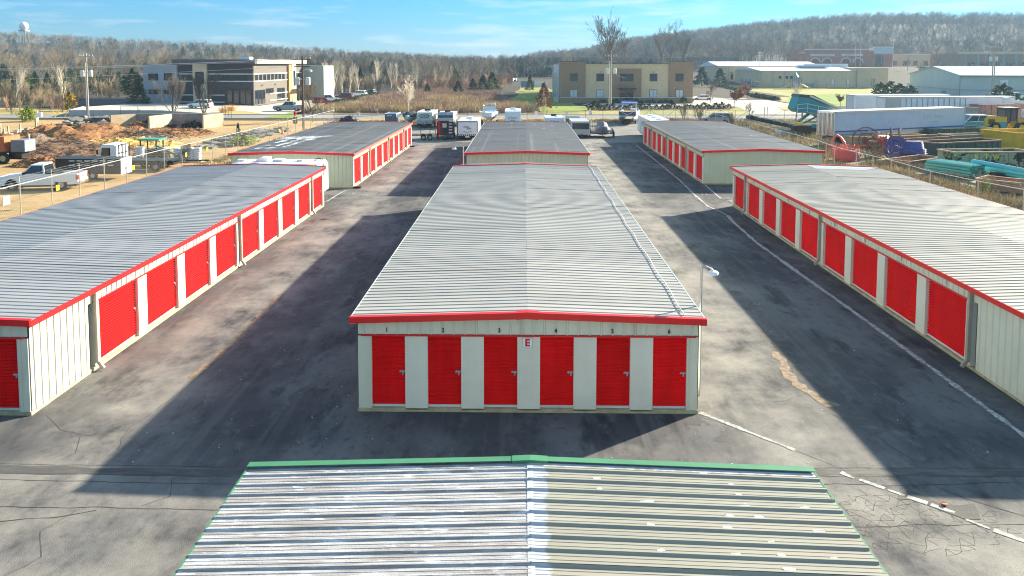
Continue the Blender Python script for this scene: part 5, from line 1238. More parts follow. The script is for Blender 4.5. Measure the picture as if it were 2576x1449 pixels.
for (x, y, rz, pm, kind, lb, z) in [(231, 396, 180, psl, 'suv', 'silver car in front of the brown building with piers', 6.6), (148, 300, 180, pw_, 'suv', 'pale car left of the big pale warehouse', .2),
                            (128.5, 205, 15, pw_, 'crew', 'white truck by the dark shrubs right of the warehouse pole', 0.0)]:
    car('parked_car', lb, (x, y, z), radians(rz), pm, kind)
rr = random.Random(9); gl = 'vehicles on the distant lot beyond the field'
pts_ = [(rr.uniform(-62, 2), rr.uniform(352, 392)) for i in range(26)]
for i, (x, y) in enumerate(pts_):
    pm = rr.choice([pw_, pw_, psl, pg_, pb_, pw_]); z = terrain(x, y) + 1.2
    big = rr.random() < .35
    t = thing('parked_truck' if big else 'parked_car', 'pale box truck on the distant lot beyond the field' if big else 'small vehicle on the distant lot beyond the field', 'truck' if big else 'car', (x, y, z - 1.2), rr.uniform(0, 6.28), gl)
    b = MB()
    if big: b.box(-3.5, 1.8, -1.2, 1.2, .9, 3.5); b.prism([(1.9, .5), (3.6, .5), (3.6, 1.5), (3.0, 2.5), (1.9, 2.5)], -1.1, 1.1)
    else: b.prism([(-2.3, .4), (2.3, .4), (2.3, .9), (1.1, 1.0), (.5, 1.6), (-1.8, 1.6), (-2.3, 1.0)], -.9, .9)
    b.build('body', pm, t)
    for x_ in (-1.4, 1.4):
        for s in (-1, 1): wheel(t, x_, s * .8, .36)

# ---------------------------------------------------------------- trailers and boats at the back of the lot
def face(xl, xr, yt, yg):
    a = G((xl + xr) / 2, yg); k = a.y + .7; W = (xr - xl) * k / CAM_F; z = CAM_H - (yt - 158) * k / CAM_F
    return a, W, z
def camper(label, fx, L_, prof, pm, low=None, name='travel_trailer', cat='trailer', rz=0, z0=.55, axles=2, ac=True, vents=1, stripe=None, rear=False, door=True):
    a, W, H = fx; t = thing(name, label, cat, a, rz); h = W / 2
    poly = [(y * (H - z0) / 2.4 if abs(y) < 1.2 else y, z0 + (H - z0) * z) for y, z in prof] + [(L_, z0 + (H - z0)), (L_, z0)]
    b = MB().prism(poly, -h, h, 'x'); b.build('body', pm, t)
    ed = MB()
    for s in (-1, 1):
        ed.box(s * h - .02, s * h + .02, .2, L_, H - .08, H + .02)
    ed.build('roof_edge', M['offwhite'], t)
    if low: MB().box(-h - .012, h + .012, -.012, L_ + .012, z0 - .02, z0 + .42).build('skirt', low, t)
    if ac:
        q = MB(); q.prism([(L_ * .5, H), (L_ * .5 + .9, H), (L_ * .5 + .75, H + .28), (L_ * .5 + .1, H + .28)], -.4, .4, 'x'); q.build('air_conditioner', M['white'] if ac is True else ac, t)
    for i in range(vents): MB().cb((.3 * (-1) ** i, L_ * (.22 + .5 * i), H + .07), (.4, .45, .14)).build('roof_vent', M['offwhite'], t)
    for i in range(axles):
        for s in (-1, 1): wheel(t, s * (h - .1), L_ * .55 + (i - (axles - 1) / 2) * .85, .36, .22, 'x')
    hb = MB()
    if not rear:
        hb.bar((-h * .6, 0.1, z0 - .08), (0, -1.1, z0 - .08), .09); hb.bar((h * .6, 0.1, z0 - .08), (0, -1.1, z0 - .08), .09); hb.cyl((0, -1.0, 0), (0, -1.0, z0 + .25), .05, n=6)
        hb.build('hitch', M['black'], t)
    MB().box(-h + .15, h - .15, .3, L_ - .2, .3, z0).build('chassis', M['black'], t)
    for s in (-1, 1):
        for k in (.3, .72): MB().box(s * h - .02, s * h + .02, L_ * k, L_ * k + 1.0, z0 + (H - z0) * .52, z0 + (H - z0) * .8).build('side_window', M['glass'], t)
        if door and s > 0: MB().box(h - .01, h + .025, L_ * .5, L_ * .5 + .65, z0 + .05, z0 + (H - z0) * .88).build('side_door', M['offwhite'], t)
    return t, W, H
PV = [(0, 0), (-.28, .32), (-.12, .75), (.1, 1.0)]      # slanted nose, as (y, height share)
PF = [(0, 0), (0, .96), (.06, 1.0)]
pcr = paint('cream_trailer', (0.52, 0.55, 0.50), .4); pbl = paint('white_trailer', (0.70, 0.74, 0.79), .35); pgy = paint('slate_trailer', (0.10, 0.125, 0.16), .4); pst = paint('silver_trailer', (0.45, 0.44, 0.42), .3)
t, W, H = camper('pale travel trailer with an oval badge on its crossed nose', face(1048.6, 1088, 282, 321.5), 7, PV, pcr, M['black'], ac=M['black'])
bad = MB(); n = 20
for i in range(n):
    a0, a1 = 2 * pi * i / n, 2 * pi * (i + 1) / n; bad.prism([(.62 * cos(a0), .25 * sin(a0)), (.62 * cos(a1), .25 * sin(a1)), (.72 * cos(a1), .32 * sin(a1)), (.72 * cos(a0), .32 * sin(a0))], -.02, .02)
bo = bad.build('oval_badge', M['ink'], t, (0, -.28, 1.75)); bo.rotation_euler = (-.1, 0, 0)
text('VIBE', .34, (0, -.30, 1.75), (pi / 2 - .1, 0, 0), M['ink'], t, 'badge_lettering', sx=1.15)
x_ = MB()
for s in (-1, 1):
    x_.bar((s * .5, -.27, 2.0), (s * W * .42, -.16, 2.55), .035); x_.bar((s * .5, -.27, 1.5), (s * W * .42, -.21, .95), .035)
x_.build('nose_crease', M['fascialt'], t); MB().box(-.3, .3, -.8, -.4, .55, 1.05).build('battery_box', M['bluegrey'], t)
t, W, H = camper('travel trailer with wide dark front window behind the black generator', face(1100.5, 1141, 285, 323), 6.2, PV, pcr, M['black'], ac=M['black'])
MB().prism([(-.31, 1.55), (-.26, 1.95), (-.23, 1.95), (-.28, 1.55)], -W * .46, W * .46, 'x').build('front_window', M['glassblue'], t); MB().prism([(-.28, 2.0), (-.12, 2.35), (-.08, 2.35), (-.25, 2.0)], -W * .48, W * .48, 'x').build('visor', M['bluegrey'], t)
# generator trailer
a, W, H = face(1099.6, 1141.6, 303, 351); t = thing('generator_trailer', 'black generator trailer with red Honeywell lettering', 'generator', a, radians(3)); h = W / 2
MB().prism([(-h, .5), (h, .5), (h + .03, H - .25), (h - .15, H), (-h + .15, H), (-h - .03, H - .25)], 0, 3.4).build('body', M['black'], t)
for sx_ in (-.62 * h, .62 * h): MB().prism([(sx_ - .34, .62), (sx_ + .34, .62), (sx_ + .34, H - .2), (sx_ - .34, H - .2)], -.06, 0).build('front_panel', mat('dark_grey_panel', (.035, .035, .04), .5), t)
text('Honeywell', .52, (-.78 * h, -.075, H / 2 + .22), (pi / 2, -pi / 2, 0), M['redpaint'], t, 'lettering', bold=.012)
for i in range(5): MB().cb((.62 * h, -.08, .85 + i * .36), (.42, .03, .13)).build('control_label', M['offwhite'] if i != 3 else M['steel'], t)
MB().cb((-.1, -.2, H - .55), (.5, .3, .5)).build('control_box', M['steel'], t)
q = MB(); q.bar((-.6, .1, .42), (0, -1.2, .42), .09); q.bar((.6, .1, .42), (0, -1.2, .42), .09); q.cyl((0, -1.1, 0), (0, -1.1, .6), .05, n=6); q.build('hitch', M['black'], t)
for s in (-1, 1): wheel(t, s * (h + .02), 1.6, .34, .2, 'x')
# toy hauler
t, W, H = camper('white toy hauler trailer with black edging and work and play lettering', face(1150.7, 1201, 304, 352), 7.4, PF, pbl, None, rear=True, z0=.6, door=True)
e = MB(); h = W / 2
for s in (-1, 1): e.box(s * h - .06, s * h + .06, -.03, .03, .6, H)
e.box(-h, h, -.035, .03, H - .1, H + .02); e.box(-h, h, -.035, .03, .5, .72); e.build('black_edging', M['black'], t)
for i in range(9): MB().prism([(-h + .1 + i * .235, .52), (-h + .21 + i * .235, .52), (-h + .3 + i * .235, .72), (-h + .19 + i * .235, .72)], -.045, -.036).build('bumper_stripe', M['white'], t)
text('WORK', .24, (-.12, -.02, H - .72), FRONT, M['ink'], t, bold=.004); text('PLAY', .24, (.22, -.02, H - .92), FRONT, M['ink'], t, bold=.004)
q = MB(); q.bar((-.5, -.015, H - 1.2), (0, -.015, H - 1.42), .04); q.bar((0, -.015, H - 1.42), (.5, -.015, H - 1.2), .04); q.build('chevron', M['ink'], t)
MB().cb((0, -.06, .38), (.5, .03, .2)).build('licence_plate', M['offwhite'], t); MB().box(-h, h, .05, .5, .3, .5).build('rear_bumper', M['black'], t)
# slate enclosed trailer
t, W, H = camper('slate grey upright enclosed trailer at the left of the row', face(968.4, 996.6, 286, 316), 4.5, PF, pgy, None, 'enclosed_trailer', ac=False, vents=0, axles=1, door=False, z0=.35)
MB().cb((-.15, -.02, H - .25), (.75, .04, .16)).build('name_plate', M['offwhite'], t)
# jayco style white trailer
t, W, H = camper('tall white travel trailer with script lettering and mountain emblem on its front', face(1270, 1310, 279, 320), 7.5, PF, pbl, None, vents=2)
text('Jay Feather', .3, (0, -.02, H - .95), FRONT, M['ink'], t); q = MB(); q.bar((-.5, -.012, H - 1.5), (0, -.012, H - 1.28), .06); q.bar((0, -.012, H - 1.28), (.5, -.012, H - 1.5), .06); q.build('mountain_emblem', M['ink'], t)
t, W, H = camper('low white camper with black corner trim and dark roof unit', face(1372, 1417.5, 294, 326), 5.2, [(0, 0), (-.1, .6), (.2, .92), (.6, 1.0)], pbl, None, ac=M['black'])
text('Coleman', .34, (0, -.10, 1.2), (pi / 2 - .12, 0, 0), M['ink'], t); MB().box(-W / 2 - .03, -W / 2 + .04, .2, 1.2, .6, H - .2).build('corner_trim', M['black'], t)
t, W, H = camper('dark roofed trailer mostly hidden behind the silver one', face(1424, 1463, 297, 330), 5, PF, paint('brown_trailer', (.07, .05, .045)), None, 'enclosed_trailer', ac=False, vents=0)
t, W, H = camper('silver enclosed trailer with black upper front panel', face(1438.5, 1483, 304, 347), 6.0, PF, pst, None, 'enclosed_trailer', ac=False, vents=0, z0=.4, door=False)
h = W / 2
MB().box(-h + .06, h - .06, -.03, 0, .4 + (H - .4) * .42, H - .22).build('front_panel', M['glassblue'], t); e = MB()
for s in (-1, 1): e.box(s * h - .05, s * h + .05, -.04, .04, .4, H)
e.box(-h, h, -.04, .05, H - .12, H + .02); e.build('corner_trim', M['steel'], t)
t = thing('enclosed_trailer', 'long white enclosed trailer half hidden by the rear right roof', 'trailer', (16.35, 92, 0))
b = MB(); b.box(-1.25, 1.25, 0, 11, .55, 2.6); b.build('body', pbl, t)
for i, y in enumerate((2.5, 6, 9.2)): MB().cb((.1, y, 2.68), (.6, .6, .16)).build('roof_vent', M['white'], t)
for y in (3, 6.5): MB().box(-1.28, -1.24, y, y + .7, 1.5, 2.1).build('side_window', M['bluegrey'], t)
MB().box(-1.275, -1.24, 8.2, 8.9, .65, 2.4).build('side_door', M['offwhite'], t)
for y in (3.4, 4.3): wheel(t, -1.15, y, .36, .22, 'x')
MB().box(-1.0, 1.0, .2, 10.8, .3, .55).build('chassis', M['black'], t)
# motorhome in the gap behind the left building
t = thing('motorhome', 'long white motorhome with roof air unit and rear ladder in the gap between left buildings', 'motorhome', (-13.9, 52.3, 0))
b = MB(); b.prism([(-7.4, .5), (0, .5), (0, 2.35), (-.2, 2.6), (-5.6, 2.6), (-6.6, 2.35), (-7.4, 1.6)], 0, 2.4); b.build('body', pw_, t)
MB().prism([(-4.6, 2.6), (-3.8, 2.6), (-3.75, 2.9), (-4.2, 2.92), (-4.6, 2.75)], .8, 1.6).build('air_conditioner', M['white'], t); MB().cb((-3.1, 1.2, 2.68), (.7, .6, .16)).build('roof_vent', M['offwhite'], t); MB().cb((-5.7, 1.2, 2.66), (.5, .5, .14)).build('roof_vent', M['offwhite'], t); MB().cb((-1.6, 1.2, 2.66), (.4, .4, .12)).build('roof_vent', M['offwhite'], t)
MB().cyl((-5.2, -.08, 2.45), (-.9, -.08, 2.45), .09).build('awning', M['offwhite'], t)
l = MB()
for y in (.9, 1.3): l.tube([(.06, y, .9), (.06, y, 2.5), (-.15, y, 2.8), (-.5, y, 2.8), (-.6, y, 2.62)], .025)
for z in (1.2, 1.6, 2.0, 2.4): l.cyl((.06, .9, z), (.06, 1.3, z), .02, n=5)
l.build('ladder', M['black'], t)
for x in (-6, -2): wheel(t, x, .15, .38)
# black flat utility trailer and boat frame
p = G(1063, 351); t = thing('utility_trailer', 'empty black flat trailer frame beside the rear left doors', 'trailer', p, radians(8)); q = MB()
for y in (-.8, .8): q.bar((-1.7, y, .6), (1.7, y, .6), .1)
for x in (-1.7, -.6, .5, 1.7): q.bar((x, -.8, .6), (x, .8, .6), .08)
q.build('frame', M['black'], t); q = MB(); q.bar((-1.7, -.8, .6), (-1.7, -.8, 1.5), .07); q.bar((.9, -.8, .6), (.9, -.8, 1.3), .07); q.bar((1.6, -.8, .6), (1.6, -.8, 1.2), .07); q.bar((.9, -.8, 1.3), (1.6, -.8, 1.2), .07); q.bar((-.2, .8, .6), (-.2, .8, 1.4), .07); q.build('upright', M['black'], t)
q = MB(); q.bar((-1.7, 0, .6), (-2.9, -.3, .5), .1); q.cyl((-2.8, -.3, 0), (-2.8, -.3, .7), .04, n=5); q.build('hitch', M['black'], t)
for x in (.1, .9):
    for s in (-.95, .95): wheel(t, x, s, .33, .2)
# utility trailer with tarp
a, W, H = face(1487, 1543, 330, 347); t = thing('utility_trailer', 'black utility trailer carrying a grey tarped machine', 'trailer', a, radians(-3)); h = W / 2; q = MB()
q.box(-h, h, 0, 3.8, .5, .6); q.build('deck', M['black'], t); q = MB()
for z in (.75, 1.0): q.bar((-h, 0, z), (-h, 3.8, z), .05); q.bar((h, 0, z), (h, 3.8, z), .05); q.bar((-h, 0, z), (h, 0, z), .05)
for i in range(5):
    for s in (-1, 1): q.bar((s * h, i * .95, .6), (s * h, i * .95, 1.0), .05)
    q.bar((-h + i * h / 2, 0, .6), (-h + i * h / 2, 0, 1.0), .05)
q.build('side_rail', M['black'], t); q = MB()
for i in range(8): q.bar((-h + .1 + i * .22, 3.85, .6), (-h + .1 + i * .22, 3.85, 2.0), .035)
q.bar((-h + .1, 3.85, 2.0), (-h + 1.65, 3.85, 2.0), .05); q.build('ramp_gate', M['black'], t)
for y in (1.5, 2.3):
    for s in (-1, 1): wheel(t, s * (h + .12), y, .34, .2, 'x')
q = MB(); q.bar((-.6, 0, .5), (0, -1, .5), .08); q.bar((.6, 0, .5), (0, -1, .5), .08); q.cyl((0, -.9, 0), (0, -.9, .6), .04, n=5); q.build('hitch', M['black'], t)
def blob(pts, rad, seed, k=.18, n=2.2, nu=18, nv=12):
    "a draped cover: a bumpy dome"
    mb = MB(); rx, ry, rz_2 = rad; vs = []
    for j in range(nv + 1):
        f = j / nv * pi / 2
        for i in range(nu):
            a = 2 * pi * i / nu; d = Vector((cos(a) * cos(f), sin(a) * cos(f), sin(f))); s_ = 1 + k * noise.noise(d * n + Vector((seed, 0, 0))) + k * .5 * noise.noise(d * n * 3 + Vector((seed, 4, 0)))
            vs.append((pts[0] + d.x * rx * s_, pts[1] + d.y * ry * s_, pts[2] + d.z * rz_2 * s_))
    return mb.add(vs, [(j * nu + i, j * nu + (i + 1) % nu, (j + 1) * nu + (i + 1) % nu, (j + 1) * nu + i) for j in range(nv) for i in range(nu)])
c = blob((0, 0, 0), (.95, 1.3, 1.25), 3, .35); tag(c.build('tarped_machine', M['greytarp'], None, (a.x + .1, a.y + 1.7, .6), 0, True), 'machine under a crumpled grey tarp on the black trailer', 'tarp')
# covered boats
def hull(L_, W, D, n=9, bow=-1, flare=.75):
    "open-ended loft of hull sections, bow at -y"
    loops = []
    for i in range(n):
        u = i / (n - 1); y = L_ * u; w_ = W / 2 * (1 - (1 - min(1, u / .6)) ** 2.2) + .03; k = D * .55 * (1 - min(1, u / .35)) ** 2
        loops.append([(-w_, y, D + .12 * (1 - u)), (-w_ * flare * .95, y, D * .42 + k * .6), (0, y, k), (w_ * flare * .95, y, D * .42 + k * .6), (w_, y, D + .12 * (1 - u)), (0, y, D + .1 * (1 - u) + .06)])
    return MB().loft(loops)
p = G(1027, 319); t = thing('covered_boat', 'small pale boat under a black cover on a trailer', 'boat', (p.x, p.y, 0)); hull(5.2, 2.3, 1.0).build('hull', M['offwhite'], t, (0, -.5, .55)); blob((0, 2.4, 1.45), (1.2, 2.6, .75), 8, .15).build('cover', M['tarp'], t, None, 0, True)
for s in (-1, 1): wheel(t, s * 1.1, 2.6, .32, .2, 'x')
q = MB(); q.bar((0, -1.2, .4), (0, 4, .5), .1); q.bar((-1, 2.6, .4), (1, 2.6, .4), .08); q.build('boat_trailer', M['black'], t)
p = G(879, 314); t = tag(blob((0, 0, 0), (1.75, 1.3, 1.25), 5, .3).build('covered_watercraft', M['tarp'], None, (p.x, p.y, 0), 0, True), 'low machine under a black cover behind the rear left roof', 'covered machine')
p = G(1237, 318); t = thing('cabin_cruiser', 'white cabin cruiser boat with windscreen between two trailers', 'boat', (p.x, p.y, 0), radians(8))
hull(6.6, 2.7, 1.25).build('hull', M['white'], t, (0, 0, .65)); MB().prism([(1.6, 1.9), (2.6, 2.5), (4.9, 2.55), (5.2, 1.9)], -.85, .85, 'x').build('cabin', M['white'], t)
MB().prism([(2.1, 2.2), (2.9, 2.85), (3.0, 2.85), (2.3, 2.2)], -.9, .9, 'x').build('windscreen', M['blind'], t)
q = MB()
for s in (-1, 1): q.tube([(s * .25, .1, 2.2), (s * 1.0, 1.5, 2.45), (s * 1.1, 3, 2.35)], .03)
q.tube([(-.9, 3, 2.9), (-.9, 3.2, 3.2), (.9, 3.2, 3.2), (.9, 3, 2.9)], .04); q.build('rail', M['chrome'], t); MB().box(-.3, .3, 6.5, 7.1, .9, 2.2).build('outboard_motor', M['black'], t)
MB().prism([(0, .66), (6.4, .66), (6.4, .95), (1.4, .95)], -.02, .02, 'x').build('keel_stripe', pb_, t)
for s in (-1, 1): wheel(t, s * 1.15, 3.6, .34, .2, 'x')
q = MB(); q.bar((0, -1.2, .45), (0, 5, .5), .1); q.bar((-1.1, 3.6, .4), (1.1, 3.6, .4), .08); q.build('boat_trailer', M['steel'], t)
p = G(1576, 314); t = thing('pontoon_boat', 'pontoon boat with blue bimini top on a trailer by the rear fence', 'boat', (p.x, p.y - .5, 0), radians(-14)); pt = paint('pontoon_side', (.30, .31, .36)); pd = paint('navy_side', (.05, .04, .10))
for s in (-1.05, 1.05): MB().tube([(s, -.4, 1.15), (s, 0, 1.0), (s, .6, .95), (s, 6.4, .95)], [.05, .22, .33, .33], 10).build('pontoon', M['steel'], t)
MB().box(-1.3, 1.3, .1, 6.4, 1.3, 1.42).build('deck', M['offwhite'], t)
q = MB(); q.box(-1.28, 1.28, .2, .28, 1.42, 2.05); q.build('front_panel', pd, t); q = MB(); q.bar((-.8, .18, 1.9), (0, .16, 1.6), .06); q.bar((0, .16, 1.6), (.8, .18, 1.9), .06); q.build('white_swoosh', M['white'], t)
for s in (-1, 1): MB().box(s * 1.28 - .03, s * 1.28 + .03, .28, 6.2, 1.42, 2.05).build('side_panel', pt, t)
MB().box(-1.1, 1.1, .5, 1.6, 1.42, 2.0).build('bench_seat', M['creamstone'], t); MB().box(.2, 1.1, 2.6, 3.4, 1.42, 2.4).build('console', M['offwhite'], t)
q = MB()
for s in (-1.15, 1.15): q.tube([(s, 2.2, 2.0), (s * .95, 1.9, 3.25)], .03); q.tube([(s, 2.2, 2.0), (s * .95, 3.9, 3.3)], .03)
q.build('top_frame', M['chrome'], t); MB().prism([(1.8, 3.25), (2.9, 3.45), (4.0, 3.25), (4.0, 3.18), (2.9, 3.36), (1.8, 3.18)], -1.15, 1.15, 'x').build('bimini_top', paint('blue_canvas', (.03, .12, .42), .8), t)
for y in (3.0, 3.85):
    for s in (-1, 1): wheel(t, s * 1.0, y, .33, .2, 'x')
q = MB(); q.bar((0, -1.4, .5), (0, 5.5, .55), .1); q.bar((-.95, 3.4, .4), (.95, 3.4, .4), .1); q.box(-.6, .6, .2, .9, .5, .9); q.build('boat_trailer', M['black'], t)
def gz(x, y, z): v = G(x, y, z); return (v.x, v.y)
# ---------------------------------------------------------------- left yard: mulch, bunkers, trucks
def mulchmat(n, c, c2): return layers(mat(n, c, .95, var=.35, scale=3, bump=1.0, bscale=5, col2=None), [(1.1, (1, 1, 2), .45, .6, c2, .7), (5, (1, 1, 1), .55, .7, tuple(x * .3 for x in c), .6), (9, (1, 1, 1), .6, .68, tuple(min(1, x * 2) for x in c), .5)])
M['mulch'] = mulchmat('red_brown_mulch', (.225, .10, .038), (.32, .165, .06)); M['mulchdk'] = mulchmat('dark_mulch', (.17, .10, .06), (.24, .12, .05)); M['mulchtan'] = mulchmat('tan_mulch', (.52, .34, .10), (.46, .26, .09)); M['soil'] = mulchmat('black_soil', (.018, .015, .014), (.03, .022, .02)); M['woodbrush'] = mulchmat('wood_waste', (.24, .17, .11), (.16, .11, .08))
def mound(name, label, c, rx, ry, h, m, seed, rz=0, cat='pile', rough=.22, n=34, chips=260):
    mb = MB(); vs = []
    for j in range(n + 1):
        for i in range(n + 1):
            u, v = i / n * 2 - 1, j / n * 2 - 1; r = sqrt(u * u + v * v); x, y = u * rx, v * ry
            b = max(0.0, 1 - r ** 1.7 * (1 + .35 * noise.noise(Vector((u * 1.7, v * 1.7, seed)))))
            z = h * b * (.75 + .5 * noise.noise(Vector((x * .35, y * .35, seed + 3)))) + (rough * noise.noise(Vector((x * 1.6, y * 1.6, seed))) + rough * .7 * noise.noise(Vector((x * 4, y * 4, seed)))) * min(1, b * 3)
            vs.append((x, y, max(z, -.05) if b > 0 else -.05))
    k = n + 1; mb.add(vs, [(j * k + i, j * k + i + 1, (j + 1) * k + i + 1, (j + 1) * k + i) for j in range(n) for i in range(n)])
    o = tag(mb.build(name, m, None, (c[0], c[1], -.02), rz), label, cat)
    rr = random.Random(seed); cb_ = MB()
    for i in range(chips):
        q = Vector(rr.choice(vs))
        if q.z < .06: continue
        d = Vector((rr.gauss(0, 1), rr.gauss(0, 1), rr.gauss(0, .35))).normalized() * rr.uniform(.12, .38); w_ = rr.uniform(.03, .07)
        cb_.bar(q - d, q + d + Vector((0, 0, .06)), w_, w_ * .7)
    w = cb_.build('wood_pieces', m, o); w['kind'] = 'stuff'
    return o
def PG(x, y): v = G(x, y); return (v.x, v.y)
for i, (X_, Y_, rx, ry, h, m, lb, rz) in enumerate([
    (205, 352, 10, 7.5, 2.4, 'mulch', 'large red brown mulch heap in the middle of the yard', .3), (280, 346, 7.5, 5.5, 1.8, 'mulch', 'red mulch heap right of the largest one below the bunkers', .1),
    (262, 372, 8, 4, 1.1, 'mulchtan', 'pale tan mulch heap behind the white cab truck', .2), (170, 384, 10, 5.5, 1.4, 'mulchdk', 'low dark mulch heap near the black dump trailer', -.1),
    (130, 362, 7, 5, 1.2, 'woodbrush', 'grey green heap of wood waste left of the mulch', .2), (385, 340, 7.5, 3.8, 1.2, 'mulch', 'low mulch heap in front of the bunkers', .25), (430, 334, 6, 2.6, .8, 'mulchdk', 'flat dark mulch spill by the dirt road', .2),
    (330, 362, 6, 3.2, .8, 'mulchtan', 'low tan mulch spill behind the skid steer', .2), (95, 416, 2.6, 1.6, .9, 'mulch', 'small orange mulch heap under the orange truck tail', 0)]):
    p = PG(X_, Y_); mound('mulch_pile', lb, p, rx, ry, h, M[m], 50 + i * 3, rz, chips=700 if i < 7 else 260)
p = PG(352, 352); q = mound('brush_pile', 'heap of grey brush and branches before the bunkers', p, 5.0, 3.2, 1.2, M['woodbrush'], 91)
rr = random.Random(8); b = MB()
for i in range(160):
    a = Vector((p[0] + rr.gauss(0, 1.8), p[1] + rr.gauss(0, 1.1), rr.uniform(.2, 1.1))); d = Vector((rr.gauss(0, 1), rr.gauss(0, .6), rr.gauss(.25, .3))).normalized() * rr.uniform(.6, 1.5); seg(b, a - d, a + d, .03, .012)
w = b.build('branches', M['twiggrey'], None); w.parent = q; w.matrix_parent_inverse = q.matrix_world.inverted() if False else Matrix.Translation((-p[0], -p[1], .02)); w['kind'] = 'stuff'
# concrete bunkers
M['bunker'] = layers(mat('sunlit_stained_concrete', (.46, .38, .27), .9, var=.1, scale=1, bump=.2), [(.8, (1, 1, 1.5), .45, .65, (.50, .30, .10), .7), (2.5, (2, 2, .4), .55, .7, (.24, .18, .13), .5)])  # orange of the sun put into the divider colour, brown stains over it
M['bunkerback'] = layers(mat('pink_stained_concrete', (.36, .29, .26), .9, var=.1, scale=1, bump=.2), [(.6, (1, 1, 1), .5, .65, (.32, .14, .13), .6), (2.5, (2, 2, .4), .55, .7, (.2, .15, .13), .5)])
t = thing('bunker_wall', 'three sided concrete mulch bunkers with sunlit orange dividers', 'bunker', (-57, 113.6, 0))
def rel(x, y): return (x + 57, y - 113.6)
for (a, c, m) in (((-59.4, 110.6), (-57.2, 113.4), 'bunker'), ((-52.8, 108.4), (-51.9, 113.4), 'bunker'), ((-46.3, 111.2), (-44.9, 115.0), 'bunker')):
    (x0, y0), (x1, y1) = rel(*a), rel(*c); MB().bar((x0, y0, .85), (x1, y1, .85), .3, 2.1).build('divider', M[m], t)
(x0, y0), (x1, y1) = rel(-57.2, 113.6), rel(-44.9, 115.1); MB().bar((x0, y0, .85), (x1, y1, .85), .3, 2.08).build('back_wall', M['bunkerback'], t)
mound('mulch_pile', 'black soil heap in the left bunker', (-54.6, 112.2), 1.9, 1.2, 1.7, M['soil'], 71); mound('mulch_pile', 'brown mulch heap at the mouth of the left bunker', (-54.9, 110.2), 2.2, 1.7, 1.2, M['mulch'], 72); mound('mulch_pile', 'black soil heap against the right bunker wall', (-48.3, 112.6), 2.1, 1.4, 1.2, M['soil'], 73); mound('mulch_pile', 'low black soil heap left in the right bunker', (-50.6, 110.9), 1.4, 1.2, .7, M['soil'], 74)
# timber and stone stacks
M['stone'] = mat('pale_boulder', (.42, .36, .25), .9, var=.25, scale=2, bump=.5, rnd=.3); M['slate'] = mat('grey_flagstone', (.14, .135, .12), .9, var=.3, scale=3, bump=.4, rnd=.3); M['plank'] = mat('weathered_plank', (.42, .34, .22), .85, var=.2, scale=2, rnd=.2)
def rock(seed, r=.5):
    rr = random.Random(seed); mb = MB(); vs = []; n, m_ = 7, 5
    for j in range(m_ + 1):
        f = -pi / 2 + pi * j / m_
        for i in range(n):
            a = 2 * pi * i / n; s = r * rr.uniform(.75, 1.2); vs.append((cos(a) * cos(f) * s * 1.3 + .001 * i, sin(a) * cos(f) * s, max(-.1, .35 * r + sin(f) * s * .65)))
    return mb.add(vs, [(j * n + i, j * n + (i + 1) % n, (j + 1) * n + (i + 1) % n, (j + 1) * n + i) for j in range(m_) for i in range(n)])
rks = [rock(i).mesh('boulder', M['stone']) for i in range(4)]; rr = random.Random(21)
for x, y in fill([PG(0, 372), PG(95, 362), PG(165, 345), PG(150, 326), PG(60, 330), PG(0, 338)], 46, 22, 1.0):
    o = ob('boulder', rks[rr.randrange(4)], None, (x, y, 0), rr.uniform(0, 6)); s = rr.uniform(.7, 1.7); o.scale = (s, s, s * rr.uniform(.6, 1)); tag(o, 'pale landscaping boulder among others at the left of the yard', 'boulder', 'boulders for sale in the left yard')
fls = [MB().box(-.6, .6, -.4, .4, 0, .12).mesh('flagstone', M['slate'])]
for x, y in fill([PG(150, 326), PG(280, 326), PG(275, 300), PG(170, 312)], 60, 23, .8):
    o = ob('flagstone', fls[0], None, (x, y, rr.uniform(0, .9)), rr.uniform(0, 6)); o.rotation_euler = (rr.uniform(-.2, .2), rr.uniform(-.2, .2), rr.uniform(0, 6)); s = rr.uniform(.7, 1.5); o.scale = (s, s, rr.uniform(1, 3)); tag(o, 'grey flagstone in the rough stacks left of the bunkers', 'flagstone', 'flagstones stacked left of the bunkers')
for x, y in fill([PG(500, 372), PG(560, 345), PG(640, 330), PG(720, 322), PG(728, 330), PG(640, 352), PG(560, 375)], 60, 24, .8):
    o = ob('flagstone', fls[0], None, (x, y, 0), 0); o.rotation_euler = (rr.uniform(-.1, .1), rr.uniform(-.1, .1), rr.uniform(0, 6)); s = rr.uniform(.7, 1.3); o.scale = (s, s, rr.uniform(1, 2.5)); tag(o, 'grey flagstone lying on the grass by the left fence', 'flagstone', 'flagstones on the grass by the left fence')
for i, (X_, Y_, h) in enumerate(((0, 350, 2), (11, 365, 1.9), (6, 372, 1.6), (73, 368, 1.4), (90, 350, 2.6), (22, 352, 1.7), (50, 345, 1.7))):
    p = PG(X_ + 2, Y_); tag(MB().bar((0, 0, -.1), (R.uniform(-.15, .15), 0, h), .14).build('timber_post', M['plank'], None, (p[0], p[1], 0)), 'pale timber post among the boulders of the left yard', 'post', 'timber posts in the left yard')
t = thing('timber_stack', 'dark stack of weathered timber left of the bunkers', 'timber stack', (*PG(255, 320), 0), .2)
for k in range(6):
    for j in range(5): MB().cb((R.uniform(-.3, .3), j * .42, .12 + k * .24), (4.2 - k * .3 + R.uniform(-.5, .5), .34, .17)).build('plank', M['slate'], t)
t = thing('notice_box', 'white box sign on a post beside the far driveway', 'sign', (*PG(94, 306), 0)); MB().box(-.12, .12, -.1, .1, 0, 1.7).build('post', M['white'], t); MB().box(-.15, .75, -.16, .16, .75, 1.5).build('box', M['white'], t)
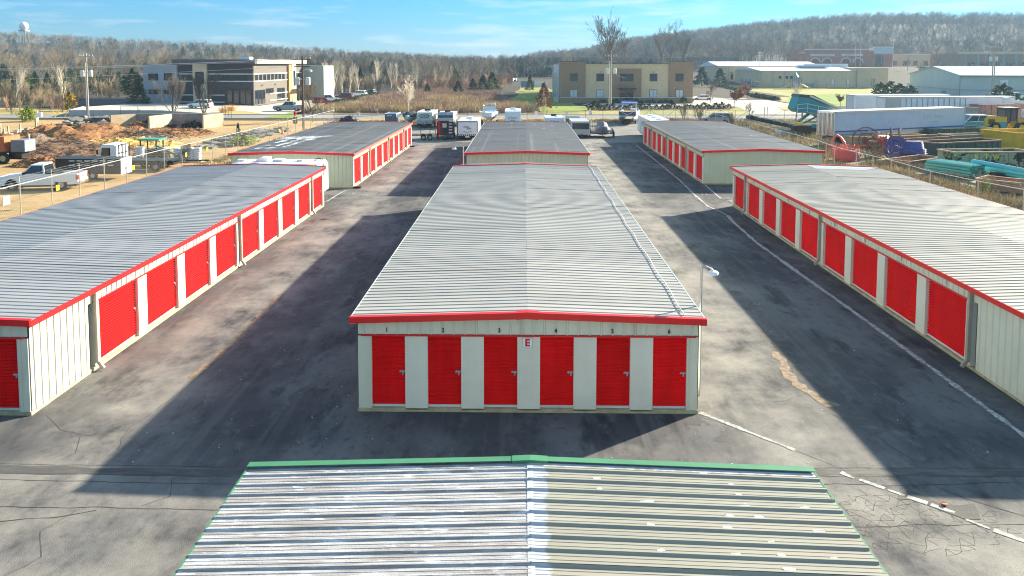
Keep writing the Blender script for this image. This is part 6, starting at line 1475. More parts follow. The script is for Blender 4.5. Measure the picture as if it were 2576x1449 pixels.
for i, (a, b_) in enumerate((((137, 296), (151, 274)), ((161, 296), (175, 271)))):
    p = G(*a); q = AT(b_[0], b_[1], p.y + .5); tag(MB().cyl(p, q, .07, n=6).build('guy_guard', M['yellowtag'] if i == 0 else M['plank'], None), ['yellow guy wire guard leaning near the wood edge', 'pale guy wire guard leaning beside the yellow tree'][i], 'guy guard')
t = tree(('cedar', 0), (*PG(175, 279), 0), .42, 'bright yellow leafed tree at the end of the retaining wall', 'yellow_tree'); cm = proto(('yel',), lambda: conifer(501, 9, 2.4, 900, .42, 'round', .05), M['bark'], M['yellowleaf']); t.children[1].data = cm[1]
t = tree(('cedar', 0), (*PG(70, 305), 0), .27, 'lime green bush at the brown thicket edge', 'lime_bush', cat='shrub'); cm = proto(('lime',), lambda: conifer(502, 9, 4.5, 900, .6, 'round', .0), M['bark'], M['limeleaf']); t.children[1].data = cm[1]
t = tree(('cedar', 1), (*PG(350, 268), 0), .8, 'large dark green evergreen at the left end of the dark office', 'evergreen_tree'); t.scale = (.95, .95, .62)
t = tree(('pine', 0), (*PG(335, 262), 0), .62, 'bright green evergreen left of the dark office', 'evergreen_tree')
# orange dump truck body at the left edge
t = thing('dump_truck', 'orange sided dump truck with grey tailgate at the left edge', 'truck', (-51.5, 71.2, 0), radians(2)); po = mat('orange_rust_steel', (.42, .13, .04), .7, var=.2, scale=1.5)
MB().box(-4.5, 3.2, -.1, 2.3, 1.15, 2.55).build('dump_body', po, t)
for x in (-3.2, -1.8, -.4, 1.0, 2.3): MB().box(x - .07, x + .07, -.22, -.1, 1.1, 2.6).build('stake', mat('dark_rust', (.10, .035, .02), .8) if 'dark_rust' not in bpy.data.materials else bpy.data.materials['dark_rust'], t)
MB().box(-4.5, 2.6, .0, 2.2, .75, 1.14).build('chassis_side', mat('olive_steel', (.10, .13, .10), .7), t); MB().box(3.6, 4.9, .2, 1.9, 1.1, 2.2).build('tailgate', mat('tailgate_grey', (.17, .19, .22), .7), t); MB().box(3.2, 4.4, .5, 1.7, .5, 1.1).build('hitch_frame', M['black'], t)
for x in (-.9, .3, 2.0, 3.0): wheel(t, x, 0.05, .5, .3, rimm=mat('tan_rim', (.4, .34, .2), .7) if 'tan_rim' not in bpy.data.materials else bpy.data.materials['tan_rim'])
blob((-.7, 1.1, 2.5), (3.4, 1.0, .45), 4, .3).build('load', M['mulchdk'], t)
# black dump trailer
t = thing('dump_trailer', 'long black dump trailer with white tail panel beside the pickup', 'trailer', (-37.7, 61.6, 0), radians(1.5)); b = MB()
b.box(0, 5.2, 0, .06, .55, 1.68); b.box(0, 5.2, 1.75, 1.81, .55, 1.68); b.box(0, .06, .06, 1.75, .55, 1.68); b.box(0.06, 5.2, .06, 1.75, .5, .6); b.box(0, 5.2, 0, 1.81, 1.62, 1.7); b.build('box', M['black'], t)
for k in (1.15, 1.5):
    for i in range(6): MB().box(1.1 + i * .62, 1.55 + i * .62, -.02, 0.0, k, k + .07).build('side_slot', M['offwhite'], t)
MB().box(5.2, 5.27, .02, 1.79, .42, 1.72).build('tail_panel', M['offwhite'], t); text('405.776', .22, (5.28, .9, .85), RIGHTF, M['ink'], t)
for x in (2.2, 3.0): wheel(t, x, .0, .34, .2)
b = MB(); b.bar((0, .9, .5), (-1.4, .9, .5), .12); b.bar((0, .1, .5), (5.2, .1, .5), .1); b.bar((0, 1.7, .5), (5.2, 1.7, .5), .1); b.build('chassis', M['black'], t)
# white cab-over truck
t = thing('cab_over_truck', 'white cab over landscaping truck facing left on the dirt road', 'truck', (-36.9, 66.6, 0)); c = MB().prism([(0, .55), (1.55, .55), (1.55, 2.15), (1.35, 2.32), (.3, 2.32), (.12, 2.1), (-.02, 1.3)], 0, 1.95); c.build('cab', pw_, t)
MB().prism([(.18, 1.35), (1.0, 1.35), (1.0, 2.05), (.28, 2.05)], -.015, .01).build('side_window', M['glass'], t); MB().add([(-.03, .12, 1.3), (-.03, 1.83, 1.3), (.1, 1.8, 2.1), (.1, .15, 2.1)], [(0, 1, 2, 3)]).build('windscreen', M['glass'], t)
text('TT', .2, (.75, -.02, .95), FRONT, M['ink'], t, 'door_lettering'); MB().cb((-.05, -.15, 1.7), (.1, .16, .35)).build('mirror', M['black'], t)
b = MB(); b.box(1.6, 6.4, .2, 1.75, .55, .75); b.box(1.7, 6.4, .0, 1.95, .85, .95); b.build('flat_bed', M['black'], t); b = MB()
for y in (.05, .6, 1.2, 1.9): b.bar((1.72, y, .9), (1.72, y, 2.3), .06)
b.bar((1.72, 0, 2.3), (1.72, 1.95, 2.3), .06); b.bar((1.72, 0, 1.6), (1.72, 1.95, 1.6), .05); b.build('headboard_rack', M['black'], t)
for x in (.75, 4.9): wheel(t, x, .12, .4, .24); wheel(t, x, 1.83, .4, .24)
t = thing('garden_tractor_canopy', 'green roofed skid steer loader behind the white cab truck', 'loader', (-36.2, 72, 0)); b = MB(); b.box(0, 2.2, .3, 1.8, .4, 1.2); b.build('body', M['black'], t); b = MB()
for x in (.1, 1.6):
    for y in (.35, 1.75): b.bar((x, y, 1.1), (x, y, 2.1), .1)
b.build('cage', M['black'], t); MB().box(-.1, 1.9, .25, 1.85, 2.1, 2.25).build('roof', paint('loader_green', (.05, .30, .20)), t); MB().bar((1.5, .3, 1.7), (3.9, .3, .55), .16).build('lift_arm', paint('arm_green', (.03, .17, .13)), t)
for x in (.4, 1.7): wheel(t, x, .2, .42, .3)
# flat trailer with sacks
t = thing('flat_trailer', 'black flat trailer with rail sides and a mesh ramp gate by the left fence', 'trailer', (-36.0, 69.0, 0), radians(2)); b = MB(); b.box(0, 5.0, 0, 1.9, .55, .68); b.build('deck', M['black'], t); b = MB()
for y in (0, 1.9):
    b.bar((0, y, 1.05), (5, y, 1.05), .05)
    for i in range(7): b.bar((i * .83, y, .65), (i * .83, y, 1.05), .05)
b.build('side_rail', M['black'], t); b = MB()
for i in range(9): b.bar((5.15 + i * .01, .1 + i * .21, .6), (5.3, .1 + i * .21, 1.95), .04)
for z in (.7, 1.3, 1.95): b.bar((5.15, .1, z), (5.3, 1.8, z), .04)
b.build('ramp_gate', M['black'], t); MB().bar((5, .95, .55), (7.2, 1.2, .5), .12).build('drawbar', M['black'], t)
for x in (1.9, 2.7): wheel(t, x, -.1, .36, .2)
sk = mat('white_sack', (.62, .66, .74), .55, var=.12, scale=2, bump=.5, bscale=4)
for i, (x, y) in enumerate(((-35.0, 73.5), (-33.0, 73.2), (-31.75, 73.4))):
    b = MB()
    for k in range(6): 
        for s in (0, 1): b.M = Matrix.Translation((s * .62 + R.uniform(-.03, .03), R.uniform(-.04, .04), .15 + k * .2)); b.lathe([(.02, 0), (.34, .02), (.38, .09), (.34, .17), (.02, .19)], 8)
    b.M = None
    t = thing('sack_pallet', ['stack of white sacks nearest the skid steer', 'middle pallet of white sacks behind the flat trailer', 'right hand pallet of white sacks behind the flat trailer'][i], 'pallet of sacks', (x, y, 0), 0, 'pallets of white sacks'); bb = b.build('sacks', sk, t); bb['kind'] = 'stuff'; MB().box(-.5, 1.1, -.5, .5, 0, .14).build('pallet', M['plank'], t)
tag(MB().lathe([(.3, 0), (.36, .1), (.4, .95), (.42, 1.0), (.3, 1.0)], 12).build('waste_bin', M['bluegrey'], None, (-35.3, 70.6, .7)), 'grey round bin on the flat trailer beside the sacks', 'bin')
# shrubs, cone and trees along the left fence and drive
t = tree(('cedar', 1), (*PG(600, 362), 0), .30, 'narrow dark spiral conifer by the left fence', 'conifer'); t.scale = (.16, .16, .27)
t = tree(('cedar', 2), (*PG(612, 364), 0), .2, 'round yellow green shrub beside the spiral conifer', 'shrub', cat='shrub'); t.scale = (.32, .32, .13); t.children[1].data = cm[1]
t = thing('traffic_cone', 'faded orange traffic cone by the left fence', 'traffic cone', (*PG(711, 337), 0)); MB().lathe([(.2, 0), (.18, .05), (.05, .8), (.03, .85)], 10).build('cone', mat('cone_orange', (.75, .25, .15), .6), t); MB().box(-.26, .26, -.26, .26, 0, .05).build('base', M['black'], t)
t = thing('fire_hydrant', 'red fire hydrant on the verge by the dark utility pole', 'fire hydrant', (*PG(742, 292.5), 0)); MB().lathe([(.2, 0), (.16, .1), (.16, .7), (.2, .75), (.12, .9), (.03, 1.0)], 10).build('barrel', M['redpaint'], t); MB().cyl((-.3, 0, .6), (.3, 0, .6), .08).build('outlet', M['redpaint'], t)
tag(MB().box(-.25, .25, -.2, .2, 0, 1.1).build('utility_box', M['redpaint'], None, (*PG(761, 282), 0)), 'small red utility cabinet behind the fire hydrant', 'cabinet')
tag(MB().box(-.3, .3, -.1, .1, .3, 1.3).build('banner', M['black'], None, (*PG(743, 316), 0)), 'small black sign board by the left fence', 'sign')
og = brush(61, 1.5, .8, 260, .012, .35).mesh('ornamental_grass', M['orangegrass'])
for i, (X_, Y_, s) in enumerate(((563, 283, 1.15), (582, 279, .9))): tag(ob('ornamental_grass', og, None, (*PG(X_, Y_), 0)), ['larger orange ornamental grass clump at the drive corner', 'smaller orange grass clump behind the larger one'][i], 'grass clump')['w'] = 1
sh = [conifer(400 + i, 1.1, .62, 240, .16, 'round', 0) for i in range(3)]; shm = [c.mesh('shrub', M['shrubgreen']) for _, c in sh]
def shrub(x, y, s, lb, grp, z=0.0): o = ob('shrub', shm[R.randrange(3)], None, (x, y, z - .04), R.uniform(0, 6)); o.scale = (s * R.uniform(.9, 1.25), s, s * R.uniform(.75, 1.1)); return tag(o, lb, 'shrub', grp)
for i in range(24):
    a = PG(1482 + i * 15.2 + R.uniform(-3, 3), 277 - i * .18 + R.uniform(-.6, .6)); shrub(a[0], a[1], R.uniform(.8, 1.25), 'clipped green shrub in the row along the office drive', 'shrub row along the tan office drive', terrain(*a))
for i, X_ in enumerate((1513, 1521, 1543, 1550, 1601, 1613, 1630, 1640, 1660, 1674, 1687, 1718)): shrub(8.75 + (X_ - 1411.7) * .0936, 182.2, R.uniform(.7, 1.3), 'low green shrub against the front of the tan office', 'shrubs against the tan office')
for i in range(16): a = PG(196 + i * 13 + R.uniform(-3, 3), 292 - i * .35); shrub(a[0], a[1], R.uniform(.5, .8), 'small green shrub below the retaining wall', 'shrubs below the retaining wall')
for i in range(40):
    f = i / 39; a = PG(820 + 130 * f + R.uniform(-2, 2), 268 - 30 * f); shrub(a[0], a[1], R.uniform(.6, .95), 'low yellow green hedge plant along the parked cars', 'hedge along the parked cars by the field')
for i in range(60):
    f = i / 59; a = PG(1870 + 125 * f, 240.5 + 18 * f) if i < 42 else PG(1806 + 50 * (i - 42) / 17, 218 + 12 * (i - 42) / 17); shrub(a[0], a[1], R.uniform(.8, 1.1), 'dark low hedge plant bordering the school lawn', 'hedge bordering the school lawn', terrain(*a))
p = PG(1495, 271); shrub(*p, 1.6, 'larger shrub at the left corner of the office drive', None)
for i, (X_, Y_, s) in enumerate(((2240, 243, 4.5), (2262, 246, 3.6), (2215, 243, 3.0), (2290, 248, 2.6))): p = PG(X_, Y_); shrub(p[0], p[1], s, ['big dark shrub at the left of the group by the warehouse', 'second dark shrub of the group by the warehouse', 'smaller dark shrub left of the warehouse group', 'rightmost low shrub before the warehouse gable'][i], None)
for i, (X_, Y_, s) in enumerate(((2520, 262, 3.6), (2500, 258, 2.6), (2560, 270, 2.2))): p = PG(X_, Y_); shrub(p[0], p[1], s, ['large dark shrub beside the warehouse utility pole', 'low dark shrub left of the warehouse pole', 'dark shrub before the white truck at the right edge'][i], None)
proto(('oak', 0), lambda: leafy(420, 5.6, 2.4, 1100, .22), M['bark'], M['oakleaf']); proto(('red', 0), lambda: conifer(430, 5.2, 1.7, 900, .24, 'cone', .14), M['palebark'], M['oakleaf'])
proto(('young', 0), lambda: bare_tree(440, 6.6, 'spread', (11, 6, 4, 3), 1.4), M['bark'], M['twiggrey']); proto(('young', 1), lambda: bare_tree(441, 7.2, 'spread', (13, 7, 5, 3), 1.2), M['bark'], M['twig']); proto(('multi', 0), lambda: bare_tree(442, 7.0, 'vase', (0, 8, 6, 5), 1.2), M['bark'], M['twiggrey'])
proto(('palesmall', 0), lambda: bare_tree(443, 7.6, 'spread', (11, 6, 4, 3), 1.5), M['palebark'], M['paletwig'])
for k, X_, Y_, s, lb, nm in ((('oak', 0), 1846, 271, 1.0, 'young oak with brown clinging leaves by the drive entrance', 'oak_tree'), (('oak', 0), 1880, 247, .95, 'brown leaved oak behind the first one near the playground', 'oak_tree'),
    (('young', 0), 1787, 259, .98, 'small bare tree with orange trunk beside the white sedan', 'bare_tree'), (('red', 0), 1368, 280, 1.05, 'russet leaved young tree left of the tan office', 'russet_tree'), (('multi', 0), 435, 286, 1.0, 'left one of two bare spreading trees before the dark office', 'bare_tree'),
    (('multi', 0), 513, 286, 1.08, 'right one of two bare spreading trees before the dark office', 'bare_tree'), (('young', 1), 787, 306, 1.08, 'bare upright tree right of the dark utility pole', 'bare_tree'), (('palesmall', 0), 1026, 287, 1.0, 'pale bare tree standing alone in front of the dead field', 'pale_tree'),
    (('pink', 1), 1120, 286, .6, 'dark vase shaped bare shrub before the dead field', 'bare_shrub'), (('young', 0), 1885, 303, .55, 'thin bare sapling at the corner of the right fence', 'bare_tree'), (('palesmall', 0), 2005, 262, .8, 'bare young tree on the lawn behind the teal machine', 'bare_tree'),
    (('oak', 0), 2115, 268, .62, 'sparse yellowing tree in front of the bright lawn', 'oak_tree'), (('cedar', 1), 1333, 239, .5, 'round green conifer on the lawn left of the tan office', 'cedar_tree')):
    p = PG(X_, Y_); tree(k, (p[0], p[1], terrain(*p)), s, lb, nm)
tree(('cedar', 1), (*PG(1333, 239), terrain(*PG(1333, 239)) - .1), .01) if False else None
for k, (x, y, s, lb) in enumerate(((68.5, 300, .72, 'broad dark cedar right of the tan office'), (76, 302, .66, 'smaller dark cedar beside the school hall'))):
    t = tree(('cedar', k), (x, y, .6), s, lb, 'cedar_tree'); t.scale = (1.35 * s / .72, 1.35 * s / .72, .82 * s / .72)
proto(('tall', 0), lambda: bare_tree(460, 21, 'spread', (11, 6, 5, 3), 3.2, .8), M['bark'], M['bark']); proto(('tall', 1), lambda: bare_tree(463, 21, 'spread', (8, 5, 4, 3), 2.6, .75), M['bark'], M['bark'])
for k, X_, Y_, z, s, lb in (('tall', 1537, 236, 0, 1.36, 'tall bare tree rising behind the middle of the tan office'), ('tall', 1660, 330, 1, 1.42, 'left one of the tall bare trees above the right end of the tan office'), ('tall', 1688, 338, 1, 1.5, 'middle one of the tall bare trees above the tan office'), ('tall', 1716, 345, 1, 1.4, 'right one of the tall bare trees above the tan office')):
    tree((k, 0 if X_ == 1537 else 1), ((X_ - 1317) * Y_ / 1955, Y_, z), s, lb, 'tall_tree')
# field and weeds
fb = [brush(510 + i, 1.35, 1.7, 130, .022, .3).mesh('brush', M['pinktwig' if i < 2 else 'drygrass']) for i in range(3)]; fb += [brush(520, .5, 1.0, 90, .018, .5).mesh('brush', M['drygrass']), brush(521, .4, .8, 90, .018, .6).mesh('brush', M['weed'])]
rr = random.Random(31); pts = []
for x, y in fill([(-42, 146), (2, 147), (0, 165), (-7, 200), (-9, 288), (-33, 262), (-38, 215), (-39, 165)], 2300, 32):
    k = noise.noise(Vector((x / 12, y / 12, 2))); pts.append((x, y, 0, rr.uniform(0, 6.3), rr.uniform(.7, 1.35), rr.choice((0, 1)) if k > -.1 and y > 168 or y > 205 else rr.choice((2, 2, 2, 0))))
scatter('dead_field', pts, [0, 1, 2], fb[:3], 'reddish brown dead weeds covering the field')
pts = []
for x, y in fill([(-30, 118), (27, 123.5), (27, 128), (-30, 124)], 260, 33) + fill([(-29.5, 90), (-24, 93), (-26, 119), (-29.5, 119)], 60, 34): pts.append((x, y, 0, rr.uniform(0, 6.3), rr.uniform(.7, 1.4), 0))
for x, y in fill([(-29.6, 62), (-24, 52), (-24, 90), (-29.5, 118)], 300, 35): pts.append((x, y, -.02, rr.uniform(0, 6.3), rr.uniform(.5, 1.1), rr.choice((0, 1))))
for x, y in fill([(24.5, 50), (34, 50), (32, 62), (29, 88), (27, 128), (24, 128)], 520, 36) + fill([(28, 60), (70, 75), (80, 120), (30, 128)], 700, 37): pts.append((x, y, -.02, rr.uniform(0, 6.3), rr.uniform(.7, 1.9), rr.choice((0, 0, 1))))
cq = [gz(2127, 403, 0), gz(2094, 379, 0), gz(2120, 412, 0), gz(2253, 408, 0), gz(2295, 410, 0)]
pts = [p for p in pts if all((p[0] - q[0]) ** 2 + (p[1] - q[1]) ** 2 > 6.5 for q in cq)]
scatter('dry_weeds', pts, [0, 1], fb[3:], 'dry grass and weeds along the fences')
p = G(2530, 500); t = tree(('pink', 0), (33.0, 55.5, 0), .34, 'pale green leafy bush at the right fence', 'leafy_bush', cat='shrub'); t.children[1].data = MB().mesh('crown', M['limeleaf']) if False else proto(('lb',), lambda: leafy(470, 4.5, 2, 900, .25), M['bark'], mat('pale_leaf', (.40, .45, .12), .8, var=.2))[1]
for i, (x, y, s) in enumerate(((26.6, 118, .55), (29, 108, .5), (30.6, 78, .42), (31.8, 70, .4), (25.5, 124, .6))): tree(('under', i % 3), (x, y, 0), s, 'tangle of bare stems along the right fence', 'thicket', 'bare tangles along the right fence', cat='shrub')

# ---------------------------------------------------------------- right yard
def twop(a, b):
    a = Vector((a[0], a[1], 0)); b = Vector((b[0], b[1], 0)); return a, (b - a).length, atan2(b.y - a.y, b.x - a.x)
def semi(label, a, b, z0, z1, W, m, ribs=0, cut=None):
    p, L_, rz = twop(a, b); t = thing('semi_trailer', label, 'semi trailer', p, rz)
    MB().box(0.05, L_ - .05, .05, W - .05, z0 + .1, z1 - .05).build('box', m, t)
    e = MB()
    for x in (0, L_ - .12):
        for y in (0, W - .12): e.box(x, x + .12, y, y + .12, z0, z1)
    e.box(0, L_, 0, .1, z1 - .22, z1); e.box(0, L_, W - .1, W, z1 - .22, z1); e.box(0, L_, 0, .1, z0, z0 + .3); e.box(0, .1, 0, W, z1 - .22, z1); e.build('frame_rail', M['steel'], t)
    MB().box(.02, L_ - .02, .02, W - .02, z1, z1 + .03).build('roof', M['white'], t)
    for x in (1.6, 2.8):
        for y in (.2, W - .2): wheel(t, x, y, .5, .3, rimm=M['offwhite'])
    MB().box(1, L_ - 1, .5, W - .5, z0 - .4, z0).build('chassis', M['underbody'], t); MB().box(L_ * .78, L_ * .78 + .2, .3, W - .3, 0, z0).build('landing_leg', M['black'], t)
    for i in range(ribs): MB().box(L_ * (.03 + .62 * i / ribs), L_ * (.03 + .62 * i / ribs) + .1, -.04, .05, z0 + .3, z1 - .25).build('side_post', M['bluegrey'], t)
    return t, L_
psb = paint('pale_blue_trailer_skin', (.42, .53, .66), .35)
t, L_ = semi('long pale blue semi trailer with faded lettering and blue stripe', (35.2, 88.3), (55.0, 97.4), 1.1, 3.95, 2.6, psb)
b = MB(); b.box(.2, L_ * .48, -.02, .05, 1.62, 1.74); b.box(L_ * .5, L_ - .2, -.02, .05, 1.62, 1.74); b.build('blue_stripe', paint('stripe_blue', (.02, .04, .22)), t)
text('Decker', .95, (L_ * .75, -.012, 3.1), FRONT, mat('faded_lettering', (.50, .62, .74), .4), t, bold=.01, sx=1.3); text('TRANSPORT', .36, (L_ * .75, -.012, 2.35), FRONT, bpy.data.materials['faded_lettering'], t, sx=1.3)
d = MB()
for i in range(4): d.box(-.05, 0, .12 + i * .62, .66 + i * .62, 1.3, 3.75)
d.build('rear_door', mat('dull_door_steel', (.22, .22, .23), .3, .7), t); d = MB()
for y in (.35, .95, 1.6, 2.2): d.cyl((-.08, y, 1.2), (-.08, y, 3.8), .03, n=5)
d.build('lock_rod', M['chrome'], t); MB().box(.3, 4, .6, 2, .5, 1.0).build('axle_frame', M['black'], t)
t, L_ = semi('white semi trailer with ribbed side behind the pale blue one', (59.5, 128.5), (82.5, 131.5), 1.1, 3.9, 2.6, pbl, 15)
MB().box(.1, 2.6, -.05, .02, 1.3, 3.7).build('open_door', M['steel'], t)
t, L_ = semi('white semi trailer rearmost of the parked trailers', (57.8, 136.5), (76, 139.5), 1.1, 3.9, 2.6, paint('grey_white_skin', (.5, .54, .6), .4), 0)
def rolloff(label, a, b, W, h, m, inner=None, ribs=9, z0=.12):
    p, L_, rz = twop(a, b); t = thing('roll_off_container', label, 'container', p, rz); b_ = MB(); th = .08
    b_.box(0, L_, 0, th, z0, h); b_.box(0, L_, W - th, W, z0, h); b_.box(0, th, th, W - th, z0, h); b_.box(L_ - th, L_, th, W - th, z0, h); b_.box(th, L_ - th, th, W - th, z0, z0 + .1); b_.build('shell', m, t)
    e = MB(); e.box(-.06, L_ + .06, -.08, th, h, h + .12); e.box(-.06, L_ + .06, W - th, W + .08, h, h + .12); e.box(-.06, th, th, W - th, h, h + .12); e.box(L_ - th, L_ + .06, th, W - th, h, h + .12); e.build('rim', inner or m, t)
    for i in range(ribs): MB().box(L_ * (i + .5) / ribs - .05, L_ * (i + .5) / ribs + .05, -.09, 0, z0 + .05, h).build('rib', m, t)
    return t, L_
dg = layers(mat('dark_green_steel', (.035, .085, .08), .6, var=.15, scale=1.5), [(2, (1, 1, .5), .58, .7, (.16, .09, .05), .5)]); rs = layers(mat('rusty_steel', (.30, .17, .11), .85, var=.25, scale=1.5), [(2, (1, 1, 1), .5, .65, (.40, .31, .2), .6)]); tn = layers(mat('tan_weathered_steel', (.36, .30, .20), .8, var=.2, scale=1.5), [(1.5, (1, 1, 1), .5, .65, (.22, .13, .08), .6)])
yl = layers(mat('yellow_steel', (.60, .40, .02), .5, var=.1, scale=1), [(2, (1, 1, .5), .6, .72, (.3, .16, .05), .5)])
rolloff('dark green roll off container below the pale blue trailer', gz(2339, 326.4, 1.5), gz(2494.8, 323, 1.5), 2.4, 1.5, dg, dg, 11)
rolloff('nearest dark green roll off container behind the blue reels', gz(2357.7, 362.2, 1.5), gz(2519, 354.5, 1.5), 2.4, 1.5, dg, rs, 11)
rolloff('rusty open container between the two green ones', gz(2252, 352, 1.2), gz(2415, 344, 1.2), 2.2, 1.2, rs, rs, 6)
rolloff('tan weathered open container behind the empty reels', gz(2153, 347, 1.2), gz(2330, 341, 1.2), 2.0, 1.2, tn, tn, 8)
rolloff('pale low open container right of the rusty one', gz(2395, 343, 1.3), gz(2492, 340, 1.3), 2.0, 1.3, tn, tn, 0)
t, L_ = rolloff('yellow roll off container at the right edge', gz(2560.8, 337, 1.9), gz(2700, 334, 1.9), 5.0, 1.9, yl, yl, 5)
cm1 = mat('camouflage_paint', (.30, .33, .22), .7, var=.05, scale=1); layers(cm1, [(.7, (1, 1, 1.6), .52, .54, (.02, .025, .02), 1), (.6, (1, 1.3, 1.6), .56, .58, (.12, .14, .07), 1), (.8, (1.4, 1, 1.5), .60, .62, (.40, .38, .28), 1)])
t, L_ = rolloff('camouflage painted roll off container with yellow letters', gz(2404, 385.5, 1.55), gz(2600, 383, 1.55), 2.4, 1.55, cm1, tn, 8)
for i, ch in enumerate('RTW'): text(ch, .62, (1.9 + i * .95, -.11, 1.18), FRONT, M['yellowtag'], t, 'lettering')
rolloff('low brown open box beside the red reel', gz(2290, 409, .7), gz(2372, 398, .7), 2.2, .7, rs, rs, 0); rolloff('low brown open box behind the lower right fence', gz(2455, 452, .8), gz(2590, 466, .8), 2.2, .8, rs, rs, 0)
# pipes
pt_ = paint('teal_pipe', (.10, .42, .36), .45); pb2 = paint('blue_pipe', (.09, .45, .53), .45)
def ring(r, L_, th=.03, n=14):
    mb = MB(); vs = []
    for (x, rad) in ((0, r), (L_, r), (L_, r - th), (0, r - th)):
        for i in range(n): vs.append((x, rad * cos(2 * pi * i / n), rad * sin(2 * pi * i / n)))
    return mb.add(vs, [(k * n + i, k * n + (i + 1) % n, ((k + 1) % 4) * n + (i + 1) % n, ((k + 1) % 4) * n + i) for k in range(4) for i in range(n)])
a, L_, rz = twop(gz(2331, 421, .5), gz(2444, 437, .5)); t = thing('pipe_bundle', 'strapped bundle of teal plastic pipes behind the right fence', 'pipe bundle', a, rz); pm_ = ring(.125, L_).mesh('pipe', pt_)
for k in range(4):
    for j in range(7): ob('pipe', pm_, t, (R.uniform(-.15, .15), j * .26 + (k % 2) * .0, .3 + k * .25))
for x in (.8, L_ - .8): MB().box(x - .04, x + .04, -.14, 1.72, .1, .15).build('timber', M['plank'], t)
for i, (p0, p1, z, lb) in enumerate((((2448, 406), (2640, 441), 1.25, 'topmost long blue pipe at the right edge'), ((2482, 422), (2640, 450), .8, 'second long blue pipe at the right edge'), ((2482, 428), (2640, 457), .45, 'lowest long blue pipe at the right edge'))):
    a, L_, rz = twop(gz(*p0, z), gz(*p1, z)); o = ring(.19, L_).build('long_pipe', pb2, None, (a.x, a.y, z), rz); tag(o, lb, 'pipe')
tag(ring(.28, 4.2).build('culvert_pipe', M['rubber'], None, (*gz(2492, 440, .3), .3), -.25), 'black culvert pipe under the long blue pipes', 'pipe')
a = gz(2450, 447, .0); t = thing('pipe_cradle', 'timber cradle carrying the long blue pipes', 'cradle', (*gz(2530, 440, .2), 0), -.2); MB().box(-.15, .15, -.4, 1.2, 0, .27).build('beam', M['plank'], t); MB().box(-2.6, -2.3, -.4, 1.2, 0, .6).build('beam', M['plank'], t)
# reels and coils
cr_ = paint('red_conduit', (.74, .085, .075), .45); cdk = paint('red_gap_shade', (.16, .012, .012), .6); cbk = paint('blue_gap_shade', (.012, .014, .10), .6); cbl = paint('blue_conduit', (.07, .09, .33), .45); rst = mat('rust_rod', (.16, .085, .05), .85, var=.3, scale=3)  # dark core colours stand in for shade between the conduit loops
def coil(r, h, n, tr, wob=.03, seed=0, nu=22):
    rr = random.Random(seed); mb = MB()
    for k in range(n):
        z = h * (k + .5) / n; q = r + rr.uniform(-wob, wob); mb.tube([(q * cos(2 * pi * i / nu), q * sin(2 * pi * i / nu), z + rr.uniform(-.02, .02)) for i in range(nu)], tr, 5, True)
    return mb
p = gz(2127, 403, 0); t = thing('conduit_coil', 'large coil of red conduit on the ground behind the right fence', 'coil', (*p, 0)); coil(1.15, 1.1, 11, .055, .05, 1).build('outer_coil', cr_, t); coil(.95, 1.08, 8, .055, .08, 2).build('inner_coil', cr_, t); MB().lathe([(.86, 0), (.86, 1.0), (.3, 1.02), (.3, 0)], 16).build('core', cdk, t)
lo = MB(); rr = random.Random(4)
for k in range(6): lo.tube([(rr.uniform(-1.6, -.4) + .3 * i + rr.uniform(-.2, .2), rr.uniform(-.6, .6) + .8, 1.1 + .35 * sin(i * 1.2 + k)) for i in range(9)], .03, 5)
lo.build('loose_loop', cr_, t)
p = gz(2094, 379, 0); t = thing('conduit_arch', 'thick red pipe bent into an arch behind the red coil', 'pipe', (*p, 0), radians(-25)); 
for dy in (0, .32): MB().tube([(-.0, dy, 0), (-.1, dy, 1.2), (.1, dy, 2.0), (.6, dy, 2.35), (1.1, dy, 2.05), (1.6, dy, 1.3), (2.0, dy, .2)], .17, 10).build('pipe', cr_, t)
t.scale = (.72, .72, .72)
def reel(name, label, loc, R_, w_, core, m, cm_, n, rz=0, tilt=0.0):
    t = thing(name, label, 'cable reel', loc, rz)
    for s in (-1, 1):
        f = MB()
        for q in (R_, R_ * .55): f.tube([(q * cos(2 * pi * i / 24), s * w_ / 2, q * sin(2 * pi * i / 24) + R_) for i in range(24)], .035, 5, True)
        for i in range(6): f.bar((0, s * w_ / 2, R_), (R_ * cos(pi * i / 3), s * w_ / 2, R_ + R_ * sin(pi * i / 3)), .04)
        f.build('flange', m, t)
    if core:
        f = MB()
        for k in range(n):
            y = -w_ / 2 + w_ * (k + .5) / n
            for q in (core, core * .86): f.tube([(q * cos(2 * pi * i / 22), y, q * sin(2 * pi * i / 22) + R_) for i in range(22)], w_ / n * .48, 5, True)
        for q in (.42, .54, .66, .78, .9): f.tube([(core * q * cos(2 * pi * i / 22), -w_ / 2, core * q * sin(2 * pi * i / 22) + R_) for i in range(22)], .045, 5, True)
        f.build('conduit', cm_, t)
    f = MB().cyl((0, -w_ / 2, R_), (0, w_ / 2, R_), R_ * .3, n=10).build('hub', m if not core else cm_, t); return t
p = gz(2253, 403, 0); reel('cable_reel', 'upright reel of blue conduit left of the stacked blue one', (*p, 0), 1.15, .95, 1.0, rst, cbl, 8, radians(-25))
p = gz(2196, 398, 0); reel('cable_reel', 'empty rusty wire reel nearest the red coil', (*p, 0), 1.35, .9, 0, rst, rst, 0, radians(40)); p = gz(2178, 385, 0); reel('cable_reel', 'second empty rusty wire reel behind the first', (*p, 0), 1.35, .9, 0, rst, rst, 0, radians(-20)); p = gz(2250, 380, 0); reel('cable_reel', 'empty rusty wire reel behind the blue conduit', (*p, 0), 1.3, .8, 0, rst, rst, 0, radians(70))
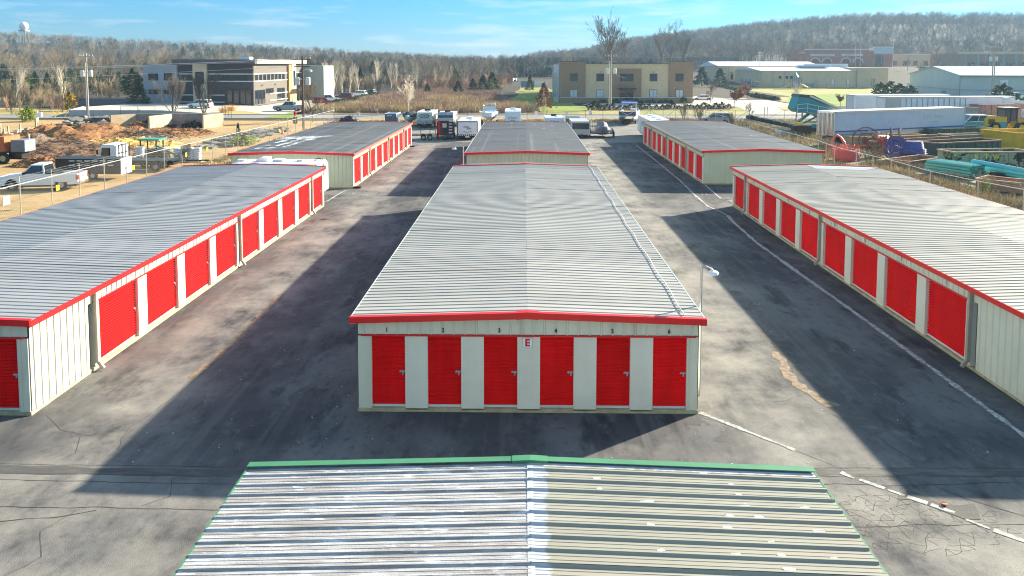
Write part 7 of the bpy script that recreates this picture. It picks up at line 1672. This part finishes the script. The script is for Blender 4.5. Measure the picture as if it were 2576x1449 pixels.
p = gz(2221, 394, 0); reel('cable_reel', 'rusty reel with red conduit between blue and empty reels', (*p, 0), 1.2, .9, .95, rst, cr_, 8, radians(50))
p = gz(2295, 404, 0); t = thing('conduit_coil', 'reel of red conduit lying flat under the blue one', 'coil', (*p, 0)); coil(1.15, .62, 6, .055, .03, 5).build('conduit', cr_, t); MB().lathe([(1.05, .0), (1.05, .6), (.2, .6)], 18).build('core', cdk, t)
t = thing('conduit_coil', 'reel of blue conduit stacked on the red one', 'coil', (*p, .7)); MB().lathe([(.1, 0), (1.35, 0), (1.35, .06), (.1, .06)], 20).build('flange', M['black'], t); f = coil(1.12, .5, 5, .06, .04, 6); 
for k in range(7): f.tube([((.95 - .02 * k) * cos(2 * pi * i / 22), (.95 - .02 * k) * sin(2 * pi * i / 22), .55 + k * .1) for i in range(22)], .055, 5, True)
f.build('conduit', cbl, t); MB().lathe([(1.03, .06), (.88, .5), (.74, 1.2), (.1, 1.25)], 18).build('core', cbk, t)
# teal screening machine
M['teal'] = paint('teal_machine', (.02, .24, .27), .4); mg = mat('machine_grey', (.30, .33, .34), .5)
t = thing('screening_machine', 'teal screening machine with raised hopper and grey walkway', 'screening machine', (36.6, 103.5, 0), radians(8))
MB().prism([(-.6, 3.4), (0, 5.0), (1.0, 5.0), (5.2, 3.2), (5.2, 2.2), (0, 2.9)], .2, 2.2).build('hopper', M['teal'], t); MB().prism([(-.1, 5.0), (.1, 5.35), (2.0, 5.2), (6.0, 3.3), (6.0, 3.1), (2, 4.7)], .1, 2.3).build('screen_deck', M['glassblue'], t)
MB().bar((1.5, .1, 5.1), (7.0, .1, 2.9), .14, .25).build('deck_edge', M['palegreen'], t)
b = MB(); b.box(-.4, 6.5, .6, 1.8, .8, 1.3); b.bar((0, 1.2, 1.2), (3, 1.2, 3.4), .3); b.bar((4.5, .5, 1.0), (1.6, .5, 3.0), .2); b.bar((1.0, 1.9, 1), (5, 1.9, 3), .2); b.build('chassis', M['teal'], t)
w_ = MB(); w_.bar((-.5, -.25, 2.9), (.9, -.25, 3.0), .6, .08); w_.bar((.9, -.25, 3.0), (5.5, -.25, 2.0), .6, .08); w_.build('walkway', mg, t); w_ = MB(); P3 = [(-.5, -.5, 2.9), (.9, -.5, 3.0), (2.4, -.5, 2.67), (4, -.5, 2.33), (5.5, -.5, 2.0)]
for p_ in P3: w_.bar(p_, (p_[0], p_[1], p_[2] + 1.1), .05)
for z in (.55, 1.1):
    for p_, q_ in zip(P3[:-1], P3[1:]): w_.bar((p_[0], p_[1], p_[2] + z), (q_[0], q_[1], q_[2] + z), .05)
w_.build('handrail', M['offwhite'], t); w_ = MB(); w_.bar((-.6, .2, .3), (-.2, .2, 3.2), .12); w_.bar((.2, .2, .3), (.6, .2, 3.0), .12); w_.build('leg', mg, t)
MB().prism([(-6.6, 2.0), (-6.4, 2.5), (-.4, 1.2), (-.4, .7)], .7, 1.7).build('conveyor', M['glassblue'], t); MB().cyl((-6.3, .6, 2.2), (-6.3, 1.8, 2.2), .35).build('conveyor_head', M['black'], t)
for i in range(5): MB().cyl((-5.4 + i * 1.1, .6, 2.28 - i * .24), (-5.4 + i * 1.1, 1.8, 2.28 - i * .24), .14, n=6).build('roller', mg, t)
b = MB(); b.box(1, 5.4, .2, .7, .1, .8); b.box(1, 5.4, 1.8, 2.3, .1, .8); b.build('track', M['black'], t)
car('van', 'dark old van beside the gate of the right yard', (30.0, 121.5, 0), radians(170), pg_, 'suv', 'van')
t = thing('metal_skip', 'small black metal skip with planks and a yellow beam on top', 'skip', (*gz(2022, 347, 0), 0), radians(5)); MB().prism([(-.85, 0), (.85, 0), (1.05, 1.5), (-1.05, 1.5)], 0, 1.6).build('body', M['black'], t); MB().box(-1.3, -.2, -.1, .2, 1.75, 2.0).build('yellow_beam', yl, t)
for i in range(3): MB().cb((.1, .3 + i * .4, 1.6 + .05 * i), (2.2, .16, .08)).build('plank', M['plank'], t)
t = thing('tank_shell', 'split grey steel tank shell lying behind the right fence', 'tank', (*gz(1950, 341, 0), 0), radians(-22)); f = MB(); n = 12
for i in range(n):
    a0, a1 = pi * i / n, pi * (i + 1) / n; f.prism([(.75 * cos(a0), .75 * sin(a0)), (.75 * cos(a1), .75 * sin(a1)), (.70 * cos(a1), .70 * sin(a1)), (.70 * cos(a0), .70 * sin(a0))], 0, 4.2, 'x')
f.build('shell', M['steel'], t); MB().box(.8, 3.2, -.6, .3, .78, .9).build('sheet', M['bluegrey'], t)
lm = MB().box(0, 4.5, -.12, .12, 0, .14).mesh('loose_timber', M['plank'])
for i in range(14): o = ob('loose_timber', lm, None, (*gz(1925 + R.uniform(0, 60), 322 + R.uniform(-3, 8), 0), .1 + .09 * (i % 5)), radians(-20 + R.uniform(-14, 14))); tag(o, 'weathered timber in the loose heap behind the right fence', 'timber', 'loose timbers by the teal machine')
# loader, pickups, containers behind
t = thing('wheel_loader', 'yellow wheel loader with glazed cab behind the yellow container', 'wheel loader', (66.0, 107.5, 0), radians(6)); MB().prism([(-3.6, .9), (-.4, .9), (-.4, 2.2), (-2.9, 2.3), (-3.5, 1.9)], -1.1, 1.1).build('engine_cover', yl, t); MB().box(-3.1, -2.2, -1.14, -1.09, 1.2, 1.9).build('grille', mat('grille_brown', (.12, .08, .04), .8), t)
f = MB(); f.prism([(-.4, 1.6), (1.2, 1.6), (1.35, 3.2), (-.4, 3.2)], -.75, .75); f.build('cab', M['glassblue'], t); f = MB()
for x, y in ((-.4, -.78), (-.4, .78), (1.3, -.78), (1.3, .78), (.4, -.78)): f.bar((x, y, 1.5), (x, y, 3.25), .1)
f.box(-.55, 1.55, -.9, .9, 3.2, 3.38); f.build('cab_frame', M['black'], t); MB().box(-.5, 1.5, -.85, .85, 3.38, 3.46).build('cab_roof', M['white'], t)
f = MB(); f.prism([(1.2, .8), (3.2, .5), (3.9, .6), (2.8, 1.7), (1.4, 2.0)], -.5, .5); f.build('lift_arm', yl, t); MB().prism([(3.6, .2), (4.6, .2), (4.3, 1.4), (3.8, 1.3)], -1.3, 1.3).build('bucket', M['steel'], t)
for x in (-2.2, 1.6):
    for s in (-1, 1): wheel(t, x, s * 1.15, .75, .5, rimm=yl)
t = car('pickup_truck', 'teal and white pickup truck right of the pale blue trailer', (61.8, 107.5, 0), radians(178), ptl, 'crew', 'pickup truck'); t.scale = (1.35, 1.2, 1.3)
for o in t.children:
    if o.name.startswith('cab'): o.data = o.data.copy(); o.data.materials[0] = pw_
rolloff('long pinkish container behind the teal pickup', (75, 128), (92, 133), 2.4, 2.6, mat('pink_rust', (.42, .22, .16), .8, var=.15), None, 14); rolloff('grey box beside the end of the blue trailer', (66.5, 122), (71.5, 123), 2.4, 2.4, M['fascialt'], None, 0)
t = thing('bucket_truck', 'white bucket truck with folded boom at the right edge', 'truck', (80, 124, 0), radians(-4)); MB().box(0, 6, 0, 2.2, .8, 2.0).build('body', M['offwhite'], t); MB().prism([(6.2, .7), (8.0, .7), (8.0, 1.5), (7.5, 2.5), (6.2, 2.5)], 0, 2.2).build('cab', pw_, t); MB().bar((-2.6, 1.1, 3.4), (5.0, 1.1, 3.0), .45).build('boom', M['white'], t); MB().box(4.3, 5.3, .6, 1.6, 2.0, 3.2).build('turret', M['redfade'], t); MB().box(-3.4, -2.5, .6, 1.6, 3.1, 4.0).build('bucket', M['white'], t)
for x in (1.2, 6.9): wheel(t, x, .15, .5, .3)
t = thing('excavator_cab', 'green roofed machine cab behind the green container', 'machine cab', (*gz(2308, 331, 0), 0), radians(5)); f = MB()
for x in (-.9, .6):
    for y in (0, 1.4): f.bar((x, y, .3), (x, y, 2.1), .12)
f.box(-1, .7, 0, 1.4, .2, .5); f.build('frame', dg, t); MB().prism([(-1.5, 2.1), (1.7, 2.1), (1.6, 2.3), (-1.4, 2.35)], -.2, 1.6).build('roof', paint('olive_roof', (.16, .25, .17), .6), t); MB().box(-.85, .55, .03, .08, .5, 2.05).build('pane', M['blind'], t); MB().box(1.6, 4.2, .3, 1.4, .5, 1.8).build('engine_cover', paint('olive_cover', (.22, .28, .2), .6), t)
tag(MB().lathe([(.25, 0), (.5, .02), (.5, .28), (.25, .3)], 16).build('spare_wheel', M['rubber'], None, (*gz(2146, 355, .5), .5)), 'loose tyre leaning by the blue trailer wheels', 'tyre').rotation_euler = (pi / 2, 0, .3)

# ---------------------------------------------------------------- lamps, sign and small things on the lot
def lamp(label, loc, h, dx, arm=.28):
    t = thing('wall_lamp_post', label, 'lamp post', loc); s = 1 if dx > 0 else -1
    MB().cyl((0, 0, 0), (0, 0, h), .035, n=8).build('post', M['steel'], t); MB().tube([(0, 0, h - .02), (dx * .35, 0, h + .02), (dx * .8, 0, h - .05), (dx, 0, h - .13)], .028, 6).build('arm', M['steel'], t)
    MB().lathe([(.03, .02), (.12, -.01), (.15, -.06), (.14, -.1), (.02, -.12)], 12, (dx, 0, h - .12)).build('lamp_head', M['white'], t)
    b = MB(); 
    return t
lamp('slender lamp post on the right wall of the central building', (5.02, 21.6, 0.0), 3.72, .34); lamp('slender lamp post at the rear left corner of the central building', (-4.03, 51.75, 0.0), 3.88, -.62); 
o = tag(MB().box(-.155, .155, -.012, .012, -.15, .15).build('unit_sign', M['white'], None, (.117, 20.46 - .066, 1.94)), 'white square sign with red letter E between the middle doors', 'sign')
text('E', .27, (0, -.014, 0), FRONT, M['redtrim'], o, bold=.012)
e = MB()
for z in (-.135, .135): e.box(-.145, .145, -.0135, -.0125, z - .004, z + .004)
for x in (-.14, .14): e.box(x - .004, x + .004, -.0135, -.0125, -.135, .135)
e.build('border', M['ink'], o)
# conduit along the right eave of the central roof
b = MB(); yl_ = [20.5 + i * 1.0 for i in range(31)]; b.tube([(4.35 + .03 * sin(y * 1.7), y, 2.685) for y in yl_] + [(4.2, 51.3, 2.70), (2, 51.42, 2.75), (.12, 51.42, 2.82), (-4.2, 51.42, 2.70)], .014, 6)
b.build('roof_conduit', M['offwhite'], bE).matrix_parent_inverse = Matrix.Translation((4.455, -20.46, 0))
for y in (20.55, 25, 31, 38, 45): pass
lf = MB(); lf.add([(-.11, 0, .02), (-.03, -.05, .06), (.08, -.03, .05), (.12, .02, .03), (.02, .06, .07), (-.06, .04, .05)], [(0, 1, 2, 3, 4, 5)]); lf.add([(-.11, 0, .021), (-.06, .04, .051), (-.02, .09, .02)], [(0, 1, 2)])
tag(lf.build('fallen_leaf', mat('russet_leaf', (.38, .10, .03), .7), None, (9.02, 16.12, 0.0), .4), 'curled russet leaf lying beside the dashed white line', 'leaf')
bb = MB().box(-.3, .3, -.14, .14, 0, .14).mesh('rubber_block', M['black'])
for i, (x, y) in enumerate(((-12.55, 57.95), (-12.55, 87.0))): tag(ob('rubber_block', bb, None, (x, y, 0)), ['black corner block at the near corner of the rear left building', 'black corner block at the far corner of the rear left building'][i], 'corner block')
rr = random.Random(77); g_ = MB()
for i in range(90):
    x, y = rr.choice(((rr.uniform(-9.5, -4.9), rr.uniform(18, 25)), (rr.uniform(5, 13), rr.uniform(18, 40)), (rr.uniform(-12, 12), rr.uniform(15.5, 20)))); s = rr.uniform(.006, .014); g_.M = Matrix.Translation((x, y, s * .5)) @ Matrix.Rotation(rr.uniform(0, 6), 4, 'Z'); g_.box(-s, s, -s * .7, s * .7, -s * .5, s * .5)
g_.M = None; tag(g_.build('loose_chippings', M['offwhite'], None), 'pale stone chips scattered on the asphalt', kind='stuff')
# sealant on the nearest roof and patches on the dark roofs
pm_ = [MB() for i in range(3)]; rr = random.Random(15)
for k in range(3):
    n = 11; rads = [rr.uniform(.5, 1.2) for i in range(n)]
    top = [(.13 * rads[i] * cos(2 * pi * i / n), .07 * rads[i] * sin(2 * pi * i / n), .003) for i in range(n)]; low = [(x * 1.1, y * 1.1, -.004) for x, y, z in top]
    pm_[k].add(top + low, [tuple(range(n))] + [((i + 1) % n, i, n + i, n + (i + 1) % n) for i in range(n)])
pm_ = [q.mesh('sealant_patch', M['roofG_patch'] if 'roofG_patch' in M else M['white']) for q in pm_]
run = BW / 2 + .17
for x in (1.0, 1.75, 2.9, 3.35, 4.2):
    for i in range(26):
        y = -18.15 + 30.78 / 34 * (34 - (i + rr.choice((0, 1))) / 3) + .105
        if y < -1 or rr.random() < .5: continue
        o = ob('sealant_patch', pm_[rr.randrange(3)], bG, (BW / 2 + x + rr.uniform(-.12, .12), y + 18, 2.62 + .15 * (1 - x / run) + .006), 0); o.rotation_euler = (0, math.atan(.15 / run), rr.uniform(-.3, .3)); s = rr.uniform(.35, .75); o.scale = (s, s, 1)
wp = M['white']; b = MB(); rr = random.Random(16); rx_ = lambda xl: 2.62 + .15 * (1 - abs(xl - BW / 2) / run)
for i in range(240):
    xl = rr.uniform(.0, 4.3); yl2 = rr.uniform(10.2, 12.6) if rr.random() < .6 else rr.uniform(2.5, 10.2); L2 = rr.uniform(.2, .9); wd = rr.uniform(.04, .16)
    if yl2 < 10.2: xl = rr.choice((.9, 1.9, 2.9)) + (yl2 - 6) * .05 + rr.uniform(-.12, .12); L2 *= .8; wd *= 1.6
    if yl2 > 10.2 and xl > 4.4 * (1 - (12.6 - yl2) / 8): continue
    z0, z1 = rx_(xl), rx_(xl + L2); d = .037 + .003 * rr.random()
    b.add([(xl, yl2, z0 + d), (xl + L2, yl2, z1 + d), (xl + L2, yl2 + wd, z1 + d), (xl, yl2 + wd, z0 + d)], [(0, 1, 2, 3)])
w = b.build('white_sealant', wp, bC); w['kind'] = 'stuff'
for bb_, n in ((bB, 5), (bA, 4)):
    for i in range(n):
        xl = rr.uniform(5.2, 8.5); yl2 = rr.uniform(8, 26); o = MB().add([(-.22, -.05, 0), (.1, -.07, 0), (.25, .03, 0), (-.1, .07, 0)], [(0, 1, 2, 3)]).build('sealant_patch', wp, bb_, (xl, yl2, rx_(xl) + .04)); o.rotation_euler = (0, math.atan(.15 / run), 0)
for i, y in enumerate((28.6, 28.9, 29.2, 29.5, 29.8)):                 # new bright sheets at the far end of the right roof
    L2 = 4.2 - .5 * (i < 3) * (3 - i) * .6; b = MB(); b.box(.05, L2, -.05, .05, .036, .05); o = b.build('bright_rib', M['white'], bF, (BW / 2, y, 2.765)); o.rotation_euler = (0, math.atan(.15 / run), 0)
